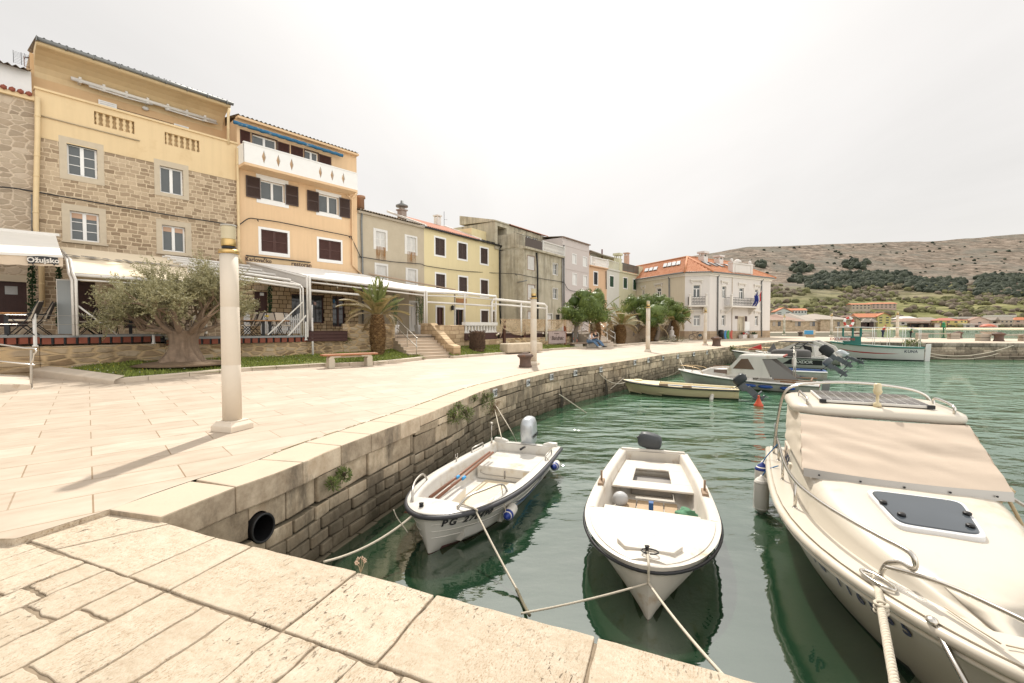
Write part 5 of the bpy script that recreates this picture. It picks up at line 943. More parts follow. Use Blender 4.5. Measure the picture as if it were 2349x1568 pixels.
m=MB();m.M=basis(bp+nrm*.035,ax,(0,0,1));arc=[(x/8*bw*.98,.035*cos(x/8*1.5))for x in range(-8,9)];m.loft([[(x,y+.115,0)for x,y in arc],[(x,y-.115,0)for x,y in arc]],smooth=False);m.add([(-bw*.8,-.08,0),(-bw*.62,-.10,0),(-bw*.66,-.16,0)],[(0,1,2)]);m.add([(bw*.8,-.08,0),(bw*.62,-.10,0),(bw*.66,-.16,0)],[(2,1,0)]);bd=m.build('badge',BLACK,aw)
text_mesh('Ožujsko',.225,.004,mat('badge_lettering',(.68,.64,.58)),'lettering',parent=bd,M=basis(bp+nrm*.045+V((0,0,.01)),ax,(0,0,1)),bold=.006)
def frame_obj(name,label,cat,p):return empty(name,p,0,label,cat)
aw=frame_obj('awning','beige canvas awning in white frame half hidden by the olive tree','awning',tp(160,15.9));O_=aw.location
f0,f1,b0,b1=at(166,627,15.9)-O_,at(470,649,19.4)-O_,at(136,566,19.0)-O_,at(385,592,22.6)-O_;c0_,c1_=at(160,600,16.6)-O_,at(440,622,20.2)-O_;m=MB();m.loft([[b0.lerp(b1,i/12)for i in range(13)],[c0_.lerp(c1_,i/12)for i in range(13)],[f0.lerp(f1,i/12)+V((0,0,.02))for i in range(13)]]);m.build('canopy',CANB2,aw)
text_mesh('Ožujsko',.75,.004,mat('faded_grey_ink',(.26,.24,.21)),'lettering',parent=aw,M=basis(b0.lerp(b1,.42).lerp(c0_.lerp(c1_,.42),.75)+V((0,-.05,.06)),(b1-b0),(b0-c0_)),bold=.012,sx=1.9)
m=MB();m.loft([[p.lerp(q,i/12)for i in range(13)]for p,q in((f0,f1),(f0-V((.1,-.4,.25)),f1-V((.1,-.4,.25))))]);m.build('valance',CANB,aw)
m=MB();m.tube([f0-V((0,0,.05)),f1-V((0,0,.05))],.06,8);m.build('front_bar',PIPE,aw);m=MB();m.tube([f0-V((0,0,.22)),f1-V((0,0,.22))],.03,6);m.build('front_bar',PIPE,aw)
zd=1.36-0
for dx in(0,.13):m=MB();c_=[b0+V((dx,-.1,-.1)),c0_+V((dx-.1,0,.05)),f0+V((dx-.12,0,.0)),f0+V((dx,-.02,-.25)),V((f0.x+dx,f0.y-.02,zd))];m.tube(c_,.045,8);m.build('post',PIPE,aw)
m=MB();m.bar((f1.x,f1.y,zd),f1,.07);m.build('post',PIPE,aw);m=MB();m.tube([at(172,697,15.9)-O_,at(268,768,16.6)-O_],.03,6);m.build('brace',PIPE,aw)
pg=frame_obj('pergola','folded pergola of parallel white tubes above the long wooden table','pergola',tp(690,22));O_=pg.location;a0,a1=at(430,617,19.5)-O_,at(689,656,22.0)-O_;b0,b1=at(372,590,22.5)-O_,at(560,611,25.0)-O_
for k in range(9):
 t=(k/8)**.9;m=MB();p,q=a0.lerp(b0,t),a1.lerp(b1,t);z=V((0,0,.10*(k%2)));m.tube([p+z,q+z],.065,8);m.build('tube',PIPE,pg)
m=MB();m.tube([a0-V((0,0,.12)),a1-V((0,0,.12))],.05,8);m.build('front_bar',PIPE,pg);m=MB();m.bar(a1,b1,.07,.12);m.build('rafter',PIPE,pg)
for dx in(0,.12):m=MB();m.tube([a1+V((dx-.12,0,.0)),a1+V((dx,0,-.12)),V((a1.x+dx,a1.y,1.2))],.04,8);m.build('post',PIPE,pg)
m=MB();m.bar(at(696,692,21.9)-O_,at(614,769,21)-O_,.05);m.build('brace',PIPE,pg);m=MB();m.bar(at(752-50,724,22.0)-O_,at(660,772,21.6)-O_,.07);m.bar(at(706,711,22.0)-O_,at(706,774,22.0)-O_,.06);m.build('end_rail',PIPE,pg)
rf=frame_obj('retractable_roof','long white retractable canvas roof on tube posts before the shops','awning',tp(708,22.6));O_=rf.location
F_pts=[(705,635,22.6),(850,652.5,24.6),(974,668.5,27.2),(1066,672,29.3),(1137.5,680,31.2)];B_pts=[(566,602,25.6),(700,614,28.2),(833,631,31.0),(900,648,33.3),(1055,672,37.0)]
FP,BP=[at(*p)-O_ for p in F_pts],[at(*p)-O_ for p in B_pts];FL_,BL_=resamp(FP,41),resamp(BP,41);n=13;rows=[]
for j in range(n*4+1):
 t=j/(n*4);hgt=.05*abs(sin(pi*t*n));rows.append([f.lerp(b,t)+V((0,0,hgt))for f,b in zip(FL_,BL_)])
m=MB();m.loft(rows);m.build('canopy',mat('white_pvc',(.78,.765,.73),.45,.04,2),rf)
m=MB();e=[r[0]for r in rows[::4]];m.loft([[p+V((0,0,.05))for p in e],[p-V((0,0,.30+.28*(1-i/n)))for i,p in enumerate(e)]],smooth=False);m.build('side_curtain',mat('grey_pvc_curtain',(.60,.57,.53),.6,.06,2),rf)
m=MB();m.tube([p-V((0,0,.04))for p in FP],.075,8);m.tube([p-V((0,0,.26))for p in FP],.04,8);m.build('front_bar',PIPE,rf)
m=MB();m.tube([FP[0].lerp(BP[0],.0)-V((0,0,.05)),BP[0]],.05,6);m.tube([FP[-1],BP[-1]],.06,6);m.build('rafter',PIPE,rf)
for i,zb_ in((0,1.25),(2,1.15),(3,1.2),(4,1.2)):
 for dx in((0,.13)if i in(0,2)else(0,)):
  m=MB();p=FP[i];m.tube([p+V((dx-.1,.15,.05)),p+V((dx-.02,.02,.02)),p+V((dx,-.03,-.1)),V((p.x+dx,p.y-.03,zb_))],.055 if i else .06,8);m.build('post',PIPE,rf)
for(x0,y0,Y0),(x1,y1,Y1)in(((712,667,22.6),(860,680,24.8)),((980,693.5,27.2),(1066,698.5,29.3)),((1066,698.5,29.3),(1135,703,31.2))):m=MB();m.tube([at(x0,y0,Y0)-O_,at(x1,y1,Y1)-O_],.06,8);m.build('cross_bar',PIPE,rf)
m=MB();m.tube([at(716,730,22.5)-O_,at(718,819,22.0)-O_],.05,8);m.tube([at(715,762,22.5)-O_,at(716,700,22.5)-O_],.03,6);m.build('drain_pole',PIPE,rf);m=MB();m.bar(at(1043,675,31.5)-O_,at(1043,752,31.5)-O_,.09);m.build('post',PIPE,rf)
m=MB();m.hexa([BL_[j]+V((0,dy,dz))for dz in(.12,.2)for j,dy in((20,-.5),(39,-.5),(39,.1),(20,.1))]);m.build('edge_flashing',mat('rusty_edge',(.36,.26,.18)),rf)
tf=frame_obj('tube_frame','bare white tube frame standing over the net fence','pergola',tp(1250,33));O_=tf.location;p,q=at(1128,687,31.0)-O_,at(1253.5,698.5,33.3)-O_
m=MB();m.tube([V((p.x,p.y,1.2)),p-V((0,0,.2)),p+V((.1,.05,0)),q-V((.15,.1,0)),q-V((0,0,.15)),V((q.x,q.y,.6))],.085,9);m.build('arch',PIPE,tf);m=MB();z=V((0,0,.32));m.tube([p-z,q-z],.06,8);m.build('lower_bar',PIPE,tf);c_=p.lerp(q,.52);m=MB();m.tube([c_,V((c_.x,c_.y,1.0))],.07,8);m.build('post',PIPE,tf)
H=House('balustrade',tp(1066,27.45),tp(1140,30.8),'cast white balustrade above a brown beam beside the net fence','balustrade');m=H.mb();m.box(0,H.W,-.05,.12,.82,1.24);m.build('beam',mat('chocolate_planks',(.07,.03,.025)),H.root);m=H.mb();m.box(0,H.W,-.06,.2,1.72,1.93);m.box(0,H.W,0,.16,1.26,1.32);m.build('rail',OLDWHITE,H.root)
for k in range(11):m=H.mb();x=H.W*(k+.5)/11;m.extr([(x-.14,1.3),(x+.14,1.3),(x+.06,1.45),(x+.06,1.62),(x+.14,1.73),(x-.14,1.73),(x-.06,1.62),(x-.06,1.45)],1,.02,.14);m.build('baluster',OLDWHITE,H.root)
for k in range(3):m=H.mb();m.lathe([(.06,0),(.08,.13)],10,(H.W*(.1+.42*k),-.12,1.02));m.build('lamp_globe',mat('yellow_lamp',(.6,.52,.35)),H.root)
H=House('net_fence',TRp[2],TRp[4],'rusty post fence draped with tan fishing nets','fence');NFR=H;RUSTP=mat('rusty_brown_post',(.09,.04,.025),.9,.3,6);HZ=2.15;pts_=[.35,2.3,4.6,6.9,9.0,10.6]
for k,x in enumerate(pts_):
 if x<H.W:m=H.mb();m.box(x-.09,x+.09,-.16,-.02,.2,HZ);m.build('post',RUSTP if k!=3 else mat('red_rust_post',(.28,.09,.04)),H.root)
m=H.mb();m.box(.2,H.W,-.13,-.05,HZ-.06,HZ);m.box(.2,H.W,-.1,-.06,1.25,1.3);m.build('rail',RUSTP,H.root);m=H.mb();m.box(0,H.W*.55,-.02,.03,.85,1.2);m.build('board',mat('chocolate_planks',(.07,.03,.025)),H.root)
def net_mat():
 t=NT('fishing_net');w_=t.n('ShaderNodeTexVoronoi',feature='DISTANCE_TO_EDGE');w_.inputs['Scale'].default_value=26;t.l(t.co(),w_.inputs['Vector'])
 t.set(t.mix(t.noise(2,4),(.40,.29,.17),(.58,.45,.29)),.9);t.l(t.math('ADD',t.ramp(w_.outputs['Distance'],(.03,(1,1,1)),(.12,(.25,.25,.25))),t.math('MULTIPLY',t.noise(1.2,4),.25),True),t.b.inputs['Alpha']);return t.m
NET=net_mat()
for(x0,x1,dp,sd)in((-.15,4.3,.95,1),(2.4,6.8,.75,2),(6.7,10.2,.85,3),(9.0,11.0,.7,4)):
 x1=min(x1,H.W);m=H.mb();n=36;rows=[]
 for j in range(13):
  v=j/12;row=[]
  for i in range(n+1):
   u=i/n;dr=(dp*(.45+.75*sin(pi*u)**.7))+.1*noise.noise(V((u*4,sd,2)));x=x0+(x1-x0)*(u+.02*sin(v*9+u*5));row.append((x,-.2-.07*sin(u*22+v*3+sd)*(.3+v)-.05*noise.noise(V((u*9,v*3,sd))),HZ+.03-(1.25 if u<.04 and sd==1 else dr)*v))
  rows.append(row)
 m.loft(rows);m.build('net',NET,H.root)
sgn=House('restaurant_sign',(NFR.wpt(4.7,-.3,0).x,NFR.wpt(4.7,-.3,0).y),(NFR.wpt(6.7,-.3,0).x,NFR.wpt(6.7,-.3,0).y),'weathered pinkish restaurant sign on the net fence','sign');m=sgn.mb();m.box(0,sgn.W,-.03,.02,.35,1.28);m.build('board',mat('faded_pink_sign',(.42,.33,.30),.8,.15,4,dirt=(.22,.16,.15),ds=3,dl=.55),sgn.root)
text_mesh('Bandnac',.42,.004,mat('dark_brown_ink',(.06,.035,.03)),'lettering',parent=sgn.root,M=basis((sgn.W*.5,-.036,.76),(1,0,0),(0,0,1)),shear=.25,bold=.008);text_mesh('Konoba',.17,.004,mat('dark_brown_ink',(.06,.035,.03)),'lettering',parent=sgn.root,M=basis((sgn.W*.45,-.036,1.12),(1,0,0),(0,0,1)))
sg2=House('menu_board',(NFR.wpt(7.5,-.3,0).x,NFR.wpt(7.5,-.3,0).y),(NFR.wpt(8.5,-.3,0).x,NFR.wpt(8.5,-.3,0).y),'dark menu board with food pictures right of the pink sign','sign');m=sg2.mb();m.box(0,.8,-.03,.02,.25,1.2);m.build('board',mat('dark_menu',(.05,.045,.04)),sg2.root)
m=sg2.mb();[m.box(.1,.7,-.036,-.03,1.1-.07*k,1.12-.07*k)for k in range(5)];m.build('menu_lines',OLDWHITE,sg2.root);m=sg2.mb();m.tube([(.25,-.036,.68),(.25,-.03,.68)],.13,14);m.tube([(.55,-.036,.52),(.55,-.03,.52)],.14,14);m.build('food_picture',mat('food_red',(.5,.17,.10)),sg2.root);m=sg2.mb();m.hexa([(.1,-.036,.36),(.35,-.036,.32),(.4,-.036,.5),(.16,-.036,.55)]+[(.1,-.03,.36),(.35,-.03,.32),(.4,-.03,.5),(.16,-.03,.55)]);m.build('food_picture',OLDWHITE,sg2.root)
def rough_block(loc,rz,L_,D_b,Hh,label,name='stone_bench',mt=None):
 o=empty(name,loc,rz,label,'bench');m=MB();m.box(-L_/2,L_/2,-D_b/2,D_b/2,0,Hh);q=m.build('block',mt or mat('rough_block',(.50,.42,.31),.9,.25,4,bump=.9,bs=14),o,bev=.09,seg=3);return o
p=G(1197,811);rough_block((p.x,p.y+.3,.05),atan2(.66,.75),3.0,.8,.58,'long rough stone block bench on the lawn behind the bollard')
bn=empty('park_bench',(G(760,845)+G(843,839.5))*.5,atan2(.62,.785),'backless park bench with reddish plank top on bent concrete legs','bench');m=MB();m.box(-1.12,1.12,-.24,.24,.49,.56);m.build('seat',mat('red_oiled_wood',(.36,.15,.07),.55,.2,5,bump=.1),bn,bev=.015,seg=2)
for s_ in(-1,1):
 m=MB();x=s_*.72;pr=[(x+s_*-.0+s_*.17,0),(x+s_*.17,.40),(x+s_*.10,.49),(x-s_*.30,.49),(x-s_*.30,.43),(x-s_*.02,.41),(x-s_*.06,.33),(x-s_*.06,0)];m.extr(pr,1,-.2,.2);m.build('leg',mat('ribbed_concrete',(.52,.46,.36),.85,.1,5),bn,bev=.01);
m=MB();m.box(-.6,.6,-.04,.04,.40,.46);m.build('crossbar',mat('ribbed_concrete',(.52,.46,.36)),bn)
p=G(1355,798.5);cb=empty('stone_bench',(p.x-.1,p.y+.15,0),atan2(.55,.83),'low stone bench with brown top where the couple sits','bench');m=MB();m.box(-.45,.5,-.3,.3,0,.33);m.box(-1.7,-.9,-.3,.3,0,.33);m.box(1.1,1.9,-.1,.4,0,.33);m.build('support',mat('grey_stone',(.40,.36,.30),.9,.2,4),cb,bev=.03);m=MB();m.box(-2.0,.95,-.3,.36,.33,.42);m.box(.95,2.2,-.1,.45,.33,.42);m.build('seat',mat('brown_stone',(.27,.20,.145),.8,.2,4),cb,bev=.02)
LAMPS=[]
MARB=mat('column_limestone',(.64,.56,.455),.6,.08,2.5,bump=.1,bs=40,streak=.08);BRASS=mat('brass_band',(.55,.38,.16),.3,.15,6,metal=1);LENS=mat('yellowed_ribbed_glass',(.56,.48,.31),.2,.12,6);
lc=empty('lamp_column',G(533.5,986),radians(-17),'large limestone lamp column in the left foreground','lamp post','limestone lamp columns on the quay')
m=MB();m.box(-.215,.215,-.215,.215,0,.085);m.loft([[V((a*.215,b*.215,.085))for a,b in((-1,-1),(1,-1),(1,1),(-1,1))],[V((a*.17,b*.17,.14))for a,b in((-1,-1),(1,-1),(1,1),(-1,1))],[V((a*.165,b*.165,.165))for a,b in((-1,-1),(1,-1),(1,1),(-1,1))]],smooth=False,closed=True,cap=True);m.build('base',MARB,lc,bev=.006)
m=MB();m.lathe([(.140,.16),(.138,1.06),(.1345,1.065),(.137,1.07),(.134,2.0),(.1305,2.005),(.133,2.01),(.130,2.86)],28);m.build('shaft',MARB,lc)
m=MB();m.lathe([(.14,2.86),(.152,2.87),(.152,2.915),(.13,2.93)],24);m.tube([(-.15,0,2.9),(-.205,0,2.9),(-.205,0,2.93)],.012,6);m.build('collar',BRASS,lc)
m=MB();m.lathe([(.10,2.93),(.10,2.985)],20);m.build('lamp_foot',BLACK,lc);m=MB();m.lathe([(.107,2.985),(.11,2.99),(.11,3.09),(.107,3.095)],24);m.build('lamp_band',BRASS,lc)
m=MB();m.lathe([(.107,3.095)]+[v for k in range(6)for v in((.110,3.10+k*.033),(.102,3.117+k*.033))]+[(.108,3.30)],24);m.build('lens',LENS,lc);m=MB();m.lathe([(.112,3.30),(.112,3.325),(.05,3.335)],24);m.build('cap',mat('lamp_cap',(.45,.42,.36),.4,.1),lc)
for px,py,z,lb in((1224,837.5,0,'limestone lamp column beside the iron bollard and the quay steps lawn'),(1486,807.5,0,'limestone lamp column in front of the round trees'),(1617.5,792.5,0,'limestone lamp column before the white corner building')):cp(lc,G(px,py,z),radians(-17),lb)
for px,Y,lb in((1798.5,74,'distant lamp column by the white building end'),(1907,66,'distant lamp column above the white cabin boats'),(2058,59,'distant lamp column between two people on the mole')):p=at(px,770,Y);cp(lc,(p.x,p.y,.14),radians(-17),lb,sc=(1.2,1.2,1.03))
IRON=mat('brown_cast_iron',(.13,.085,.065),.75,.25,7,bump=.5,bs=25,dirt=(.23,.10,.05),ds=4,dl=.58)
bo=empty('mooring_bollard',G(1205,842.5),0,'brown cast iron mooring bollard beside a lamp column in the middle','bollard','mooring bollards on the quay');m=MB();m.lathe([(.27,0),(.265,.06),(.235,.1),(.225,.3),(.25,.38),(.30,.42)],24);m.build('shaft',IRON,bo);m=MB();m.lathe([(.30,.42),(.335,.45),(.335,.48),(.27,.535),(.15,.555),(.14,.60),(.02,.61)],24);m.build('cap',IRON,bo)
for px,py,z,lb,sc in((1643.5,794,0,'brown iron bollard in front of the coloured screens',1.35),(2198,776.8,.14,'rusty bollard between two stone benches on the mole',1.5),(2291,783.5,.14,'large rusty bollard at the mole edge far right',1.55),(1836,771.5,.12,'tiny rusty bollard left of the blue board',1.2)):cp(bo,G(px,py,z),0,lb,sc=sc)
RUBBER=mat('grey_rubber_rail',(.045,.045,.05),.5,.1,5);ANTIF=mat('maroon_antifouling',(.13,.045,.04),.8,.2,4);WETGREEN=mat('weedy_bottom',(.05,.055,.03),.9,.3,6)
CREAMG=mat('cream_gelcoat',(.60,.54,.445),.25,.04,2,spec=.5,dirt=(.52,.44,.33),ds=1.3,dl=.58);DIRTYG=mat('scuffed_white_gelcoat',(.61,.565,.495),.4,.05,2.5,dirt=(.44,.33,.22),ds=2.6,dl=.58,streak=.15)
NAVY=mat('navy_lettering',(.012,.02,.06),.5,.1)
def sm(a,b,x):x=min(max((x-a)/(b-a),0),1);return x*x*(3-2*x)
class Boat:
 def __init__(s,name,stern,bow,label,B,bst,tm,p,q,hs,hb,draft,rake,z=WZ,sec=(.42,.95),grp=None,cat='boat'):
  a,b=V((stern[0],stern[1],z)),V((bow[0],bow[1],z));d=b-a;s.L=d.length;s.root=empty(name,a,atan2(d.y,d.x),label,cat,grp);s.B=B;s.bst=bst;s.tm=tm;s.p=p;s.q=q;s.hs=hs;s.hb=hb;s.dr=draft;s.rk=rake;s.sec=sec
 def b(s,t):
  if t<=s.tm:u=t/s.tm;return s.B/2*(s.bst+(1-s.bst)*sin(u*pi/2))
  u=(t-s.tm)/(1-s.tm);return s.B/2*max(0,1-u**s.p)**s.q
 def h(s,t):return s.hs+(s.hb-s.hs)*t**2.2
 def k(s,t):return-s.dr+s.dr*.75*sm(.75,1,t)
 def P(s,t,v,side=1,out=0):
  e=s.sec[0]+(s.sec[1]-s.sec[0])*sm(.45,1,t);k=s.k(t);h=s.h(t)
  return V((t*s.L-s.rk*(1-v)*sm(.55,1,t)+out*.0,side*(s.b(t)*v**e+out),k+(h-k)*v))
 def ts(s,a=0,b=1,n=26):
  u0,u1=1-sqrt(1-a),1-sqrt(max(0,1-b));return[1-(1-(u0+(u1-u0)*i/n))**2 for i in range(n+1)]
 def hull(s,mt,bottom=None,vb=None,lines=0,transom=True,n=30):
  T=s.ts(0,1,n);vs=[0,.1,.2,.3,.4,.5,.6,.7,.8,.9,1];rings=[[s.P(t,v,-1)for v in vs[::-1]]+[s.P(t,v,1)for v in vs[1:]]for t in T]
  m=MB();m.loft(rings)
  if transom:m.add(rings[0],[tuple(range(len(rings[0])))])
  if bottom:
   for i,f in enumerate(m.f):
    c=sum((m.v[j].z for j in f))/len(f)
    if c<(vb or 0)and len(f)==4:m.mi[i]=1
  o=m.build('hull',[mt,bottom or mt],s.root);fixn(o)
  for j in range(lines):
   for sd in(-1,1):m=MB();v=.45+.15*j;m.tube([s.P(t,v,sd,.002)for t in s.ts(.0,.995,24)],.006,4);m.build('strake',mt,s.root)
  return o
 def rub(s,mt,r=.035,z=-.03,t1=1,t0=0,name='rub_rail'):
  T=s.ts(t0,t1,26);L_=[s.P(t,1,-1,r*.5)+V((0,0,z))for t in T]+[s.P(t,1,1,r*.5)+V((0,0,z))for t in T[::-1][1:]]
  m=MB();m.tube(L_,r,8);return m.build(name,mt,s.root)
 def liner(s,mt,t0,t1,g,zf,g2=None,floor=None,camber=.04,ext=True,aft=True):
  m=MB();T=[t0+(t1-t0)*i/16 for i in range(17)];rings=[]
  gw=lambda t:min(g,s.b(t)*.8)
  inner=lambda t:max(.02,s.b(t)-gw(t))
  for t in T:b,h,w_=s.b(t),s.h(t),inner(t);x=t*s.L;half=[(b,h),(w_+.03,h+.012),(w_,h),(w_-.015,h-.04),(w_-.05,zf+.06),(max(.0,w_-.1),zf)];rings.append([V((x,-y,z))for y,z in half]+[V((x,y,z))for y,z in half[::-1]])
  m.loft(rings)
  for r in(rings[0],rings[-1]):m.add(r[2:10],[tuple(range(8))])
  if t0>0 and aft:t_=[t0*i/3 for i in range(4)];m.loft([[V((t*s.L,y*s.b(t),s.h(t)+.012*(1-abs(y))))for y in(-1,-.5,0,.5,1)]for t in t_])
  T=s.ts(t1,1,16);m.loft([[V((t*s.L,y*s.b(t),s.h(t)+camber*(1-y*y)*min(1,s.b(t)/.3)))for y in(-1,-.75,-.5,-.25,0,.25,.5,.75,1)]for t in T])
  o=m.build('deck_liner',mt,s.root);fixn(o);return o
 def part(s,name,mt,bev=0):return PartCtx(s,name,mt,bev)
class PartCtx:
 def __init__(s,b,name,mt,bev):s.a=(b,name,mt,bev)
 def __enter__(s):s.m=MB();return s.m
 def __exit__(s,*e):s.o=s.m.build(s.a[1],s.a[2],s.a[0].root,bev=s.a[3],seg=2);return False
def superbox(m,c,sx,sy,prof,n=20,e=.5,rot=None):
 rings=[]
 for z,k in prof:
  rings.append([V((c[0]+sx*k*abs(cos(a))**e*(1 if cos(a)>=0 else-1),c[1]+sy*k*abs(sin(a))**e*(1 if sin(a)>=0 else-1),c[2]+z))for a in[2*pi*i/n+.001 for i in range(n)]])
 m.loft(rings,closed=True,cap=True)
def outboard(root,loc,tilt,col,sc=1.0,label=None,big=False,text=None,tcol=None,rz=0):
 e=bpy.data.objects.new('outboard_motor',None)
 M=Matrix.Translation(loc)@Matrix.Rotation(rz,4,'Z')@Matrix.Rotation(tilt,4,'Y')@Matrix.Scale(sc,4)
 m=MB();m.M=M;m.box(-.10,.10,-.09,.09,-.25,.06);m.hexa([(-.20,-.045,-.75),(.02,-.045,-.75),(.02,.045,-.75),(-.20,.045,-.75),(-.16,-.06,-.2),(.06,-.06,-.2),(.06,.06,-.2),(-.16,.06,-.2)]);m.box(-.34,.06,-.11,.11,-.62,-.59);m.tube([(-.30,0,-.80),(.14,0,-.80)],[.055,.03],8);m.hexa([(-.16,-.01,-1.0),(-.02,-.01,-.98),(-.02,.01,-.98),(-.16,.01,-1.0),(-.2,-.015,-.75),(0,-.015,-.75),(0,.015,-.75),(-.2,.015,-.75)])
 for k in range(3):a=k*2.09;m.hexa([(-.31,.03*cos(a),-.8+.03*sin(a)),(-.35,.15*cos(a-.3),-.8+.15*sin(a-.3)),(-.33,.15*cos(a+.3),-.8+.15*sin(a+.3)),(-.30,.04*cos(a+.4),-.8+.04*sin(a+.4))]+[(-.32,.03*cos(a),-.8+.03*sin(a)),(-.36,.15*cos(a-.3),-.8+.15*sin(a-.3)),(-.34,.15*cos(a+.3),-.8+.15*sin(a+.3)),(-.31,.04*cos(a+.4),-.8+.04*sin(a+.4))])
 m.box(.04,.17,-.07,.07,-.22,.02);leg=m.build('outboard_motor',mat('grey_motor_leg',(.10,.11,.12),.4,.15,5),root,bev=.008)
 m=MB();m.M=M;superbox(m,(-.06,0,.03),.24,.15,[(0,.82),(.04,.97),(.12,1.05),(.22,1.0),(.28,.85),(.31,.55)]if not big else[(0,.8),(.05,.95),(.25,1.05),(.45,1.0),(.56,.82),(.60,.5)],20,.62);m.build('cowl',col,leg)
 m=MB();m.M=M;m.tube([(.12,.0,.02),(.3,.0,.06),(.5,0,.08)],[.02,.02,.026],8);m.tube([(-.30,-.06,.18),(-.33,0,.19),(-.30,.06,.18)],.015,6);m.build('tiller',BLACK,leg)
 if text:x=text_mesh(text,.1,.002,tcol or BLACK,'lettering',parent=leg,M=M@basis((-.05,.162,.24),(-1,0,0),(0,0,1)),bold=.003,shear=.2)
 return leg
FBLUE=mat('blue_fender_cap',(.012,.035,.22),.4,.1,5);FWHITE=mat('white_fender_vinyl',(.70,.66,.59),.4,.08,4,dirt=(.45,.38,.28),ds=4,dl=.62)
def fender(c,axis,label,L_=.42,r=.1,cap=FBLUE,body=FWHITE,caps=(1,1)):
 ax=V(axis).normalized();f=empty('fender',c,0,label,'fender');M=basis((0,0,0),ax.orthogonal(),ax.cross(ax.orthogonal()));M=Matrix(((M[0][0],M[0][1],ax.x,0),(M[1][0],M[1][1],ax.y,0),(M[2][0],M[2][1],ax.z,0),(0,0,0,1)))
 h=L_/2;m=MB();m.M=M;m.lathe([(r*.75,-h+.04),(r*.97,-h+.09),(r,-h+.13),(r,h-.13),(r*.97,h-.09),(r*.75,h-.04)],18);m.build('body',body,f)
 for k,sg in zip(caps,(1,-1)):
  m=MB();m.M=M;m.lathe([(.02,sg*(h+.03)),(.035,sg*h),(r*.6,sg*(h-.02)),(r*.97,sg*(h-.08)),(r*1.01,sg*(h-.1))],18);m.build('end_cap',cap if k else body,f)
 return f
def rope(pts,r,label,mt=None,n=6,sub=6,name='mooring_rope'):
 m=MB();m.tube(smooth_line([V(p)for p in pts],sub),r,n);return tag(m.build(name,mt or ROPE),label,'rope')
def sag(a,b,d,n=6):a,b=V(a),V(b);return[a.lerp(b,i/n)-V((0,0,d*4*(i/n)*(1-i/n)))for i in range(n+1)]
def loc2w(B,p):return B.root.matrix_basis@V(p)
b1=Boat('open_motorboat',(.30,9.92),(-1.18,5.97),'open white motorboat with wooden oars and grey outboard nearest the quay wall',1.72,.92,.45,2.6,.55,.52,.60,.22,.13,sec=(.30,.62),grp=None)
b1.hull(GELCOAT,ANTIF,.035,3);b1.rub(RUBBER,.034,-.045);b1.liner(GELCOAT,.03,.885,.15,.07)
L1=b1.L
with b1.part('stern_bench',GELCOAT,.03)as m:m.box(.15,1.25,-.60,.60,.07,.34)
with b1.part('side_bench',GELCOAT,.03)as m:m.hexa([(2.35,-.60,.07),(3.25,-.55,.07),(3.25,-.22,.07),(2.35,-.3,.07),(2.35,-.62,.31),(3.25,-.56,.31),(3.25,-.2,.31),(2.35,-.28,.31)])
with b1.part('side_bench',GELCOAT,.03)as m:m.box(1.9,3.0,.32,.63,.07,.31)
with b1.part('floor_mat',mat('stained_cream_floor',(.66,.56,.40),.7,.12,3))as m:m.box(1.3,3.1,-.38,.36,.074,.082)
with b1.part('hatch_seam',mat('seam_grey',(.25,.23,.21)))as m:m.tube([(1.258,-.5,.26),(1.258,-.52,.2),(1.258,-.4,.17),(1.258,.4,.17),(1.258,.52,.2),(1.258,.5,.26)],.005,4);m.tube([(1.262,0,.28),(1.262,0,.13)],.012,5)
with b1.part('vent_grille',mat('grille_beige',(.55,.48,.36)))as m:m.box(1.252,1.265,.38,.5,.18,.3)
with b1.part('motor_well',GELCOAT,.02)as m:m.extr([(-.72,.3),(.72,.3),(.72,.60),(.55,.60),(.42,.56),(.30,.42),(-.30,.42),(-.42,.56),(-.55,.60),(-.72,.60)],0,-.03,.07)
for sd in(-1,1):
 with b1.part('bow_rail',DULLSTEEL)as m:
  q=[b1.P(t,1,sd,-.09)for t in(.70,.74,.83,.90,.93)];zz=(0,.15,.17,.14,0);m.tube(smooth_line([p+V((0,0,z+.01))for p,z in zip(q,zz)],4),.016,7)
 with b1.part('grab_handle',DULLSTEEL)as m:q=[b1.P(t,1,sd,-.07)for t in(.14,.145,.26,.265)];m.tube([p+V((0,0,z))for p,z in zip(q,(0,.09,.09,0))],.014,6)
with b1.part('rowlock',DULLSTEEL)as m:c=b1.P(.42,1,1,-.08);c=b1.P(.42,1,-1,-.08);m.tube([c,c+V((0,0,.06))],.012,6);m.tube([c+V((.045*sin(a),0,.11-.05*cos(a)))for a in[x*.5-2.2 for x in range(10)]],.01,6)
with b1.part('stern_pole',DULLSTEEL)as m:c=b1.P(.06,1,-1,-.1);m.tube([c,c+V((0,0,.12))],.022,8);m.tube([c+V((0,0,.1)),c+V((0,0,.42))],.012,6);m.tube([c+V((0,0,.42)),c+V((0,0,.46))],.035,8)
with b1.part('nav_light',BLACK)as m:m.lathe([(.035,0),(.03,.07),(.035,.075)],10,(L1*.965,-.12,.60));
with b1.part('cleat',DULLSTEEL)as m:c=b1.P(.90,1,1,-.2);m.bar(c+V((-.08,0,.04)),c+V((.08,0,.04)),.018);m.bar(c,c+V((0,0,.04)),.03)
with b1.part('side_vent',mat('vent_cream',(.60,.55,.45)))as m:c=b1.P(.80,1,1,-.08);m.ball(c+V((0,0,.005)),(.1,.035,.014),14,6)
WOODO=mat('varnished_oar',(.20,.085,.045),.45,.2,9)
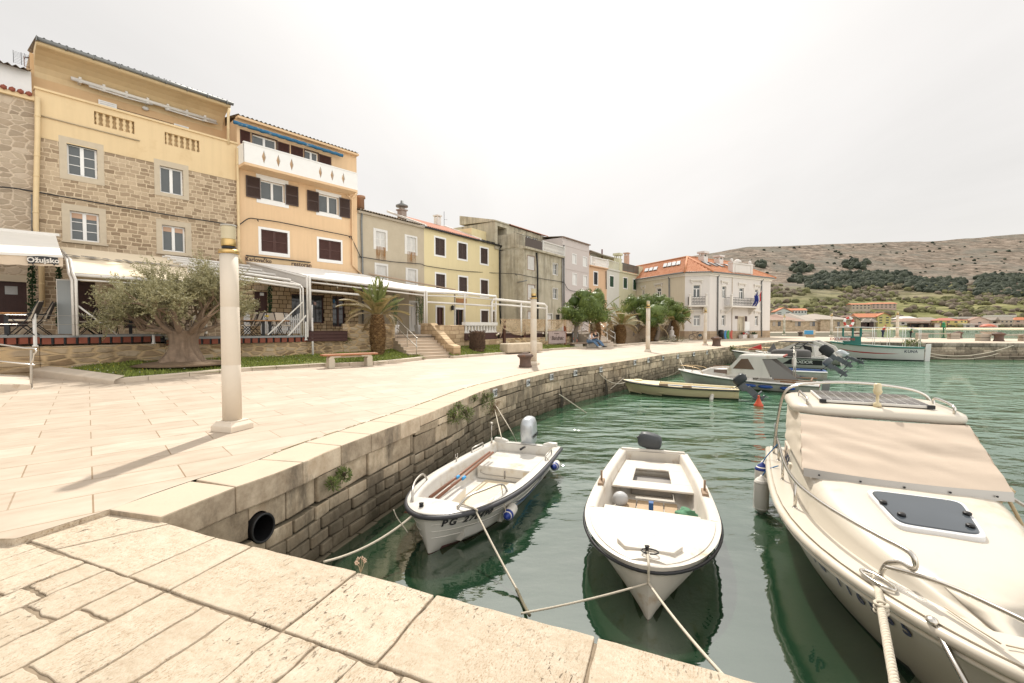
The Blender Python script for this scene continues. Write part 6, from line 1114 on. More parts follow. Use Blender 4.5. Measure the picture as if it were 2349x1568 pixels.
for k,(y0,y1)in enumerate(((-.48,-.52),(-.36,-.45))):
 o=empty('oar',loc2w(b1,(2.1,-.45,.36)),b1.root.rotation_euler.z,('varnished wooden oar lying outermost in the open white boat','varnished wooden oar lying inner in the open white boat')[k],'oar')
 m=MB();m.tube([(-1.25,y1+.48,.14),(1.15,y0+.45,.05)],[.022,.026],8);m.build('shaft',WOODO,o);m=MB();m.hexa([(1.15,y0+.42,.03),(1.75,y0+.38,.03),(1.75,y0+.52,.03),(1.15,y0+.48,.03),(1.15,y0+.42,.05),(1.75,y0+.38,.045),(1.75,y0+.52,.045),(1.15,y0+.48,.05)]);m.build('blade',WOODO,o)
 m=MB();m.tube([(.18,y0+.46,.087),(.28,y0+.46,.083)],.029,8);m.build('band',mat('light_blue_tape',(.05,.30,.62)),o)
outboard(b1.root,(-.12,.02,.44),radians(4),mat('silver_cowl',(.50,.53,.55),.3,.05,3,metal=.5),1.0,text='HONDA',big=True)
M_=lambda B,t,v,sd,out=.012:(lambda p,x,z:basis(p,x*(1 if sd<0 else-1),z))(B.P(t,v,sd,out),(B.P(t+.01,v,sd)-B.P(t-.01,v,sd)),(B.P(t,v+.03,sd)-B.P(t,v-.03,sd)))
def hulltext(B,tx,t0,t1,v,sd,size,mt,shear=.2,bold=.004):
 n=len(tx);order=range(n)
 for i,ch in enumerate(tx):
  if ch==' ':continue
  f=(i+.5)/n;t=t0+(t1-t0)*f
  yield text_mesh(ch,size,.002,mt,'letter',parent=None,M=M_(B,t,v,sd),bold=bold,shear=shear)
def join(objs,name,root):
 m=MB()
 for o in objs:m.add([v.co for v in o.data.vertices],[tuple(p.vertices)for p in o.data.polygons]);mt=o.data.materials[0];bpy.data.objects.remove(o)
 return m.build(name,mt,root)
join(list(hulltext(b1,'PG 278490',.985,.80,.78,1,.15,INK,bold=.005)),'registration_number',b1.root)
def band(B,pts,wd,mt,name,sd=1):
 m=MB();q=smooth_line([V((t,v,0))for t,v in pts],5);n=len(q)
 m.loft([[B.P(p.x,p.y-wd*sin(pi*i/(n-1)),sd,.006)for i,p in enumerate(q)],[B.P(p.x,p.y+wd*sin(pi*i/(n-1)),sd,.006)for i,p in enumerate(q)]]);return m.build(name,mt,B.root)
SW1=mat('swoosh_navy',(.03,.06,.16),.4,.1);SW2=mat('swoosh_blue',(.05,.28,.55),.4,.1)
band(b1,[(.62,.64),(.5,.50),(.36,.52),(.28,.72),(.22,.90)],.05,SW1,'stripe');band(b1,[(.66,.56),(.5,.44),(.36,.42),(.26,.5)],.03,SW2,'stripe');band(b1,[(.36,.70),(.28,.78),(.2,.92),(.16,.96)],.04,SW1,'stripe')
p=b1.P(.71,.62,1,.13);fender(loc2w(b1,p),b1.root.matrix_basis.to_3x3()@V((1,.1,.02)),'white fender with blue cap below the registration number of the open boat',.44,.085,caps=(1,0));rope([loc2w(b1,b1.P(.74,1,1,-.09)+V((0,0,.16))),loc2w(b1,p+V((.18,0,.02)))],.008,'thin cord of the fender beside the registration number')
p=b1.P(.20,.80,1,.12);fender(loc2w(b1,p),b1.root.matrix_basis.to_3x3()@V((1,.1,.1)),'white fender with blue cap near the stern of the open boat',.40,.085,caps=(1,0));rope([loc2w(b1,b1.P(.26,1,1,-.08)+V((0,0,.09))),loc2w(b1,p+V((.17,0,.05)))],.008,'thin cord of the stern fender on the open boat')
cl=loc2w(b1,b1.P(.90,1,1,-.2)+V((0,0,.05)));rope([cl,loc2w(b1,b1.P(.90,1,1,.05)+V((0,0,.0))),*sag(loc2w(b1,b1.P(.90,1,1,.06)-V((0,0,.05))),G(1185,1352,-1.35),.02),],.014,'pale rope running down from the open boat cleat');rope([G(1185,1352,-1.35),G(1200,1385,-1.38),G(1215,1412,-1.3)],.018,'weedy green end of the rope below the open boat',DARKROPE)
nose=loc2w(b1,(L1*.97,-.16,.57));rope(sag(nose,G(742,1290,-1.05),.10),.016,'thick white mooring line from the open boat bow to the quay');rope([at(903,1170,5.6),at(912,1190,5.65),at(935,1222,5.8)],.007,'short frayed cord hanging from the white mooring line')
b2=Boat('white_rowing_motorboat',(2.96,9.50),(1.43,4.68),'white decked motorboat facing the landing with black rub rail and dark outboard',1.80,.76,.62,2.2,.52,.46,.58,.25,.02,sec=(.35,.75))
b2.hull(DIRTYG,ANTIF,.03,0);b2.rub(mat('black_rub_rail',(.018,.018,.02),.4,.1),.019,-.06);L2=b2.L;b2.liner(DIRTYG,.02,.69,.15,.05,camber=.03)
with b2.part('foredeck_panel',DIRTYG,.02)as m:
 T=[.70+.285*i/14 for i in range(15)];
 r_=[[V((t*L2,y*(b2.b(t)-.07),b2.h(t)+.018+.035*(1-y*y)))for y in(-1,-.6,-.2,.2,.6,1)]for t in T if b2.b(t)>.2];m.loft(r_);m.loft([[r[0]for r in r_],[r[0]-V((0,0,.05))for r in r_]]);m.loft([[r[-1]for r in r_],[r[-1]-V((0,0,.05))for r in r_]]);m.loft([r_[0],[p-V((0,0,.06))for p in r_[0]]]);m.loft([r_[-1],[p-V((0,0,.05))for p in r_[-1]]])
with b2.part('deck_hatch',DIRTYG,.012)as m:zz=b2.h(.9)+.06;m.prism([(L2*.895,-.30),(L2*.895,.30),(L2*.915,.36),(L2*.95,.26),(L2*.95,-.26),(L2*.915,-.36)],zz-.03,zz+.03)
with b2.part('stern_deck',DIRTYG,.015)as m:
 a,c=.05*L2,.37*L2;x0,x1,w0,w1=.15*L2,.30*L2,.30,.33;z0,z1=.27,.31
 ww=lambda x:b2.b(x/L2)-.17
 for(xa,xb,ya,yb,yc,yd)in((a,x0,-ww(a),ww(a),-ww(x0),ww(x0)),(x1,c,-ww(x1),ww(x1),-ww(c),ww(c)),(x0,x1,-ww(x0),-w0,-ww(x1),-w1),(x0,x1,w0,ww(x0),w1,ww(x1))):m.hexa([(xa,ya,z0),(xb,yc,z0),(xb,yd,z0),(xa,yb,z0),(xa,ya,z1),(xb,yc,z1),(xb,yd,z1),(xa,yb,z1)])
with b2.part('stern_locker',mat('grey_locker',(.26,.24,.22),.7,.1))as m:m.box(x0,x1,-.34,.34,.06,.16)
with b2.part('transom_board',DIRTYG,.01)as m:m.box(-.02,.06,-b2.b(0)+.05,b2.b(0)-.05,.2,.50)
with b2.part('thwart',DIRTYG,.01)as m:m.hexa([(.545*L2,-.70,.26),(.585*L2,-.70,.26),(.60*L2,.70,.26),(.56*L2,.70,.26),(.545*L2,-.70,.295),(.585*L2,-.70,.295),(.60*L2,.70,.295),(.56*L2,.70,.295)])
FLW3=mat('bleached_floor_planks',(.40,.29,.18),.8,.2,5,isl=.3)
with b2.part('floor_boards',FLW3,.004)as m:[m.box(.37*L2,.69*L2,-.45+.22*k,-.25+.22*k,.06,.085)for k in range(4)]
with b2.part('centre_post',mat('blue_paint',(.02,.09,.25),.5,.15))as m:m.box(.50*L2,.52*L2,-.035,.035,.08,.34)
with b2.part('stem_ring',BLACK)as m:c=(L2*.965,-.02,b2.h(1)+.05);m.lathe([(.02,0),(.02,.07),(.028,.085)],8,c);m.tube([V(c)+V((.06*cos(a),.09*sin(a)+.03,.03))for a in[i*.6 for i in range(11)]],.009,6,closed=False)
for sd,t in((-1,.47),(1,.47)):
 with b2.part('thole_pin',mat('grey_worn_wood',(.30,.21,.14),.8,.2,6))as m:c=b2.P(t,1,sd,-.09);m.box(c.x-.13,c.x+.13,c.y-.045,c.y+.045,c.z,c.z+.05);m.tube([c+V((-.03,0,.04)),c+V((-.03,0,.21))],.017,8)
outboard(b2.root,(-.14,-.03,.46),radians(10),mat('charcoal_cowl',(.055,.06,.065),.45,.1,4),1.0,rz=radians(82))
bu=empty('buoy_float',loc2w(b2,(.42*L2,-.50,.17)),0,'grey plastic float lying in the white decked motorboat','float');m=MB();m.ball((0,0,0),(.13,.13,.12),14,10);m.build('body',mat('grey_plastic',(.45,.45,.45),.5,.1),bu)
gb=MB();c=loc2w(b2,(.49*L2,.52,.16));gb.ball(c,(.15,.12,.09),18,12,jit=.8,seed=5);tag(gb.build('net_bag',mat('green_net_cloth',(.10,.24,.14),.85,.3,12,bump=.6,bs=60)),'crumpled green cloth in the white decked motorboat','bag')
join(list(hulltext(b2,'PG 4718',.93,.80,.80,1,.11,INK)),'registration_number',b2.root)
s2p=loc2w(b2,(L2+.03,0,b2.h(1)-.08));rope([loc2w(b2,(L2*.965,-.02,b2.h(1)+.08)),loc2w(b2,(L2+.02,0,b2.h(1)+.03)),s2p,s2p-V((0,0,.08))],.014,'short loop of rope over the bow of the white decked boat');rope(sag(s2p-V((0,0,.08)),G(1195,1408,-1.25),.02),.012,'taut pale rope from the white decked boat to the left');rope(sag(s2p-V((0,0,.08)),at(1668,1560,2.9),.03),.013,'taut pale rope from the white decked boat to the landing')
b3=Boat('cabin_cruiser',(5.95,8.15),(3.28,2.72),'large cream cabin cruiser with beige windscreen cover and solar panel',2.42,.93,.40,2.5,.85,.80,.95,.35,.45,sec=(.33,.75));L3=b3.L
b3.hull(CREAMG,mat('dark_waterline',(.03,.03,.028),.7,.2),.03,0,n=40);b3.rub(CREAMG,.05,-.06);b3.rub(mat('rail_cap_white',(.70,.64,.54),.3,.05),.028,-.13,name='lower_rub_rail')
b3.liner(CREAMG,.03,.20,.24,.35,camber=.03)
zt3=lambda t:1.25-(t-.53)*.55 if t>.53 else 1.25
tw=lambda t:max(.02,b3.b(t)-.24)
with b3.part('cabin_trunk',CREAMG)as m:
 T=[.20,.28,.36,.44,.5]+[.5+.46*i/16 for i in range(1,17)];R_=[]
 for t in T:
  w_,z0,z1=tw(t),b3.h(t)-.02,max(zt3(t),b3.h(t)+.06);e=sm(.96,.80,t)if t>.8 else 1
  hz=(z1-z0)*(1 if t<.80 else max(.12,1-((t-.80)/.16)**2*.88));half=[(w_+.05,0),(w_+.01,.12),(w_-.02,.55),(w_-.07,.82),(w_-.16,.96),(w_*.6,1.02),(0,1.05)]
  R_.append([V((t*L3,-max(y,0),z0+hz*k))for y,k in half]+[V((t*L3,max(y,0),z0+hz*k))for y,k in half[::-1][1:]])
 m.loft(R_);m.add(R_[0],[tuple(range(len(R_[0])))]);m.add(R_[-1],[tuple(range(len(R_[-1])))])
fixn(b3.root.children[-1])
with b3.part('side_deck_seam',mat('seam_beige',(.52,.44,.33)))as m:m.tube([V((t*L3,-.55*b3.b(t),b3.h(t)+.042))for t in(.90,.92,.94,.965)],.006,5);m.tube([V((.965*L3,y,b3.h(.965)+.04))for y in(-.1,0,.1)],.006,5)
RF,RB,RZ3=.375,.125,1.86
with b3.part('roof',CREAMG)as m:
 cx=(RF+RB)/2*L3;sxx=(RF-RB)/2*L3+.06
 superbox(m,(cx,0,RZ3),sxx,1.0,[(-.03,.93),(-.02,.985),(.03,1.0),(.075,.985),(.105,.93),(.125,.80),(.135,.45)],44,.36)
CANV=mat('tan_cover_canvas',(.52,.425,.335),.85,.06,3,bump=.35,bs=220)
def cloth(pa,pb,pc,pd,nu,nv,amp,seed,fold=1):
 rows=[]
 for j in range(nv+1):
  v=j/nv;row=[]
  for i in range(nu+1):
   u=i/nu;p=V(pa).lerp(V(pb),u).lerp(V(pd).lerp(V(pc),u),v);nrm=(V(pb)-V(pa)).cross(V(pd)-V(pa)).normalized()
   f=noise.noise(V((u*2.2+seed,v*5+u*2.5,seed)))*.6+noise.noise(V((u*5+seed,v*12+u*7,2)))*.25*fold+.3*sin(v*26+u*4)*exp(-u*7)*fold
   row.append(p+nrm*amp*f*sin(pi*min(1,max(0,v)))**.6)
  rows.append(row)
 return rows
A,Bq,Cq,Dq=(.533*L3,-.97,1.29),(.533*L3,.97,1.29),(.385*L3,.90,1.85),(.385*L3,-.90,1.85)
bow_=lambda rows,k:[[p+V((k*(1-(2*i/(len(r)-1)-1)**2),0,0))for i,p in enumerate(r)]for r in rows]
with b3.part('windscreen_cover',CANV)as m:m.loft(bow_(cloth(A,Bq,Cq,Dq,40,26,.05,3),.13))
for sd in(-1,1):
 with b3.part('side_cover',mat('cream_side_canvas',(.64,.56,.45),.8,.06,3,bump=.2,bs=150))as m:m.loft(cloth((.533*L3,sd*.97,1.29),(.20*L3,sd*.985,1.25),(.15*L3,sd*.93,1.84),(.385*L3,sd*.90,1.85),26,20,.03*sd,7+sd,.6))
with b3.part('windscreen_frame',mat('grey_aluminium',(.42,.40,.37),.4,.08,metal=.6))as m:
 pts=[V((.537*L3+.13*(1-y*y)+.02,y*.955,1.27))for y in[i/10 for i in range(-10,11)]];m.loft([[p+V((0,0,-.05))for p in pts],[p+V((-.02,0,.05))for p in pts]])
with b3.part('windscreen_gasket',BLACK)as m:m.tube([V((.537*L3+.13*(1-y*y)-.005,y*.98,1.325))for y in[i/10 for i in range(-10,11)]],[.004+.016*abs(1-(i/10-.1)**2)if True else 0 for i in range(-10,11)],6)
with b3.part('frame_screws',BLACK)as m:[m.ball((.537*L3+.13*(1-y*y)+.025,y,1.27),.012,8,5)for y in(-.8,-.4,0,.4,.8)]
hz3=zt3(.67)-.0
def tilted(x0,x1,y,pts,th,mt,name,e,bev=.0,dz=0):
 m=MB();zz=lambda x:b3.h(.67)-.02+(zt3(x/L3)-b3.h(x/L3)+.02)*1.045+dz+(b3.h(x/L3)-b3.h(.67));superb=[(x0+(x1-x0)*(.5+.5*abs(cos(a))**e*(1 if cos(a)>0 else-1)),y*abs(sin(a))**e*(1 if sin(a)>0 else-1))for a in[2*pi*i/40+.01 for i in range(40)]]
 superb=[(x,yy*(1-.22*((x-x0)/(x1-x0))))for x,yy in superb];m.loft([[V((x,yy,zz(x)-.02))for x,yy in superb],[V((x,yy,zz(x)+th))for x,yy in superb],[V((cx_+(x-cx_)*.985,yy*.985,zz(x)+th+.008))for x,yy in superb for cx_ in((x0+x1)/2,)]],closed=True,cap=True,smooth=False);return m.build(name,mt,b3.root)
tilted(.600*L3,.735*L3,.42,0,.03,mat('hatch_frame',(.66,.66,.66),.3,.05),'deck_hatch',.22);tilted(.608*L3,.727*L3,.385,0,.042,glassy('smoked_acrylic',(.055,.065,.075),.09),'hatch_window',.25)
for x,y in((.66,-.33),(.70,-.24),(.66,.33),(.705,.26)):
 with b3.part('hatch_knob',BLACK)as m:m.lathe([(.035,0),(.035,.018),(.025,.026)],14,(x*L3,y,b3.h(.67)-.02+(zt3(x)-b3.h(x)+.02)*1.045+.05+(b3.h(x)-b3.h(.67))))
with b3.part('solar_panel',mat('panel_frame',(.62,.60,.56),.4,.05),.006)as m:m.box(.165*L3,.345*L3,-.62,.62,RZ3+.14,RZ3+.175)
def solar():
 t=NT('solar_cells');b=t.n('ShaderNodeTexBrick',offset=0);t.l(t.co(),b.inputs['Vector']);[b.inputs[k].__setattr__('default_value',v)for k,v in(('Scale',1),('Brick Width',.122),('Row Height',.122),('Mortar Size',.004))]
 b.inputs['Color1'].default_value=b.inputs['Color2'].default_value=(.07,.065,.065,1);b.inputs['Mortar'].default_value=(.6,.58,.54,1);return t.set(b.outputs['Color'],.12,spec=.7)
with b3.part('solar_cells',solar())as m:m.box(.169*L3,.341*L3,-.60,.60,RZ3+.176,RZ3+.180)
with b3.part('panel_corner',BLACK)as m:m.box(.338*L3,.348*L3,-.64,-.56,RZ3+.135,RZ3+.182);m.box(.338*L3,.348*L3,.56,.64,RZ3+.135,RZ3+.182)
with b3.part('mast_light',mat('yellowed_plastic',(.62,.53,.34),.4,.1))as m:m.lathe([(.05,0),(.04,.05),(.018,.06),(.018,.16),(.04,.17),(.055,.21),(.045,.24),(.045,.30),(.03,.32)],14,(.352*L3,.02,RZ3+.13))
for sd in(-1,1):
 with b3.part('roof_rail',STEEL)as m:m.tube(smooth_line([V((.36*L3,sd*.80,RZ3+.10)),V((.36*L3,sd*.80,RZ3+.19)),V((.30*L3,sd*.82,RZ3+.21)),V((.24*L3,sd*.82,RZ3+.2)),V((.24*L3,sd*.82,RZ3+.11))],4),.018,8)
for dx in(0,.05):
 with b3.part('targa_arch',STEEL)as m:m.tube(smooth_line([V(((.085)*L3+dx,-1.10,.82)),V((.10*L3+dx,-1.06,1.35)),V((.125*L3+dx,-.98,1.9)),V((.13*L3+dx,-.80,2.08)),V((.13*L3+dx,-.4,2.15)),V((.13*L3+dx,0,2.17)),V((.13*L3+dx,.4,2.15)),V((.13*L3+dx,.80,2.08)),V((.125*L3+dx,.98,1.9)),V((.10*L3+dx,1.06,1.35)),V((.085*L3+dx,1.10,.82))],5),.02,8)
for sd in(-1,1):
 with b3.part('bow_rail',STEEL)as m:
  q=[b3.P(.10,1,sd,-.10)+V((0,0,.30))]+[b3.P(t,1,sd,-.12-.05*sm(.6,.85,t))+V((0,0,.31+.05*sm(.3,.8,t)))for t in(.2,.3,.4,.5,.6,.7,.78,.83)]
  e=b3.P(.86,1,sd,-.2);q+=[e+V((.06,0,.36)),e+V((.10,-sd*.03,.29)),e+V((.05,-sd*.03,.22)),e+V((-.08,sd*.01,.20)),e+V((-.15,sd*.08,.15)),e+V((-.17,sd*.12,.05)),e+V((-.17,sd*.12,.0))];m.tube(smooth_line(q,4),.021,8)
 for t in(.17,.36,.56):
  with b3.part('rail_post',STEEL)as m:p=b3.P(t,1,sd,-.12);m.tube([p,p+V((.02,0,.12)),p+V((-.02,0,.31+.05*sm(.3,.8,t)))],.018,8);m.lathe([(.035,0),(.03,.012)],10,p)
 with b3.part('pulpit_rail',STEEL)as m:q=[b3.P(.84,1,sd,-.14)+V((.02,0,.14)),b3.P(.88,1,sd,-.18)+V((0,0,.20)),b3.P(.93,1,sd,-.14)+V((0,0,.26)),V((1.0*L3,sd*.06,b3.h(1)+.30)),V((1.02*L3,0,b3.h(1)+.31))];m.tube(smooth_line(q,5),.019,8)
with b3.part('fairlead',STEEL)as m:p=b3.P(.85,1,-1,-.06)+V((0,0,.02));d=(b3.P(.87,1,-1)-b3.P(.83,1,-1)).normalized();m.tube([p+d*(.17*cos(a))+V((0,0,.012))+d.cross(V((0,0,1)))*(.055*sin(a))for a in[i*pi/10 for i in range(20)]],.014,7,closed=True)
with b3.part('anchor_shank',STEEL)as m:p=b3.P(.93,1,-1,.02);m.tube([p,p+V((.35,.1,-.25)),p+V((.62,.16,-.42))],.022,8);m.ball(p,(.05,.04,.03),10,6)
with b3.part('cockpit_lining',mat('beige_lining',(.56,.47,.37),.6,.08))as m:m.box(.035*L3,.05*L3,-.86,.86,.35,1.0);m.box(.035*L3,.19*L3,-.90,-.86,.35,.98);m.box(.035*L3,.19*L3,.86,.90,.35,.98)
outboard(b3.root,(-.1,0,.75),radians(6),BLACK,1.2,big=True)
with b3.part('flag_socket',ZINC)as m:p=b3.P(.02,1,-1,-.1);m.tube([p,p+V((-.1,0,.45))],.028,8)
mm=basis((.44*L3-.0,-(tw(.30)+.0)-.03,1.05),(1,0,0),(0,0.1,1))
with b3.part('boat_name',NAVY)as m:pass
bpy.data.objects.remove(b3.root.children[-1])
text_mesh('Luce',.30,.003,NAVY,'boat_name',shear=.35,parent=b3.root,M=basis((.245*L3,-(tw(.24)+.02),1.02),(1,0,0),(0,.12,1)))
with b3.part('power_socket',mat('vent_cream',(.60,.55,.45)))as m:m.box(.30*L3,.32*L3,-(tw(.3)+.02),-(tw(.3)-.02),.93,1.0)
join(list(hulltext(b3,'PG 116565',.66,.90,.74,-1,.19,NAVY,shear=.2))[::1],'registration_number',b3.root)
F3=lambda t,dz,o:loc2w(b3,b3.P(t,1,-1,o)+V((0,0,dz)))
fender(F3(.16,-.42,.12),(0,0,1),'white fender with blue ends hanging at the stern of the cabin cruiser',.62,.115);rope([F3(.17,.30,-.12),F3(.165,.05,.05),F3(.16,-.1,.12)],.009,'blue cord holding the blue ended fender',mat('blue_cord',(.03,.16,.35)))
fender(F3(.24,-.50,.13),(0,0,1),'all white ribbed fender hanging nearest on the cabin cruiser',.60,.115,cap=FWHITE,caps=(0,0));rope([F3(.26,.05,-.10),F3(.25,-.05,.05),F3(.24,-.2,.13)],.009,'blue cord holding the all white fender',mat('blue_cord',(.03,.16,.35)))
fender(F3(.11,-.35,.06),(0,0,1),'white fender mostly hidden behind the blue ended fender',.5,.1,cap=FWHITE,caps=(0,0))
hw=F3(.85,.03,-.05);tw_=MB()
def twisted(pts,r,label,k=3,pitch=.11):
 q=smooth_line([V(p)for p in pts],14);m=MB();L_=Line(q);n=int(L_.L/.008)
 for s_ in range(k):
  pp=[]
  for i in range(n+1):
   p,nn=L_.at(L_.L*i/n);a=2*pi*(L_.L*i/n/pitch+s_/k);d=(L_.at(L_.L*min(1,(i+1)/n))[0]-L_.at(L_.L*max(0,(i-1)/n))[0]).normalized();u=d.orthogonal().normalized();u=V((1,0,0))-d*d.x;u.normalize();pp.append(p+(u*cos(a)+d.cross(u)*sin(a))*r*.55)
  m.tube(pp,r*.56,6)
 return tag(m.build('mooring_rope',ROPE),label,'rope')
gnd=at(2065,1640,2.35);twisted([hw+V((-.02,.03,.02)),hw+V((-.05,-.08,-.04)),hw.lerp(gnd,.18),hw.lerp(gnd,.5),gnd],.026,'thick twisted rope hanging from the cabin cruiser bow')
m=MB();p=hw.lerp(gnd,.30);[m.tube([p+V((.04*cos(a),.04*sin(a),.03*k-.03))for a in[i*.6 for i in range(11)]],.012,6)for k in range(3)];tag(m.build('rope_knot',ROPE),'knot of cord tied round the thick twisted rope','rope')
p=loc2w(b3,b3.P(.45,1,1,-.12)+V((0,0,.34)));m=MB();[m.tube([p+V((.06*cos(a+k),.05*sin(a),.05*sin(a*1.3+k)-.01*k))for a in[i*.7 for i in range(10)]],.018,6)for k in range(5)];m.tube([p,p+V((-.08,0,-.2)),p+V((-.05,0,-.4))],.02,6);m.tube([p,p+V((.1,-.05,-.25)),p+V((.16,-.1,-.45))],.02,6);tag(m.build('rope_coil',mat('tan_rope',(.50,.39,.24),.9,.2,30)),'tan rope tied round the far rail of the cabin cruiser','rope')
YEL=mat('pale_yellow_gelcoat',(.66,.57,.35),.45,.06,3,dirt=(.40,.31,.14),ds=2,dl=.62)
b4=Boat('yellow_dinghy',(9.62,19.3),(5.15,21.05),'pale yellow wooden dinghy with oars and a black tilted outboard',1.6,.75,.5,2.3,.75,.45,.62,.2,.35,sec=(.35,.8));b4.hull(YEL,WETGREEN,.05);b4.rub(BLACK,.03,-.05);b4.liner(YEL,.03,.66,.15,.1)
with b4.part('stern_seat',YEL,.02)as m:m.box(.15,.9,-.5,.5,.1,.32)
with b4.part('thwart',YEL,.02)as m:m.box(1.9,2.2,-.64,.64,.28,.34)
with b4.part('deck_ring',YEL)as m:m.lathe([(.2,0),(.2,.04),(.17,.05)],18,(b4.L*.86,0,b4.h(.86)+.03))
with b4.part('oar_block',mat('grey_worn_wood',(.30,.21,.14)))as m:c=b4.P(.42,1,1,-.05);m.box(c.x-.18,c.x+.18,c.y-.06,c.y+.06,c.z,c.z+.07);c=b4.P(.62,1,1,-.05);m.box(c.x-.18,c.x+.18,c.y-.06,c.y+.06,c.z,c.z+.07)
outboard(b4.root,(-.15,0,.62),radians(42),mat('black_cowl',(.02,.025,.028),.35,.1),1.15)
for k,(y,mt_,lb)in enumerate(((.1,WHITE,'white oar lying in the yellow dinghy'),(.28,mat('blue_paint',(.02,.09,.25)),'blue handled oar lying in the yellow dinghy'))):
 m=MB();m.tube([loc2w(b4,(.3,y,.42)),loc2w(b4,(2.9,y-.1,.46))],.025,8);m.hexa([loc2w(b4,p)for p in((.0,y-.06,.40),(.5,y-.03,.41),(.5,y+.03,.41),(.0,y+.06,.40),(.0,y-.06,.42),(.5,y-.03,.43),(.5,y+.03,.43),(.0,y+.06,.42))]);tag(m.build('oar',mt_),lb,'oar')
fender(loc2w(b4,b4.P(.22,.35,1,.12)),(.25,.1,1),'small white fender leaning on the yellow dinghy',.45,.08,cap=FWHITE,caps=(0,0))
b5=Boat('cabin_boat',(14.2,20.9),(9.05,24.6),'white cabin motorboat with brown tinted windows and blue fenders',2.1,.8,.45,2.3,.8,.55,.95,.3,.4,sec=(.35,.8));b5.hull(GELCOAT,WETGREEN,.03);b5.rub(mat('white_rail',(.72,.70,.66),.4,.05),.05,-.05);b5.rub(BLACK,.022,-.11,name='black_line');b5.liner(GELCOAT,.03,.40,.25,.25);L5=b5.L
with b5.part('fore_cabin',GELCOAT)as m:R_=[[V((t*L5,sd*y,z))for sd,y,z in((-1,w_,b5.h(t)),(-1,w_*.9,z1-.06),(-1,w_*.8,z1),(1,w_*.8,z1),(1,w_*.9,z1-.06),(1,w_,b5.h(t)))]for t,w_,z1 in((.42,.80,1.22),(.62,.74,1.2),(.74,.62,1.16),(.82,.46,.92),(.83,.44,.85))];m.loft(R_,smooth=False)
with b5.part('wheelhouse',GELCOAT)as m:
 for sd in(-1,1):m.prism([(0,0)]*0 or[(.56*L5,0),(.56*L5,.01)]+[(.3*L5,.01),(.3*L5,0)],0,.01)if 0 else m.extr([(.60*L5,1.18),(.50*L5,1.98),(.26*L5,2.02),(.26*L5,1.9),(.36*L5,1.86),(.30*L5,.75),(.60*L5,.75)],1,sd*.76-.03,sd*.76+.03)
 m.hexa([(.52*L5,-.78,1.95),(.22*L5,-.8,1.98),(.22*L5,.8,1.98),(.52*L5,.78,1.95),(.51*L5,-.74,2.05),(.22*L5,-.76,2.08),(.22*L5,.76,2.08),(.51*L5,.74,2.05)]);m.hexa([(.60*L5,-.76,1.15),(.60*L5,.76,1.15),(.59*L5,.76,1.15),(.59*L5,-.76,1.15),(.515*L5,-.76,1.95),(.515*L5,.76,1.95),(.50*L5,.76,1.95),(.50*L5,-.76,1.95)])
for sd in(-1,1):
 with b5.part('tinted_window',TINT)as m:m.extr([(.56*L5,1.22),(.50*L5,1.82),(.455*L5,1.84),(.41*L5,1.22)],1,sd*.785,sd*.80)
 for t0,t1 in((.46,.57),(.60,.70)):
  with b5.part('cabin_window',TINT)as m:w0,w1=.755,.69;yy=[(.80+(.74-.80)*((t-.42)/.2))*.955 if t<.62 else(.74-(t-.62)*1.0)*.95 for t in(t0,t1)];m.hexa([(t0*L5,sd*yy[0],.88),(t1*L5,sd*yy[1],.92),(t1*L5,sd*(yy[1]+.03),.92),(t0*L5,sd*(yy[0]+.03),.88),(t0*L5,sd*(yy[0]-.03),1.12),(t1*L5,sd*(yy[1]-.03),1.10),(t1*L5,sd*yy[1],1.10),(t0*L5,sd*yy[0],1.12)])
 with b5.part('grey_cover',mat('grey_canvas',(.24,.225,.215),.8,.08))as m:m.extr([(.36*L5,1.86),(.30*L5,1.86),(.12*L5,.72),(.29*L5,.72)],1,sd*.74-.01,sd*.74+.01)
 with b5.part('roof_grab_rail',mat('brown_wood_rail',(.22,.12,.06)))as m:m.tube([(.46*L5,sd*.6,1.27),(.74*L5,sd*.5,1.22)],.018,6)
with b5.part('roof_edge',mat('red_trim',(.35,.07,.05)))as m:m.box(.215*L5,.225*L5,-.8,.8,2.0,2.09)
with b5.part('bow_rail',mat('tan_metal',(.5,.36,.2),.4,.1,metal=.6))as m:
 for sd in(-1,1):m.tube(smooth_line([b5.P(t,1,sd,-.1)+V((0,0,z))for t,z in((.78,.02),(.82,.28),(.92,.30),(.99,.22))],4),.02,6)
with b5.part('stern_pole',DULLSTEEL)as m:m.tube([(.16*L5,-.55,.5),(.16*L5,-.55,2.3)],.025,6);m.tube([(.16*L5,.55,.5),(.16*L5,.55,2.3)],.025,6);m.tube([(.16*L5,-.55,2.0),(.16*L5,.55,2.0)],.03,6);m.tube([(.16*L5,.0,2.3),(.16*L5,.45,2.6),(.16*L5,.6,2.2),(.16*L5,.3,1.9)],.025,6)
with b5.part('cockpit_frame',mat('brown_wood_rail',(.22,.12,.06)))as m:m.bar((.02*L5,-.75,.72),(.28*L5,-.78,.72),.06);m.bar((.02*L5,.75,.72),(.28*L5,.78,.72),.06);m.bar((.05*L5,-.75,.74),(.05*L5,.75,.74),.06);m.box(.14*L5,.24*L5,.78,.82,.50,.66)
with b5.part('rudder',ZINC,.02)as m:m.hexa([(-.30,-.03,-.3),(-.02,-.03,-.3),(-.02,.03,-.3),(-.30,.03,-.3),(-.42,-.03,.75),(-.1,-.03,.72),(-.1,.03,.72),(-.42,.03,.75)]);b5.root.scale.z=.82
with b5.part('stern_light',mat('red_trim',(.35,.07,.05)))as m:m.box(-.02,.1,.55,.85,.42,.55)
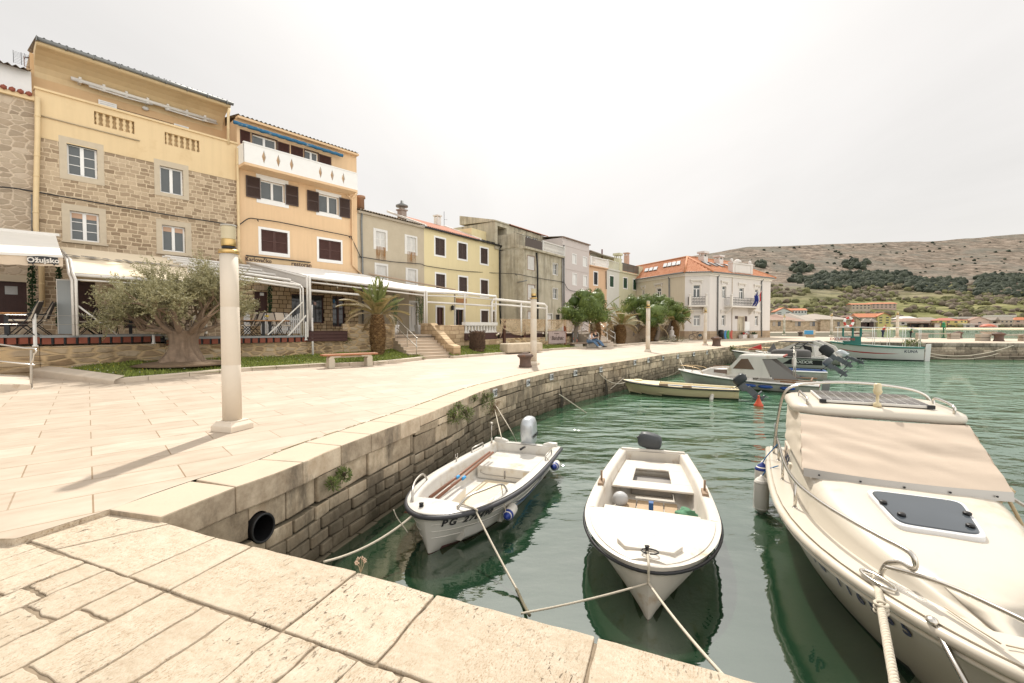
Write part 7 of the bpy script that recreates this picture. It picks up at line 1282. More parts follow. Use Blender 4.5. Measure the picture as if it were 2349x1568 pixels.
for t,lb in((.44,'blue sausage fender at mid length of the white cabin motorboat'),(.19,'blue sausage fender near the stern of the white cabin motorboat'),(.33,'blue sausage fender half hidden behind the dinghy outboard')):fender(loc2w(b5,b5.P(t,.66,1,.12)),b5.root.matrix_basis.to_3x3()@V((1,0,0)),lb,.55,.075,cap=mat('blue_fender',(.02,.07,.27),.5,.1),body=mat('blue_fender',(.02,.07,.27)))
fender(loc2w(b5,(.16*L5,.3,1.7)),(0,0,1),'white fender hung on the stern pole of the cabin motorboat',.45,.09,cap=FWHITE,caps=(0,0))
b6=Boat('blue_rimmed_dinghy',(18.2,26.3),(13.9,28.6),'small white dinghy with blue rim and grey tilted outboard behind the cabin motorboat',1.6,.8,.45,2.3,.7,.5,.62,.2,.3);b6.hull(GELCOAT);b6.rub(WHITE,.035,-.05);b6.liner(mat('blue_liner',(.02,.07,.22),.5,.1),.03,.7,.12,.12);outboard(b6.root,(-.15,0,.85),radians(48),mat('grey_cowl',(.12,.13,.14),.4,.1),1.05)
b7=Boat('grey_sports_boat',(22.9,33.0),(17.6,36.4),'pale grey sports boat with black hull flash and black outboard tilted up',2.3,.9,.4,2.2,.8,.78,1.15,.3,.6,sec=(.35,.8));GREYG=mat('pale_grey_gelcoat',(.52,.53,.48),.3,.05,2);b7.hull(GREYG,BLACK,.06);b7.rub(BLACK,.04,-.04);b7.liner(GREYG,.03,.6,.25,.35);L7=b7.L
with b7.part('hull_flash',BLACK)as m:q=[(.40,.45),(.34,.92),(.06,.92),(.05,.45)];m.loft([[b7.P(.44-(.44-.05)*i/10,.52,1,.012)for i in range(11)],[b7.P(.36-(.36-.05)*i/10,.86,1,.012)for i in range(11)]])
join(list(hulltext(b7,'AXDOR',.32,.14,.70,1,.34,WHITE,shear=.1,bold=.01)),'lettering',b7.root)
with b7.part('console_cover',mat('charcoal_canvas',(.10,.095,.09),.85,.1))as m:superbox(m,(.36*L7,0,.7),1.3,.85,[(0,1),(.4,1),(.55,.95),(.62,.8)],20,.5)
with b7.part('windscreen_cone',mat('charcoal_canvas',(.10,.095,.09)))as m:m.hexa([(.60*L7,-.5,1.1),(.50*L7,-.5,1.1),(.50*L7,.5,1.1),(.60*L7,.5,1.1),(.545*L7,-.06,1.75),(.535*L7,-.06,1.75),(.535*L7,.06,1.75),(.545*L7,.06,1.75)])
outboard(b7.root,(-.25,0,.95),radians(52),BLACK,1.45,big=True)
with b7.part('rail',mat('tan_metal',(.5,.36,.2)))as m:[m.tube(smooth_line([b7.P(t,1,sd,-.12)+V((0,0,z))for t,z in((.62,.02),(.66,.32),(.85,.36),(.98,.25))],3),.022,6)for sd in(-1,1)]
b8=Boat('white_sport_cruiser',(26.2,36.0),(21.8,40.6),'white sport cruiser with black ladder arch and silver outboard',2.5,.9,.4,2.2,.8,.9,1.3,.3,.6);b8.hull(GELCOAT,BLACK,.05);b8.rub(WHITE,.05,-.05);b8.liner(GELCOAT,.03,.25,.25,.4);L8=b8.L
with b8.part('cabin',GELCOAT,.06)as m:m.extr([(.25*L8,.9),(.27*L8,2.1),(.42*L8,2.45),(.50*L8,2.4),(.72*L8,1.35),(.86*L8,1.15),(.86*L8,.9)],1,-.95,.95)
with b8.part('cabin_window',DARKGLASS)as m:m.extr([(.29*L8,1.4),(.30*L8,2.05),(.40*L8,2.25),(.36*L8,1.4)],1,.955,.97)
with b8.part('cabin_window',DARKGLASS)as m:m.extr([(.56*L8,1.35),(.58*L8,1.6),(.64*L8,1.45),(.63*L8,1.3)],1,.955,.97)
with b8.part('white_arch',GELCOAT,.05)as m:[m.extr([(.02*L8,.9),(.12*L8,.9),(.16*L8,1.8),(.34*L8,2.75),(.28*L8,2.85),(.10*L8,2.1)],1,sd*.9-.06,sd*.9+.06)for sd in(-1,1)]
with b8.part('black_roof',BLACK,.02)as m:m.box(.28*L8,.68*L8,-1.0,1.0,2.58,2.66)
with b8.part('ladder_arch',BLACK)as m:
 for dx in(0,.09):m.tube([(.34*L8+dx*L8,.98,2.6),(.50*L8+dx*L8,1.02,1.25)],.035,6)
 [m.tube([((.34+.16*k/5)*L8,.99,2.6-1.35*k/5),((.43+.16*k/5)*L8,.99,2.6-1.35*k/5)],.025,6)for k in range(1,5)]
with b8.part('bow_rail',mat('tan_metal',(.5,.36,.2)))as m:[m.tube(smooth_line([b8.P(t,1,sd,-.1)+V((0,0,z))for t,z in((.55,.02),(.6,.55),(.85,.6),(1.0,.5))],3),.025,6)for sd in(-1,1)];[m.tube([b8.P(t,1,1,-.1),b8.P(t,1,1,-.1)+V((0,0,.58))],.02,5)for t in(.66,.72,.78,.84,.9)]
outboard(b8.root,(-.25,0,1.0),radians(50),mat('silver_cowl',(.5,.53,.55)),1.35,big=True);b8.root.scale.z=.68
rc=empty('canvas_roll',loc2w(b7,(.74*L7,.3,1.25)),b7.root.rotation_euler.z,'red canvas bundle on the bow of the grey sports boat','cover');m=MB();m.hexa([(-.5,-.2,0),(.5,-.15,0),(.5,.2,0),(-.5,.2,0),(-.45,-.05,.45),(.2,-.05,.15),(.2,.1,.15),(-.45,.1,.45)]);m.build('cloth',mat('red_canvas',(.45,.03,.025),.7,.15),rc,bev=.05)
b9=Boat('excursion_boat',at(2118,826,40.2)[:2],at(1905,815,44.0)[:2],'long green and white wooden excursion boat moored along the mole',2.4,.35,.45,2.2,.8,1.2,1.6,.4,.4,sec=(.4,.8));L9=b9.L
b9.hull(mat('white_boat_paint',(.66,.66,.62),.5,.06,2,dirt=(.40,.24,.12),ds=1.2,dl=.70),BLACK,.05);b9.rub(mat('sea_green_paint',(.03,.17,.14),.5,.1),.07,-.04);b9.liner(mat('deck_white',(.64,.62,.57),.6,.08),.06,.8,.2,.7)
band(b9,[(.25,.62),(.5,.60),(.8,.62),(.93,.68)],.03,mat('red_stripe',(.42,.03,.025),.5,.1),'stripe')
with b9.part('rudder',WHITE,.03)as m:m.hexa([(-.4,-.06,-.4),(-.05,-.06,-.4),(-.05,.06,-.4),(-.4,.06,-.4),(-.5,-.06,1.5),(-.15,-.06,1.45),(-.15,.06,1.45),(-.5,.06,1.5)])
with b9.part('canopy_frame',WHITE)as m:
 for sd in(-1,1):
  [m.tube([(t*L9,sd*b9.b(t)*.85,b9.h(t)),(t*L9,sd*b9.b(t)*.85,2.95)],.022,5)for t in(.04,.20,.36,.52,.92)];m.tube([(.04*L9,sd*.5,2.7),(.16*L9,sd*1.0,2.95),(.95*L9,sd*.6,2.95)],.025,6);m.tube([(.1*L9,sd*.9,b9.h(.2)+.7),(.6*L9,sd*1.05,b9.h(.2)+.75)],.025,5)
with b9.part('wheelhouse',mat('sea_green_paint',(.03,.17,.14)),.02)as m:m.box(.66*L9,.86*L9,-.7,.7,1.3,2.1);[m.box(x*L9-.06,x*L9+.06,sd*.66-.05,sd*.66+.05,2.1,2.9)for x in(.66,.75,.86)for sd in(-1,1)]
with b9.part('wheelhouse_roof',mat('white_roof',(.66,.64,.6)),.02)as m:m.box(.62*L9,.92*L9,-.85,.85,2.92,3.0)
join(list(hulltext(b9,'KUNA',.21,.065,.76,1,.34,NAVY,shear=0)),'boat_name',b9.root);text_mesh('EXCURSIONS',.32,.004,mat('red_lettering',(.45,.05,.04)),'lettering',parent=b9.root,M=basis((.87*L9,.95,1.85),(-1,0,0),(0,0,1)),bold=.006)
with b9.part('name_board',WHITE)as m:m.box(.78*L9,.96*L9,.88,.93,1.68,2.05)
lb_=empty('lifebuoy',loc2w(b9,(.80*L9,.3,3.45)),0,'red and white lifebuoy ring standing on the excursion boat roof','lifebuoy');m=MB();R_=.40
for k in range(8):m.tube([V((R_*cos(a),0,R_*sin(a)))for a in[k*pi/4+pi/4*i/5 for i in range(6)]],.10,8,mat=k%2)
m.build('ring',[mat('red_lifebuoy',(.50,.06,.04)),WHITE],lb_)
by=empty('marker_buoy',G(1740,932,WZ),0,'small red cone buoy floating by the cabin cruiser','buoy');m=MB();m.lathe([(.10,-.08),(.17,-.02),(.17,.05),(.13,.1),(.05,.28),(.035,.36),(.045,.4),(.02,.42)],16);m.build('body',mat('red_buoy',(.55,.08,.03),.5,.1),by)
for a,b,d,lb in(((1283,905,-.55),(1345,948,-1.38),.0,'slack rope from the weedy ring below plate 135'),((1375,858,-.4),(1440,875,-.85),.25,'slack rope from the quay ring to the yellow dinghy'),((1430,868,-.8),(1386,905,-1.38),.0,'rope from the yellow dinghy bow into the water'),((1568,843,-.5),(1516,868,-1.35),.1,'rope from the cabin boat bow to the water'),((1560,826,-.3),(1590,850,-.6),.3,'sagging rope from the quay to the cabin boat')):rope(sag(G(*a),G(*b),d),.018,lb)
c,n=wallpt(1130,925);rope([c+n*.05,c+n*.06+V((0,0,-.15)),loc2w(b1,(.05,-.55,.60))],.012,'vertical rope from the quay ring down to the open boat stern')
rope([c+n*.05,G(1170,985,-.9),G(1185,1015,-1.38)],.014,'slanting rope from the quay ring into the water');m=MB();rr=random.Random(2)
for _ in range(40):p=c+n*.06+V((rr.uniform(-.1,.1),rr.uniform(-.1,.1),rr.uniform(-.12,.08)));m.tube([p,p+V((rr.uniform(-.12,.12),rr.uniform(-.1,.1),rr.uniform(-.2,.05))),p+V((rr.uniform(-.15,.15),rr.uniform(-.1,.1),rr.uniform(-.35,-.05)))],.009,4)
tag(m.build('rope_tangle',mat('frayed_rope',(.40,.30,.20),.95,.3,20)),'tangle of frayed ropes tied to a ring below plate 133','rope')
for px,py,lb in((1282,885,'dark weedy bunch of ropes hanging below plate 135'),(1440,862,'dark weedy bunch of ropes hanging just left of the yellow dinghy'),(1385,862,'dark weedy rope bunch hanging under plate 137')):
 c,n=wallpt(px,py);m=MB()
 for _ in range(22):x=rr.uniform(-.14,.14);t_=V((-n.y,n.x,0));m.tube([c+n*.06,c+n*.12+t_*x*.5+V((0,0,-.4)),c+n*.14+t_*x+V((0,0,-.45-rr.uniform(.1,.5)))],.014,4)
 tag(m.build('rope_bunch',mat('black_weed_rope',(.05,.042,.03),.95,.3,20)),lb,'rope')
rope(sag(at(2125,810,40.5),at(2325,793,39.3),.55),.035,'pale rope from the excursion boat stern to the mole bollard');rope(sag(at(2125,816,40.5),at(2290,812,39.4),.4),.03,'lower sagging rope from the excursion boat to the mole')
R6=random.Random(21)
def leafmat(name,c1,c2,rough=.6,tr=.25):
 t=NT(name);i=t.island();c=t.mix(i,c1,c2);t.set(c,rough,spec=.3);d=t.n('ShaderNodeBsdfTranslucent');t.l(c,d.inputs[0]);m=t.n('ShaderNodeMixShader');m.inputs[0].default_value=tr;t.l(t.b.outputs[0],m.inputs[1]);t.l(d.outputs[0],m.inputs[2]);t.l(m.outputs[0],t.o.inputs[0]);return t.m
BARK=mat('rough_bark',(.20,.145,.10),.95,.3,5,bump=.9,bs=18);BARKD=mat('dark_bark',(.09,.065,.045),.95,.3,5,bump=.7,bs=15)
def leaf(m,p,d,n_,L_,W_,mi=0):
 d=d.normalized();s=d.cross(n_);s=s.normalized()if s.length>1e-6 else V((1,0,0));m.add([p,p+d*L_*.5+s*W_*.5,p+d*L_,p+d*L_*.5-s*W_*.5],[(0,1,2,3)],mi)
def rv(k=1):return V((R6.gauss(0,1),R6.gauss(0,1),R6.gauss(0,1))).normalized()*k
ob=V((-12.55,17.2,.25));OB=at(416,828,17.2);ob=V((OB.x,17.2,OB.z));ol=empty('olive_tree',ob,0,'old gnarled olive tree with silvery spreading crown on the lawn','tree');ol.scale=(.88,.88,.78)
m=MB();n=64;rings=[]
for j in range(30):
 v=j/29;z=-.1+v*1.55;r=(.52*(1-v)**2.4+.37+.20*v**2.5);row=[]
 for i in range(n):
  a=2*pi*i/n;rr_=r*(1+.30*noise.noise(V((cos(a)*2.4,sin(a)*2.4,z*.55)))*(1.4-v*.5)+.20*abs(sin(a*4+z*1.3+noise.noise(V((z,a,0)))*1.5))*(1-v*.3)+.10*noise.noise(V((cos(a)*5.5,sin(a)*5.5,z*1.1)))+.05*sin(a*13+z*2.2+3*noise.noise(V((cos(a)*2,sin(a)*2,z)))))
  row.append(V((rr_*cos(a)*.92+.12*v,rr_*sin(a)*.85,z+.05*noise.noise(V((cos(a)*3,sin(a)*3,v*3))))))
 rings.append(row)
m.loft(rings,closed=True,cap=True);tips=[]
def limb(p,d,L_,r,lv):
 pts=[p];q=d.normalized()
 for k in range(5):q=(q+rv(.22)+V((0,0,.05))).normalized();pts.append(pts[-1]+q*L_/5)
 m.tube(pts,[r*(1-.55*k/5)for k in range(6)],7 if r>.04 else 4,cap=False)
 if lv==0:tips.append((pts,q));return
 for k in range(4 if lv==2 else 5):
  i=R6.randint(2,5);nd=(q*.7+rv(.75)+V((0,0,.22))).normalized();limb(pts[i],nd,L_*R6.uniform(.55,.85),r*.42,lv-1)
for k in range(13):
 a=2*pi*k/13+R6.uniform(-.2,.2);el=R6.choice((.12,.35,.7,1.0));limb(V((.12+.42*cos(a),.38*sin(a),1.35)),V((cos(a)*1.25-.1,sin(a)*.9,el)),R6.uniform(1.2,1.7),.13,2)
m.build('trunk',mat('olive_bark',(.25,.18,.125),.95,.4,6,bump=1.0,bs=22,streak=.75),ol);lf=MB()
for pts,q in tips:
 for s_ in range(9):
  d0=(q+rv(.75)+V((0,0,.15))).normalized();p=pts[R6.randint(2,5)]
  if p.x>3.6 or p.z<.75:continue
  for i in range(15):
   p=p+d0*.05;d0=(d0+rv(.10)).normalized()
   for u_ in(0,1):leaf(lf,p,d0*.6+rv(.9),rv(),R6.uniform(.07,.13),R6.uniform(.022,.04))
lf.build('foliage',leafmat('olive_leaves',(.18,.17,.075),(.40,.37,.22),.55,.2),ol)
mm_=MB();mm_.lathe([(1.6,-.10),(1.2,-.02),(.4,.03)],26,(ob.x+.2,ob.y-.1,ob.z-.02));tag(mm_.build('bare_earth',mat('brown_litter',(.17,.115,.07),.95,.35,9,bump=.9,bs=30)),kind='structure',label='bare earth under the olive tree',cat='ground')
def frond_mesh(name,L_,n,droop,mat_,wl=.34,curl=0):
 m=MB();pts=[];a=0;p=V((0,0,0));st_=L_/n
 for i in range(n+1):pts.append(p.copy());a=droop*(i/n)**1.4;p=p+V((cos(a)*st_,0,-sin(a)*st_))
 m.tube(pts,[.018*(1-.8*i/n)for i in range(n+1)],4,cap=False)
 for i in range(3,n+1):
  for k in range(2):
   t=(i-1+k*.5)/n;pp=pts[i-1].lerp(pts[i],k*.5);d=(pts[i]-pts[i-1]).normalized();up=V((-d.z,0,d.x))if d.x else V((0,0,1));ln=wl*(sin(pi*min(1,t*1.02+.02))**.5+.12)
   for s_ in(-1,1):dd=(d*.75+V((0,s_,0))*.75+V((0,0,.25-.5*t-curl))+rv(.08)).normalized();leaf(m,pp,dd,V((0,0,1)),ln,.045)
 me=m.build(name,mat_);d_=me.data;bpy.data.objects.remove(me);return d_
FG,FT,FB=leafmat('palm_green',(.13,.16,.045),(.25,.27,.09)),leafmat('palm_olive',(.25,.20,.085),(.40,.31,.15)),leafmat('palm_dry',(.27,.20,.10),(.40,.31,.18))
FM=[frond_mesh('frond',1.9,22,.55,FG),frond_mesh('frond',1.9,22,1.15,FT),frond_mesh('frond',1.75,22,1.75,FB,curl=.2)]
def scale_mat():
 t=NT('palm_trunk_scales');c=t.mix(t.island(),(.22,.13,.06),(.50,.32,.15));c=t.mix(t.noise(14,5),c,(.06,.035,.018),'MIX');return t.set(c,.9,t.bump(t.noise(30,5),.6,.01),spec=.15)
SCALE=scale_mat()
def palm(name,loc,label,th,r,nf,fs,mix=(.45,.35,.2),lean=0,group=None,scales=True,seed=1,up=1.0):
 rd=random.Random(seed);e=empty(name,loc,rd.random()*0,label,'palm tree',group);m=MB();prof=[(r*.80,-.1),(r*.92,th*.12),(r*1.02,th*.35),(r,th*.6),(r*.82,th*.85),(r*.5,th*1.0)];m.lathe([(a*.92,z)for a,z in prof],18)
 rows=int(th/.085)
 for j in range(rows):
  z=j*.085+.02;v=z/th;rr_=next(a0+(a1-a0)*(z-z0)/(z1-z0)for(a0,z0),(a1,z1)in zip(prof,prof[1:])if z0<=z<=z1);k=max(9,int(2*pi*rr_/.17))
  for i in range(k):
   a=2*pi*(i+(j%2)*.5)/k;c,s_=cos(a),sin(a);w_=.95*pi*rr_/k;o=V((c,s_,0));tn=V((-s_,c,0));b=V((0,0,z));out_=rr_*(.93 if v<.25 else .97);m.add([b+o*out_*.93-tn*w_,b+o*out_*.93+tn*w_,b+o*(out_*1.0+.055)+tn*w_*.75+V((0,0,.085)),b+o*(out_*1.0+.055)-tn*w_*.75+V((0,0,.085)),b+o*out_*.9+tn*w_*.8+V((0,0,.12)),b+o*out_*.9-tn*w_*.8+V((0,0,.12))],[(0,1,2,3),(3,2,4,5)])
 m.build('trunk',SCALE,e)
 for i in range(nf):
  u=rd.random();kind=0 if i<nf*mix[0]else(1 if i<nf*(mix[0]+mix[1])else 2);el={0:rd.uniform(.55,1.5),1:rd.uniform(.35,1.1),2:rd.uniform(-.1,.55)}[kind]*up;az_=i*2.399+rd.uniform(-.3,.3)
  f=bpy.data.objects.new('frond',FM[kind]);COL.objects.link(f);f.parent=e;f.location=(.12*cos(az_),.12*sin(az_),th*(1.0 if kind==0 else .96));f.rotation_euler=(rd.uniform(-.4,.4),-el,az_);k=fs*rd.uniform(.8,1.1);f.scale=(k,k,k)
 return e
p=at(867,811,22.6);palm('palm_tree',p,'stout pineapple trunk palm beside the bench and steps',1.95,.38,36,.96,(.36,.52,.12),seed=5,up=1.15)
p=at(1095,803,26.8);e=empty('palm_stump',p,0,'headless dead palm stump on the lawn right of the steps','stump');m=MB();rd=random.Random(9);m.lathe([(.42,-.1),(.36,.2),(.40,.6),(.36,.95),(.15,1.1)],16)
for j in range(20):
 for i in range(17):a=i*.37+j*.2;z=.03+j*.052;b=V((.37*cos(a),.37*sin(a),z));m.bar(b,b+V((.11*cos(a),.11*sin(a),.10+rd.uniform(-.02,.05))),.06,.025)
m.build('trunk',mat('grey_palm_fibre',(.12,.075,.05),.95,.35,8,isl=.6),e)
palm('palm_tree',at(1366,786,39.5),'palm behind the seated couple with trunk under the round tree',1.9,.48,26,1.45,(.3,.45,.25),seed=8,group=None)
palm('palm_tree',at(1424,787.5,43),'small stout palm with yellowish trunk by the garden wall',1.75,.5,26,1.25,(.3,.45,.25),seed=11)
palm('palm_tree',at(1497,785,46),'palm with yellow scaly trunk beside a lamp column',1.6,.45,18,1.1,(.3,.4,.3),seed=14)
palm('palm_tree',at(1547,781,50),'shaggy palm nearest the bicycle by the white building',2.2,.5,22,1.2,(.25,.4,.35),seed=17)
CRG=[leafmat('glossy_leaves',(.05,.085,.02),(.19,.245,.06),.45,.15)]
def round_tree(label,Y,trunk,lumps,seed,dens=34,group='clipped round trees on the quay'):
 rd=random.Random(seed);b=at(trunk[0][0],trunk[0][1],Y);e=empty('round_tree',b,0,label,'tree',group);m=MB();P=[at(x,y,Y+dy)-b for x,y,dy in trunk];P[0].z-=.15;k=len(P)
 m.tube(smooth_line(P,4),[.23-.11*i/(4*(k-1))for i in range(4*(k-1)+1)],9)
 for(x,y,rx,rz,dy)in lumps[:5]:m.tube([P[-1],(P[-1]+at(x,y,Y+dy)-b)*.5+V((0,0,-.1)),at(x,y,Y+dy)-b],[.11,.08,.04],6)
 m.build('trunk',mat('grey_tree_bark',(.17,.14,.11),.95,.3,5,bump=.7,bs=15),e);lf=MB()
 for(x,y,rx,rz,dy)in lumps:
  c=at(x,y,Y+dy)-b;s=(Y+dy)/FPX;RX,RZ=rx*s,rz*s;RY=RX*.9
  sub=[];ns_=max(8,int(26*RX*RZ))
  for _ in range(ns_):d=V((rd.gauss(0,1),rd.gauss(0,1),rd.gauss(0,1))).normalized();sub.append((c+V((d.x*RX*.80,d.y*RY*.80,d.z*RZ*.80)),rd.uniform(.22,.36)*min(1.2,RX+.3),d))
  lf.ball(c,(RX*.80,RY*.80,RZ*.80),12,8,jit=.3,seed=seed)
  for(q,r_,d0)in sub:
   for _ in range(int(dens*(r_/.3)**2)*2):
    d=(V((rd.gauss(0,1),rd.gauss(0,1),rd.gauss(0,1))).normalized()+d0*.6).normalized();p=q+d*r_*rd.uniform(.75,1.05);t_=d.cross(V((rd.gauss(0,1),rd.gauss(0,1),rd.gauss(0,1)))).normalized();leaf(lf,p-t_*.05,t_+d*.35,d,rd.uniform(.10,.17),rd.uniform(.05,.085))
 lf.build('crown',CRG[0],e);return e
Z=lambda zx,zy,r1,r2,dy=0:(*z6(zx,zy),r1*.2344,r2*.2344,dy)
round_tree('large round clipped tree on a grey trunk by the net fence',36.3,[(*z6(392,1180),0),(*z6(405,1090),0),(*z6(425,1000),0),(*z6(440,930),.2)],[Z(560,820,150,150),Z(490,700,75,62),Z(340,855,85,65),Z(400,760,70,60,.5),Z(660,900,85,75,.4),Z(460,900,110,75,-.3),Z(620,710,90,60,.3),Z(330,915,55,45)],1)
round_tree('round clipped tree on a leaning dark trunk left of the lamp column',46,[(*z6(925,1140),0),(*z6(975,1070),0),(*z6(1025,1000),0),(*z6(1030,930),0)],[Z(960,770,85,70,1),Z(1040,800,90,90,1.5),Z(930,830,60,50,1)],2,24)
round_tree('broad round clipped tree behind the middle lamp column',45.5,[(*z6(1200,1130),0),(*z6(1225,1040),0),(*z6(1190,960),0)],[Z(1175,880,150,110),Z(1120,770,80,70,.8),Z(1260,820,70,70,.5),Z(1060,870,55,60),Z(1150,945,110,55,-.3),Z(1230,740,70,45,1.5)],3,26)
round_tree('round clipped tree nearest the white building over two dark trunks',50,[(*z6(1310,1125),0),(*z6(1325,1040),0),(*z6(1345,960),0)],[Z(1330,770,60,45,1),Z(1400,830,70,55,.5),Z(1420,920,72,65),Z(1495,880,52,62,.5),Z(1350,880,60,60,.3),Z(1290,750,60,45,1.2)],4,24)
def shrub(name,c,r,label,n,cat='plant',mt=None,L_=.08,W_=.03,hang=0,group=None,stem=True):
 e=empty(name,c,0,label,cat,group);lf=MB();r=V(r)
 for _ in range(n):
  d=rv();k=R6.random()**.4;p=V((d.x*r.x*k,d.y*r.y*k,d.z*r.z*k-hang*R6.random()**2));leaf(lf,p,d+V((0,0,.4))+rv(.5),rv(),L_*R6.uniform(.6,1.2),W_*R6.uniform(.7,1.2))
 lf.build('foliage',mt or leafmat('wall_weed',(.06,.095,.03),(.17,.20,.06)),e);
 if stem:m=MB();[m.tube([V((0,0,-r.z*.8)),V((R6.uniform(-.5,.5)*r.x,R6.uniform(-.5,.5)*r.y,r.z*.4))],.012,4)for _ in range(6)];m.build('stems',BARKD,e)
 return e
WEED=leafmat('wall_weed',(.075,.11,.035),(.20,.23,.075))
for px,py,r,n,hg,lb in((1029,952,(.16,.15,.14),420,.1,'bushy green weed low on the quay wall, left of a similar one'),(1059,946,(.17,.16,.15),420,.1,'bushy green weed on the quay wall, right of a similar one'),(1040,932,(.10,.09,.09),160,.05,'small green weed just under the coping above two bushy weeds'),(1107,908,(.20,.16,.13),520,.38,'long hanging green weed under the coping left of plate 133'),(1078,915,(.07,.07,.07),90,0,'tiny green tuft on the quay wall left of the hanging weed'),(772,1087,(.085,.08,.085),260,.04,'green weed with pale flowers in a coping joint near the drain'),(745,1106,(.07,.07,.07),200,.05,'dry tufted weed below the coping near the drain'),(1676,799,(.30,.25,.16),200,.1,'green weed on the far quay edge above the cabin motorboat')):
 c,n_=wallpt(px,py);shrub('wall_plant',c+n_*.12,r,lb,n,mt=WEED,L_=.06 if px<1600 else .14,W_=.018 if px<1600 else .05,hang=hg)
c=at(1980,785,40.6);shrub('wall_plant',at(2093,787.5,41.4),(.9,.3,.35),'green bush growing from the mole wall right of the excursion boat',300,mt=WEED,L_=.2,W_=.08)
c=G(827,1312,LZ);e=empty('dry_weed',c,0,'dry pale flower weed in a slab joint at the landing edge','plant');m=MB()
for k in range(7):a=R6.uniform(0,6.28);t_=V((.03*cos(a),.03*sin(a),.07+R6.uniform(-.01,.02)));m.tube([(0,0,-.01),t_*.5+V((.004,0,.0)),t_],.0016,4);[m.ball(t_+rv(.010),.005,5,4,1)for _ in range(7)]
m.build('stems',[mat('straw',(.42,.32,.20)),mat('dry_petal',(.55,.40,.29),.9,.2)],e)
shrub('low_shrub',at(1530,780,47),(2.6,1.0,.35),'low grey green ground shrubs in front of the palms',700,mt=leafmat('grey_green',(.10,.12,.075),(.21,.22,.14)),L_=.14,W_=.05)
IVY=leafmat('plastic_ivy',(.012,.04,.014),(.04,.10,.035))
def ivy(p0,p1,w_,label):
 e=empty('ivy_garland',p0,0,label,'garland');m=MB();d=V(p1)-V(p0)
 for _ in range(int(d.length*260)):t=R6.random();p=d*t+V((R6.uniform(-w_,w_),R6.uniform(-w_,w_)*.5,0));leaf(m,p,rv()+V((0,-.3,-.4)),rv(),.09,.06)
 m.build('leaves',IVY,e);m=MB();m.tube([(0,0,0),d],.02,5);m.build('core',BARKD,e)
ivy(at(*z2(237,565),16.9),at(*z2(237,915),16.9),.11,'wide ivy garland hanging by the dark garage door');ivy(at(*z2(435,590),17.0),at(*z2(435,1020),17.0),.07,'narrow ivy garland hanging beside the grey screen panel');ivy(at(*z4(378,555),25.3),at(*z4(378,850),25.3),.10,'ivy garland hanging beside the brown shop door')
e=empty('screen_panel',at(*z2(490,1085),16.2),.5,'tall narrow grey blue screen panel beside the white awning post','screen');m=MB();hgt=at(*z2(490,690),16.2).z-at(*z2(490,1085),16.2).z;m.box(-.20,.20,-.03,.03,0,hgt);m.build('panel',mat('grey_blue_panel',(.27,.29,.29),.4,.05),e);m=MB();m.box(-.22,-.20,-.04,.04,0,hgt);m.box(.20,.22,-.04,.04,0,hgt);m.box(-.22,.22,-.04,.04,hgt,hgt+.03);m.build('frame',OLDWHITE,e)
def make_chair(label):
 e=empty('terrace_chair',(0,0,0),0,label,'chair','terrace chairs of the restaurant');CU=mat('beige_cushion',(.52,.45,.36),.85,.08,5);BK=mat('dark_woven_strap',(.05,.04,.035),.8,.3,30)
 m=MB();m.box(-.24,.24,-.26,.26,.46,.52);m.build('seat',CU,e,bev=.02);m=MB();m.hexa([(-.22,.22,.54),(.22,.22,.54),(.22,.27,.54),(-.22,.27,.54),(-.22,.42,1.13),(.22,.42,1.13),(.22,.46,1.13),(-.22,.46,1.13)]);m.build('backrest',CU,e,bev=.015)
 m=MB();m.hexa([(-.23,.275,.54),(.23,.275,.54),(.23,.29,.54),(-.23,.29,.54),(-.23,.465,1.10),(.23,.465,1.10),(.23,.48,1.10),(-.23,.48,1.10)]);m.build('back_strap',BK,e)
 for sx_ in(-1,1):
  m=MB();m.tube([(sx_*.26,-.28,0),(sx_*.26,.16,.5),(sx_*.26,.46,1.16)],.016,6);m.build('leg',BLACK,e);m=MB();m.tube([(sx_*.26,.34,0),(sx_*.26,-.14,.5),(sx_*.26,-.2,.66),(sx_*.26,.3,.72)],.016,6);m.build('leg',BLACK,e)
 return e
ch0=make_chair('beige terrace chair at far left seen from its side');used=[]
def chair(px,Y,zf,rz,label):
 p=tp(px,Y,zf)
 if not used:used.append(1);ch0.location=p;ch0.rotation_euler.z=rz;ch0['label']=label;return
 cp(ch0,p,rz,label)
for a in((52,14.9,1.39,-1.0,'beige terrace chair at the left deck post, nearest the picture edge'),(84,15.6,1.39,-.9,'beige terrace chair just right of the left deck post'),(190,17.2,1.36,-.9,'dark backed terrace chair left of the olive tree crown, foremost'),(205,18.3,1.36,-.7,'dark backed terrace chair left of the olive tree crown, behind another'),(250,18.8,1.36,.6,'terrace chair half hidden behind the left of the olive crown'),(455,20.6,1.22,.5,'terrace chair seen through twigs right of the olive trunk'),(565,21.6,1.22,-.8,'dark backed terrace chair left of the long wooden table'),(580,22.6,1.22,-.7,'terrace chair left of the wooden table, further back'),(633,23.4,1.22,1.0,'beige terrace chair right of the wooden table, further back'),(652,22.4,1.22,1.0,'beige terrace chair right of the wooden table, nearest the picket fence')):chair(*a)
def table(px,Y,zf,rz,L_,label):
 e=empty('terrace_table',tp(px,Y,zf),rz,label,'table');m=MB();m.box(-L_/2,L_/2,-.4,.4,.70,.75);m.build('tabletop',mat('oiled_table_wood',(.42,.21,.08),.5,.15,6),e,bev=.01)
 for x in((-.15,.15)if L_>1 else(0,)):m=MB();m.box(x-.06,x+.06,-.06,.06,0,.7);m.box(x-.05,x+.05,-.3,.3,0,.03);m.build('leg',BLACK,e)
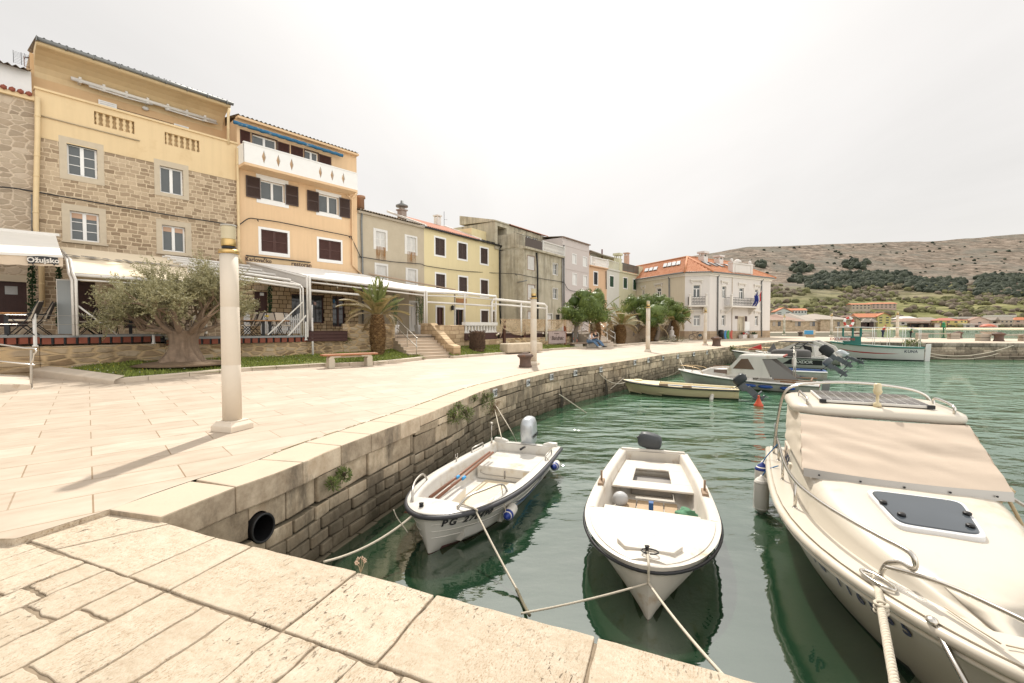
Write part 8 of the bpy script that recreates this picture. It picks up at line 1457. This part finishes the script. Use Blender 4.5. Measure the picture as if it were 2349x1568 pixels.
table(612,22.3,1.22,.7,1.9,'long wooden restaurant table with a flower jar');table(2,15.0,1.39,.6,1.4,'wooden table cut by the left picture edge');table(300,19.5,1.36,.7,.9,'wooden table hidden behind the olive crown')
p=tp(612,22.3,1.97);e=empty('flower_jar',p,0,'small jar of yellow flowers on the wooden table','jar');m=MB();m.lathe([(.05,0),(.055,.1),(.04,.12)],10);m.build('jar',CURTAIN,e);m=MB();[m.ball((R6.uniform(-.07,.07),R6.uniform(-.07,.07),.16+R6.uniform(0,.08)),.03,6,4)for _ in range(9)];m.build('flowers',mat('yellow_petals',(.6,.45,.04)),e)
def picket(px0,px1,Y0,Y1,zf,label,hh=1.15):
 a,b=tp(px0,Y0),tp(px1,Y1);H=House('picket_fence',a,b,label,'fence');n=max(4,int(H.W/.105));m=H.mb()
 for k in range(n):x=H.W*(k+.5)/n;z1_=zf+hh*(.82+.18*abs(cos(pi*(x/H.W)*2.0))if n>8 else .85+.15*sin(pi*x/H.W));m.extr([(x-.038,zf+.05),(x+.038,zf+.05),(x+.038,z1_),(x,z1_+.05),(x-.038,z1_)],1,-.012,.012)
 m.build('pickets',WHITE,H.root);m=H.mb();m.box(0,H.W,.012,.04,zf+.25,zf+.33);m.box(0,H.W,.012,.04,zf+hh*.7,zf+hh*.7+.08);m.build('rails',WHITE,H.root)
picket(622,690,24.8,25.6,1.22,'long wavy white picket fence behind the wooden table');picket(598,617,24.4,24.7,1.22,'short white picket panel before the brown shop door');picket(560,574,23.8,24.1,1.22,'small white picket panel beside the black letter box')
def postrail(px,Y,z0,z1,label):e=empty('railing_post',tp(px,Y,0),0,label,'post',None);m=MB();m.box(-.035,.035,-.03,.03,z0,z1);m.build('post',WHITE,e);m=MB();m.box(-.05,.05,-.05,.05,z0,z0+.04);m.build('foot',WHITE,e)
postrail(80,14.95,1.02,2.1,'white railing post on the left deck edge');postrail(352,17.7,1.0,1.35,'short white post below the deck by the olive trunk');postrail(702,22.0,1.0,1.9,'white railing post at the deck end')
m=MB();[m.tube([tp(-100,13.0,z),tp(80,14.95,z),tp(352,17.7,z-.02)],.006,4)for z in(1.75,2.05)];tag(m.build('wire_rail',DULLSTEEL),'thin wire rails along the left deck edge','railing')
def planter_bamboo(px,Y,zf,label,rnd_,pot):
 e=empty('potted_bamboo',tp(px,Y,zf),.6,label,'plant');m=MB()
 if pot=='round':m.lathe([(.18,0),(.27,.25),(.25,.45),(.29,.5),(.29,.55),(.2,.55)],18)
 else:m.hexa([(-.27,-.27,0),(.27,-.27,0),(.27,.27,0),(-.27,.27,0),(-.33,-.33,.55),(.33,-.33,.55),(.33,.33,.55),(-.33,.33,.55)])
 m.build('pot',OLDWHITE,e,bev=.02 if pot!='round' else 0);m=MB();lf=MB()
 for k in range(6):
  a=R6.uniform(0,6.28);b=V((.08*cos(a),.08*sin(a),.5));t_=b+V((R6.uniform(-.2,.2),R6.uniform(-.2,.2),R6.uniform(1.4,2.1)));m.tube([b,t_],.012,5)
  for j in range(50):q=b.lerp(t_,R6.uniform(.2,1));leaf(lf,q+rv(.05),rv()+V((0,0,-.2)),rv(),.17,.032)
 m.build('canes',mat('bamboo_cane',(.20,.22,.08)),e);lf.build('foliage',leafmat('bamboo_leaves',(.03,.08,.035),(.10,.19,.09)),e)
planter_bamboo(905,26.0,1.2,'bamboo in a round white pot at the top left of the steps',1,'round');planter_bamboo(966,27.6,1.2,'bamboo in a square white pot beside the white door',2,'sq')
m=MB();pts=sag(at(740,640,23),at(790,648,24),.25)+sag(at(790,648,24),at(830,640,24.8),.2)[1:];m.tube(smooth_line(pts,3),.012,4);[m.ball(p-V((0,0,.1)),(.04,.04,.06),8,6)for p in pts[1::3]];tag(m.build('light_string',mat('cream_cord',(.55,.48,.36))),'string of bare bulbs under the long white roof','light string')
shrub('wall_plant',at(*z4(1215,1140),23.2),(.14,.12,.2),'green weed on the terrace wall beside the brown timber box',160,mt=WEED,L_=.1,W_=.05)
HC=hc
bk_=hb.wpt(0,0,0);by_=at(1596,778,54.4);bi=empty('bicycle',(by_.x,by_.y,0),.12,'dark bicycle leaning by the plinth of the white corner building','bicycle');
for x in(-.53,.53):
 m=MB();m.tube([V((x+.33*cos(a),0,.34+.33*sin(a)))for a in[i*pi/12 for i in range(24)]],.028,6,closed=True);wq=m.build('wheel',BLACK,bi);m=MB();[m.tube([(x,0,.34),(x+.32*cos(a),0,.34+.32*sin(a))],.005,3)for a in[i*pi/6 for i in range(12)]];m.build('spokes',DULLSTEEL,wq)
m=MB();[m.tube(q,.02,6)for q in([(-.53,0,.34),(-.38,0,.95),(-.36,0,1.05)],[(-.4,0,.85),(.0,0,.32),(.18,0,.85)],[(-.4,0,.80),(.15,0,.75)],[(.0,0,.32),(.53,0,.34),(.16,0,.78)])];m.build('frame',mat('dark_bike_paint',(.04,.025,.025),.4),bi);m=MB();m.tube([(-.36,0,1.05),(-.28,-.25,1.08),(-.15,-.27,1.05)],.015,6);m.tube([(-.36,0,1.05),(-.28,.25,1.08),(-.15,.27,1.05)],.015,6);m.build('handlebar',BLACK,bi);m=MB();m.hexa([(.08,-.03,.88),(.34,-.09,.88),(.34,.09,.88),(.08,.03,.88),(.08,-.03,.93),(.34,-.09,.95),(.34,.09,.95),(.08,.03,.93)]);m.build('saddle',BLACK,bi);m=MB();m.box(.4,.78,.05,.16,.42,.72);m.build('pannier',mat('teal_bag',(.03,.09,.12)),bi,bev=.02)
xb=hc.loc(z8(1282,1150))[0];p=hc.wpt(xb,-.35,0);e=empty('waste_bin',p,atan2(hc.d.y,hc.d.x),'black waste bin beside the downpipe of the white building','bin');m=MB();m.lathe([(.27,0),(.29,1.0),(.27,1.05)],16);m.build('body',BLACK,e);m=MB();m.lathe([(.3,1.05),(.29,1.15),(.12,1.22)],16);m.build('lid',BLACK,e)
for zx,c,nm in((1328,(.03,.19,.42),'blue'),(1372,(.03,.26,.05),'green'),(1428,(.48,.08,.05),'red')):
 x=hc.loc(z8(zx,1150))[0];e=empty('curved_screen',hc.wpt(x,-.5,0),atan2(hc.d.y,hc.d.x),nm+' curved plastic panel standing by the white building wall','panel');m=MB();pr=lambda k:[V((-.30+k*.46+.30*sin(a),-.0,.55+.58*a/.95))for a in[i/8*1.9-.95 for i in range(9)]]
 A1=[V((.32-.5*cos(a),0,.6+.62*sin(a)*1.0))for a in[i/10*2.0-1.0 for i in range(11)]];A2=[V((p_.x+.42*(1-.25*abs(i-5)/5),0,p_.z))for i,p_ in enumerate(A1)];o_=V((0,.05,0));m.loft([A1,A2],smooth=False);m.loft([[q+o_ for q in A2],[q+o_ for q in A1]],smooth=False);m.loft([A1,[q+o_ for q in A1]],smooth=False);m.loft([A2,[q+o_ for q in A2]],smooth=False);m.build('panel',mat(nm+'_plastic',c,.45,.08),e);m=MB();m.bar((.05,.03,.02),(.6,.03,.02),.04);m.build('foot',mat(nm+'_plastic',c),e)
for zx,lb,fl_ in((1612,'white planter with red flowers left of the pale door',1),(1788,'white planter with a spiky agave right of the pale door',0)):
 x=hc.loc(z8(zx,1150))[0];e=empty('flower_planter',hc.wpt(x,-.55,0),atan2(hc.d.y,hc.d.x),lb,'planter');m=MB();m.hexa([(-.42,-.25,0),(.42,-.25,0),(.42,.25,0),(-.42,.25,0),(-.5,-.3,.55),(.5,-.3,.55),(.5,.3,.55),(-.5,.3,.55)]);m.build('box',WALLW,e,bev=.02);lf=MB()
 for _ in range(60):a=R6.uniform(0,6.28);leaf(lf,V((R6.uniform(-.3,.3),0,.55)),V((cos(a),sin(a)*.6,R6.uniform(.4,1.4))),rv(),R6.uniform(.3,.55),.09)
 lf.build('foliage',leafmat('dark_agave',(.03,.06,.03),(.09,.14,.07)),e)
 if fl_:m=MB();[m.ball((R6.uniform(-.4,.4),-.2+R6.uniform(-.1,.1),.68+R6.uniform(-.05,.12)),.06,6,4)for _ in range(12)];m.build('flowers',mat('red_flowers',(.5,.04,.04)),e)
st_=at(1541,780,49);e=empty('stone_statue',(st_.x,st_.y,.1),0,'small pale seated stone figure in front of the shaggy palm','statue');m=MB();m.box(-.4,.4,-.3,.3,0,.25);m.build('plinth',mat('grey_stone',(.40,.36,.30)),e);m=MB();m.lathe([(.32,.25),(.36,.45),(.22,.7),(.25,.95),(.2,1.1),(.08,1.2),(.12,1.3),(.14,1.42),(.06,1.55)],14);m.ball((.12,-.25,.5),(.2,.25,.13),10,6);m.build('figure',mat('pale_statue',(.50,.46,.42),.8,.2,6),e)
def skin(name,J,E,mt,parent,sub=2):
 me=bpy.data.meshes.new(name);k=list(J);me.from_pydata([tuple(J[a][:3])for a in k],[(k.index(a),k.index(b))for a,b in E],[]);o=bpy.data.objects.new(name,me);COL.objects.link(o);o.parent=parent;me.materials.append(mt)
 md=o.modifiers.new('skin','SKIN');md.use_smooth_shade=True
 for i,a in enumerate(k):r=J[a][3];me.skin_vertices[0].data[i].radius=(r,r)
 me.skin_vertices[0].data[0].use_root=True;s_=o.modifiers.new('sub','SUBSURF');s_.levels=s_.render_levels=sub;return o
SKINM=mat('skin',(.52,.32,.22),.6,.06,4)
def person(loc,rz,label,J,top,legs,hairc,shoes,sc=1):
 e=empty('person',loc,rz,label,'person');e.scale=(sc,sc,sc);BE=[('pelvis','waist'),('waist','chest'),('chest','neck'),('neck','head'),('head','crown')]
 for s_ in 'lr':BE+=[('chest','sh'+s_),('sh'+s_,'el'+s_),('el'+s_,'wr'+s_),('wr'+s_,'ha'+s_),('ha'+s_,'f1'+s_),('ha'+s_,'f2'+s_),('ha'+s_,'f3'+s_),('ha'+s_,'f4'+s_),('ha'+s_,'th'+s_),('pelvis','hip'+s_),('hip'+s_,'kn'+s_),('kn'+s_,'an'+s_),('an'+s_,'to'+s_)]
 for s_ in 'lr':
  w_,h_=V(J['wr'+s_][:3]),V(J['el'+s_][:3]);d=(w_-h_).normalized();sd=d.cross(V((0,0,1)));sd=sd.normalized()if sd.length>.1 else V((1,0,0));c=w_+d*.07;J['ha'+s_]=(*c,.032)
  for i,(o_,l_)in enumerate(((-.03,.075),(-.01,.088),(.01,.083),(.03,.065))):J['f%d%s'%(i+1,s_)]=(*(c+d*l_+sd*o_),.009)
  J['th'+s_]=(*(c+d*.03-sd*.055),.011)
 skin('body',{'pelvis':J['pelvis'],**{a:b for a,b in J.items()if a!='pelvis'}},BE,SKINM,e)
 K=lambda a,f=1.14:(*J[a][:3],J[a][3]*f)
 skin('shirt',{a:K(a)for a in('chest','waist','pelvis','shl','shr','ell','elr')}|{'neck':(*J['neck'][:3],J['neck'][3]*1.05)},[('pelvis','waist'),('waist','chest'),('chest','neck'),('chest','shl'),('chest','shr'),('shl','ell'),('shr','elr')],top,e)
 skin('trousers',{a:K(a,1.2)for a in('pelvis','hipl','hipr','knl','knr','anl','anr')},[('pelvis','hipl'),('pelvis','hipr'),('hipl','knl'),('hipr','knr'),('knl','anl'),('knr','anr')],legs,e)
 hd_=V(J['head'][:3]);cr=V(J['crown'][:3]);up=(cr-hd_).normalized();m=MB();m.ball(hd_+up*.045+V((0,.018,0)),(.098,.108,.105),12,8);m.build('hair',hairc,e)
 fc=MB();f=V((0,-1,0));f=(f-up*f.dot(up)).normalized();sd=f.cross(up);[fc.ball(hd_+f*.088+sd*s_*.034+up*.02,.012,6,4,0)for s_ in(-1,1)];fc.ball(hd_+f*.10-up*.012,(.012,.02,.02),6,4,1);fc.ball(hd_+f*.09-up*.045,(.025,.01,.007),6,4,2);[fc.ball(hd_+sd*s_*.085,(.012,.022,.03),6,4,1)for s_ in(-1,1)];fc.build('face',[BLACK,SKINM,mat('lip',(.35,.12,.1))],e)
 for s_ in 'lr':a=V(J['an'+s_][:3]);b=V(J['to'+s_][:3]);m=MB();m.tube([a+V((0,0,.02)),a*.6+b*.4-V((0,0,.01)),b],[.05,.052,.038],8);m.build('shoe',shoes,e)
 return e
def pose_stand(lean=0,hd=(0,0)):
 y=-lean;J={'pelvis':(0,0,.95,.125),'waist':(0,y*.35,1.1,.115),'chest':(0,y*.9,1.34,.135),'neck':(0,y*1.15,1.5,.055),'head':(0,y*1.35-.02,1.63,.088),'crown':(0,y*1.4-.03,1.74,.065)}
 for s_,k in(('l',-1),('r',1)):J|={'sh'+s_:(k*.19,y*.95,1.42,.058),'el'+s_:(k*.24,y*.8+.02,1.14,.042),'wr'+s_:(k*.22,y*.9-.1,.90,.03),'hip'+s_:(k*.1,0,.90,.095),'kn'+s_:(k*.1,-.01,.5,.065),'an'+s_:(k*.1,.03,.09,.042),'to'+s_:(k*.11,-.15,.03,.03)}
 return J
def pose_sit(lean,sp=0):
 J={'pelvis':(0,0,.53,.13),'waist':(0,-lean*.4,.68,.12),'chest':(0,-lean,.92,.135),'neck':(0,-lean*1.3,1.07,.055),'head':(0,-lean*1.6,1.18,.088),'crown':(0,-lean*1.65,1.28,.065)}
 for s_,k in(('l',-1),('r',1)):J|={'sh'+s_:(k*.17,-lean*1.05,1.0,.056),'el'+s_:(k*.22,-lean-.12,.75,.042),'wr'+s_:(-k*.02,-lean-.26,.78,.03),'hip'+s_:(k*.1,-.02,.52,.095),'kn'+s_:(k*.10,-.48,.50,.068),'an'+s_:(k*.08,-.86,.12,.045),'to'+s_:(k*.08,-1.05,.10,.032)}
 return J
p=G(1355,799);DEN=mat('blue_denim',(.10,.17,.27),.85,.15,12);BROWNH=mat('brown_hair',(.12,.06,.03),.7,.2,20)
person((p.x-.1,p.y+.1,0),radians(48),'person in white t-shirt and blue jeans sitting arms crossed on the low bench',pose_sit(.16),mat('white_tshirt',(.62,.62,.64),.8,.08,6),DEN,BROWNH,mat('pale_shoe',(.6,.6,.58)),.98);person((p.x+.35,p.y+.65,0),radians(44),'person in black top and jeans sitting beside the one in white',pose_sit(.10),mat('black_top',(.02,.02,.022),.8),DEN,BROWNH,mat('dark_shoe',(.05,.045,.04)),1.06)
p=at(2025,770,60.5);person((p.x,p.y,.14),radians(75),'person in red and navy jacket walking bent forward along the mole',pose_stand(.20),mat('red_jacket',(.42,.04,.035),.7,.15,5),mat('navy_trousers',(.02,.03,.07),.8),mat('reddish_hair',(.28,.11,.05)),BLACK,.98)
p=at(2089,770,59.0);person((p.x,p.y,.14),radians(60),'person in green top and black trousers standing on the mole',pose_stand(.14),mat('green_top',(.03,.22,.09),.8),mat('black_trousers',(.015,.015,.017),.8),mat('black_hair',(.02,.018,.016)),BLACK,.86)
def on_mole(px,Y):p=at(px,770,Y);return V((p.x,p.y,.14))
e=empty('harbour_light',on_mole(2164,57),0,'green harbour light post with a lantern on the mole','light post');gpm=mat('harbour_green',(.02,.22,.10),.5,.1);m=MB();m.lathe([(.32,0),(.3,.12),(.14,.35),(.10,.9),(.11,1.4),(.09,2.2)],14);m.build('post',mat('dark_harbour_green',(.03,.10,.05)),e);m=MB();m.lathe([(.26,2.2),(.26,2.62),(.2,2.7)],12);m.build('lantern',gpm,e);m=MB();m.lathe([(.28,2.72),(.14,3.2),(.05,3.28)],12);m.build('hood',gpm,e);m=MB();m.tube([V((.22*cos(a),-.12,1.95+.22*sin(a)))for a in[i*pi/8 for i in range(16)]],.05,6,closed=True);m.build('ring',gpm,e);e.scale=(.75,.75,.62)
def mole_bench(px,Y,L_,rz,label):
 e=empty('stone_bench',on_mole(px,Y),rz,label,'bench');SBM=mat('mole_bench_stone',(.42,.36,.29),.9,.15,3)
 for x in(-L_/2,L_/2-1.0):m=MB();m.box(x,x+1.0,-.3,.3,0,.34);m.box(x,x+1.0,-.32,.32,.38,.72);m.build('support',SBM,e,bev=.02);m=MB();m.box(x+.05,x+.95,-.28,.28,.34,.38);m.build('iron_strip',BLACK,e)
 m=MB();m.box(-L_/2+1.0,L_/2-1.0,-.24,.24,.58,.68);m.build('seat',SBM,e,bev=.02)
mole_bench(2150+0,54.5,4.4,-.1,'stone bench with open middle on the mole left of a bollard')if 0 else mole_bench(2151+0,54,4.4,-.12,'stone bench with open middle on the mole left of a bollard');
e=None
mole_bench(2304,46.5,5.0,-.1,'stone bench with open middle at the far right of the mole')
e=empty('info_board',at(1858,771,62),-.3,'blue faced box on a pale stand at the root of the mole','board');e.location.z=.1;m=MB();m.box(-.6,.6,-.3,.3,0,.75);m.build('stand',mat('tan_stand',(.45,.34,.21),.8,.1),e);m=MB();m.box(-.85,.75,-.45,.35,.75,1.95);m.build('box',mat('cream_box',(.58,.49,.36),.6,.08),e,bev=.05);m=MB();m.box(-.88,.4,-.47,-.45,.82,1.9);m.box(-.88,-.86,-.47,.2,.82,1.9);m.build('face',mat('sky_blue_face',(.05,.27,.50),.5,.08),e);e.scale=(.75,.75,.52)
e=empty('stone_slab',on_mole(1970,63),.0,'low pale stone slab on the mole behind the excursion boat','block');m=MB();m.box(-1.3,1.3,-.3,.3,.0,.42);m.build('block',KERB,e,bev=.03);m=MB();m.tube([(-.6,0,.5),(.5,0,.5)],.12,8);m.build('log',BROWN,e)
VW={'w':mat('village_white',(.58,.56,.52),.9,.06,.3),'t':mat('village_tan',(.47,.40,.31),.9,.08,.3),'y':mat('village_yellow',(.60,.50,.20),.9,.06,.3),'p':mat('village_pink',(.50,.38,.31),.9,.06,.3),'g':mat('village_grey',(.36,.32,.27),.9,.08,.3)}
VR={'o':mat('village_orange_roof',(.48,.19,.10),.9,.12,.2),'r':mat('village_red_roof',(.42,.16,.12),.9,.12,.2),'b':mat('village_brown_roof',(.30,.20,.155),.9,.12,.2),'g':mat('village_grey_roof',(.33,.285,.24),.9,.12,.2),'w':mat('village_pale_roof',(.60,.58,.54),.9,.06,.2)}
def q3(x,y):return(x*.13021+1737.3,y*.13021+648.4)
def q4(x,y):return(x*.13021+2043.2,y*.13021+648.4)
def vhouse(qf,x0,x1,yr,ye,yb,Y,wk,rk,label,typ='hip',wins=0,rows=1,dep=None,tilt=.12):
 a,b=at(*qf(x0,yb),Y),at(*qf(x1,yb),Y);cx=(a+b)/2;ze=at(*qf((x0+x1)/2,ye),Y).z;zr=at(*qf((x0+x1)/2,yr),Y).z;zb=a.z;W_=b.x-a.x;D_=dep or W_*.6;rz=-atan2(cx.x,cx.y)*.5+tilt
 e=empty('village_house',(cx.x,cx.y,zb),rz,label,'house','houses across the bay');m=MB();hgt=ze-zb;h2=zr-zb;m.box(-W_/2,W_/2,0,D_,-4,hgt)
 if typ=='gable':m.extr([(-W_/2,hgt),(W_/2,hgt),(0,h2)],1,0,D_)
 m.build('wall',VW[wk],e);m=MB();o=W_*.04
 if typ=='hip':m.add([(-W_/2-o,-o,hgt),(W_/2+o,-o,hgt),(W_/2+o,D_+o,hgt),(-W_/2-o,D_+o,hgt),(-W_*.22,D_/2,h2),(W_*.22,D_/2,h2)],[(0,1,5,4),(1,2,5),(2,3,4,5),(3,0,4),(3,2,1,0)])
 elif typ=='side':m.add([(-W_/2-o,-o,hgt),(W_/2+o,-o,hgt),(W_/2+o,D_+o,hgt),(-W_/2-o,D_+o,hgt),(-W_/2-o,D_/2,h2),(W_/2+o,D_/2,h2)],[(0,1,5,4),(1,2,5),(2,3,4,5),(3,0,4),(3,2,1,0)])
 elif typ=='gable':m.hexa([(-W_/2-o,-o,hgt-.3),(0,-o,h2),(0,D_,h2),(-W_/2-o,D_,hgt-.3),(-W_/2-o,-o,hgt+.3),(0,-o,h2+.5),(0,D_,h2+.5),(-W_/2-o,D_,hgt+.3)]);m.hexa([(0,-o,h2),(W_/2+o,-o,hgt-.3),(W_/2+o,D_,hgt-.3),(0,D_,h2),(0,-o,h2+.5),(W_/2+o,-o,hgt+.3),(W_/2+o,D_,hgt+.3),(0,D_,h2+.5)])
 else:m.box(-W_/2-o,W_/2+o,-o,D_+o,hgt,h2)
 m.build('roof',VR[rk],e)
 for r in range(rows):
  for k in range(wins):x=-W_/2+W_*(k+.5)/wins;ww=min(1.3,W_/wins*.22);z=hgt*(r+.35)/rows;m=MB();m.box(x-ww,x+ww,-.15,.1,z,z+hgt/rows*.42);m.build('window',DARKGLASS,e)
 return e
SH=480
for a in((q4,150,470,595,640,720,SH+25,'w','w','pale house with a low round roof among village trees','hip',3,1),(q4,190,640,630,690,760,SH+8,'w','b','village house with faded brown hip roof behind the lamp column','hip',4,1),(q4,480,880,612,690,760,SH+12,'t','g','village house with grey brown hip roof right of the green light','hip',3,1),(q4,850,1180,625,672,730,SH,'y','r','village house with wide red hip roof and yellow wall','hip',3,1),(q4,1170,1330,650,668,720,SH+3,'y','r','low yellow annex with three dark windows beside the red roof','flat',3,1),(q4,1210,1560,605,628,700,SH+18,'w','w','white flat roofed building behind the gabled tan house','flat',3,1),(q4,1430,1700,612,672,790,SH,'p','b','tan gabled house with one attic window on the beach front','gable',1,1),(q4,1690,1960,612,668,760,SH+6,'t','g','long tan house with grey roof right of the gabled house','side',3,1),(q4,1950,2130,610,665,785,SH-2,'t','g','two storey tan house with small square windows','side',3,2),(q4,1830,2150,575,606,670,SH+40,'w','w','white modern building above the tan houses','flat',2,1),(q4,2205,2420,612,662,720,SH+10,'p','o','orange roofed house at the far right edge','hip',2,1),(q4,1340,1830,724,742,806,SH-14,'w','w','low white beach hut with a flat roof','flat',4,1),(q3,325,600,452,520,575,310,'w','o','white gabled house with orange roof above the warehouses','gable',2,2),(q3,560,860,455,492,560,312,'w','o','white winter garden house with orange roof','side',6,1),(q3,1680,1975,365,388,475,640,'t','o','pale apartment house on the hillside, left of the balconied one','side',5,2),(q3,2040,2420,350,376,455,650,'p','o','pink apartment house with balconies on the hillside','side',6,3),(q3,1780,2150,545,615,730,400,'t','o','large tan house with orange roof behind the mole','side',4,2),(q3,2130,2330,545,600,735,396,'y','o','yellow house wing with arched balconies','gable',2,3),(q3,1480,1750,580,640,700,260,'p','b','brown roofed house behind the warehouse end','hip',2,1)):vhouse(*a)
def cafe():
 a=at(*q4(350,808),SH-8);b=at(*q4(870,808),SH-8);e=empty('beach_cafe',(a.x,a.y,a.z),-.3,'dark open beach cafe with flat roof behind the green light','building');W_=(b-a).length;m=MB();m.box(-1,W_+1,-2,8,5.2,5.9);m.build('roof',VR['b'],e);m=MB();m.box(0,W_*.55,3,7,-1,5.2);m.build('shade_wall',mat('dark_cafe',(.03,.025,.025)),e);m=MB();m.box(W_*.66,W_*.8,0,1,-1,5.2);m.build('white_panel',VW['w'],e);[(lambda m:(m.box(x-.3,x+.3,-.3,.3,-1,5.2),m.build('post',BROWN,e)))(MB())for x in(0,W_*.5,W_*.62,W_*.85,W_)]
cafe()
a=at(*q4(1715,780),SH-22);e=empty('beach_tent',a,-.2,'orange tent roof on the beach by the low white hut','tent');m=MB();m.lathe([(11,0),(11,.6),(6,3.6),(0.3,4.8)],14);m.M=Matrix.Scale(.4,4,V((0,1,0)));m.build('canopy',mat('orange_tent',(.50,.14,.08)),e);m=MB();m.tube([(0,0,-2),(0,0,4.8)],.15,6);m.build('pole',VW['w'],e);e.scale=(.6,.6,.6)
WST=masonry('warehouse_stone',(.36,.30,.225),(.52,.44,.34),(.36,.30,.23),.9,.42,.02,.1,dark=(.21,.17,.12))
m=MB();a,b=at(1690,765,104),at(2012,761.5,122);m.prism([(a.x,a.y),(b.x,b.y),(b.x+3,b.y+30),(a.x,a.y+60)],-3,.05);tag(m.build('far_quay',mat('far_quay_stone',(.42,.36,.28),.9,.15,.3)),kind='structure',label='far quay of the old warehouses',cat='quay')
for x0,x1,yb,ye,yr,Y,Y2,lb,rk in((150,610,872,668,565,128,131,'old stone warehouse with brown red hip roof next to the white building','b'),(600,868,868,685,558,131,133,'old stone warehouse with a window and beam in its middle','b'),(865,1112,865,682,545,133,135,'old stone warehouse with steep hip roof in the middle of the row','g'),(1110,1732,852,656,556,134,139,'longest old stone warehouse at the right end of the row','g')):
 P,Qq=at(*q3(x0,yb),Y),at(*q3(x1,yb),Y2);H=House('stone_warehouse',P,Qq,lb,'warehouse',group='old stone warehouses');W_=H.W;ze=at(*q3((x0+x1)/2,ye),(Y+Y2)/2).z;zr=at(*q3((x0+x1)/2,yr),(Y+Y2)/2+8).z
 m=H.mb();m.box(0,W_,0,16,-.5,ze);m.build('wall',WST,H.root);k=min(W_*.45,8);m=H.mb();m.add([(-.3,-.4,ze),(W_+.3,-.4,ze),(W_+.3,16.4,ze),(-.3,16.4,ze),(k,8,zr),(W_-k,8,zr)],[(0,1,5,4),(1,2,5),(2,3,4,5),(3,0,4),(3,2,1,0)]);m.build('roof',VR[rk],H.root);m=H.mb();m.box(-.35,W_+.35,-.5,-.1,ze-.05,ze+.12);m.build('eave',VW['t'],H.root)
 for x in([.3,.5]if W_<36 else[.18,.5,.82]):m=H.mb();m.box(W_*x-.5,W_*x+.5,-.06,.02,1.6,2.9);m.build('window',DARKGLASS if x>.4 else VW['g'],H.root)
a=at(*q3(1735,825),137);e=empty('shed',a,.3,'small lean-to shed with thatch parasols at the warehouse end','shed');m=MB();m.hexa([(0,0,-2),(2,0,-2),(2,8,-2),(0,8,-2),(0,0,3.6),(2,0,2.6),(2,8,2.6),(0,8,3.6)]);m.build('wall',WST,e);m=MB();m.hexa([(-.2,-.3,3.6),(2.3,-.3,2.6),(2.3,8,2.6),(-.2,8,3.6),(-.2,-.3,3.8),(2.3,-.3,2.8),(2.3,8,2.8),(-.2,8,3.8)]);m.build('roof',VR['g'],e)
for k,(x,lb)in enumerate(((1900,'dark roofed waterside pavilion right of the warehouses'),(2010,'thatched waterside parasol right of the dark pavilion'))):a=at(*q3(x,818),142);e=empty('pavilion',a,0,lb,'pavilion');m=MB();m.add([(-5,-3,3.0),(5,-3,3.0),(5,3,3.0),(-5,3,3.0),(0,0,4.8)],[(0,1,4),(1,2,4),(2,3,4),(3,0,4),(3,2,1,0)]);m.build('roof',VR['g'],e);[(lambda m:(m.box(x_-.15,x_+.15,-2.6,-2.3,0,3),m.build('post',BROWN,e)))(MB())for x_ in(-4,-1.5,1.5,4)];m=MB();m.box(-4,4,1,1.3,0,2.9);m.build('back_wall',BROWN,e);e.scale=(.38 if k==0 else .26,.38,.7)
def hillhit(px,py):
 d=ray(px,py);o=V((0,0,CAMZ));Y=HY0+6
 while Y<HY1:
  p=o+d*(Y/d.y)
  if p.z<=hill_z(p.x,Y):return p
  Y+=4
 return None
PINE=leafmat('far_pine',(.022,.030,.020),(.060,.070,.045),.9,0);SCR=NT('far_scrub');i_=SCR.island();SCR.set(SCR.mix(SCR.noise(.35,5),SCR.ramp(i_,(0,(.22,.175,.135)),(.35,(.31,.26,.21)),(.55,(.19,.20,.08)),(.8,(.28,.28,.12)),(1,(.14,.15,.07))),(.08,.07,.05)),.95,SCR.bump(SCR.noise(.9,5),1,.6),spec=.05)
zr_=lambda x,y:(x*.2604+1737.3,y*.2604+526);pm_=MB();sc_m=MB();rd=random.Random(33)
def blob(m,p,r,sq=.8,seed=0):m.ball(p+V((0,0,r*sq*.45)),(r,r,r*sq),8,5,jit=.55,seed=seed)
for x0,x1,y0,y1,n in((430,930,430,530,260),(560,900,405,450,80),(880,1340,400,500,230),(930,1100,410,520,70),(1300,1500,450,530,90),(1400,1830,455,560,230),(1920,2420,440,600,420),(1990,2420,425,470,90),(0,60,310,350,16),(280,480,330,390,30),(270,420,430,480,24),(750,980,290,360,26)):
 for _ in range(n):
  u=rd.random();v=rd.random();p=hillhit(*zr_(x0+(x1-x0)*u,y0+(y1-y0)*(v if rd.random()<.8 else v*v)+18*noise.noise(V((u*9,y0,1)))))
  if p:blob(pm_,p,rd.uniform(3.0,6.5)*p.y/900,1.15,rd.randint(0,99))
for _ in range(150):
 p=hillhit(rd.uniform(1560,2420),526+.2604*rd.uniform(90,420))
 if p and p.z>60:blob(pm_,p,rd.uniform(1.2,3.2)*p.y/900,.8,rd.randint(0,99))
for _ in range(1500):
 py=526+.2604*rd.uniform(500,800);p=hillhit(rd.uniform(1745,2420),py)
 if p and p.y>525 and not(1940<1174.5+FPX*p.x/p.y<2065 and 692<py<722)and noise.noise(V((p.x*.012,p.y*.02,5)))>-.12:blob(sc_m,p,rd.uniform(2.2,5.0)*(.7+p.y/1500),rd.uniform(.65,1.0),rd.randint(0,99))
for _ in range(150):
 px=rd.uniform(1960,2420);p=at(px,753.5,SH-6+rd.uniform(-6,60));p.z=0;blob(sc_m,p,rd.uniform(1.2,2.8),.9,rd.randint(0,99))
tag(pm_.build('pine_wood',PINE),kind='stuff',label='dark pine belts on the far hillside',cat='trees');tag(sc_m.build('hillside_scrub',SCR.m),kind='stuff',label='grey green scrub on the lower hillside',cat='shrubs')
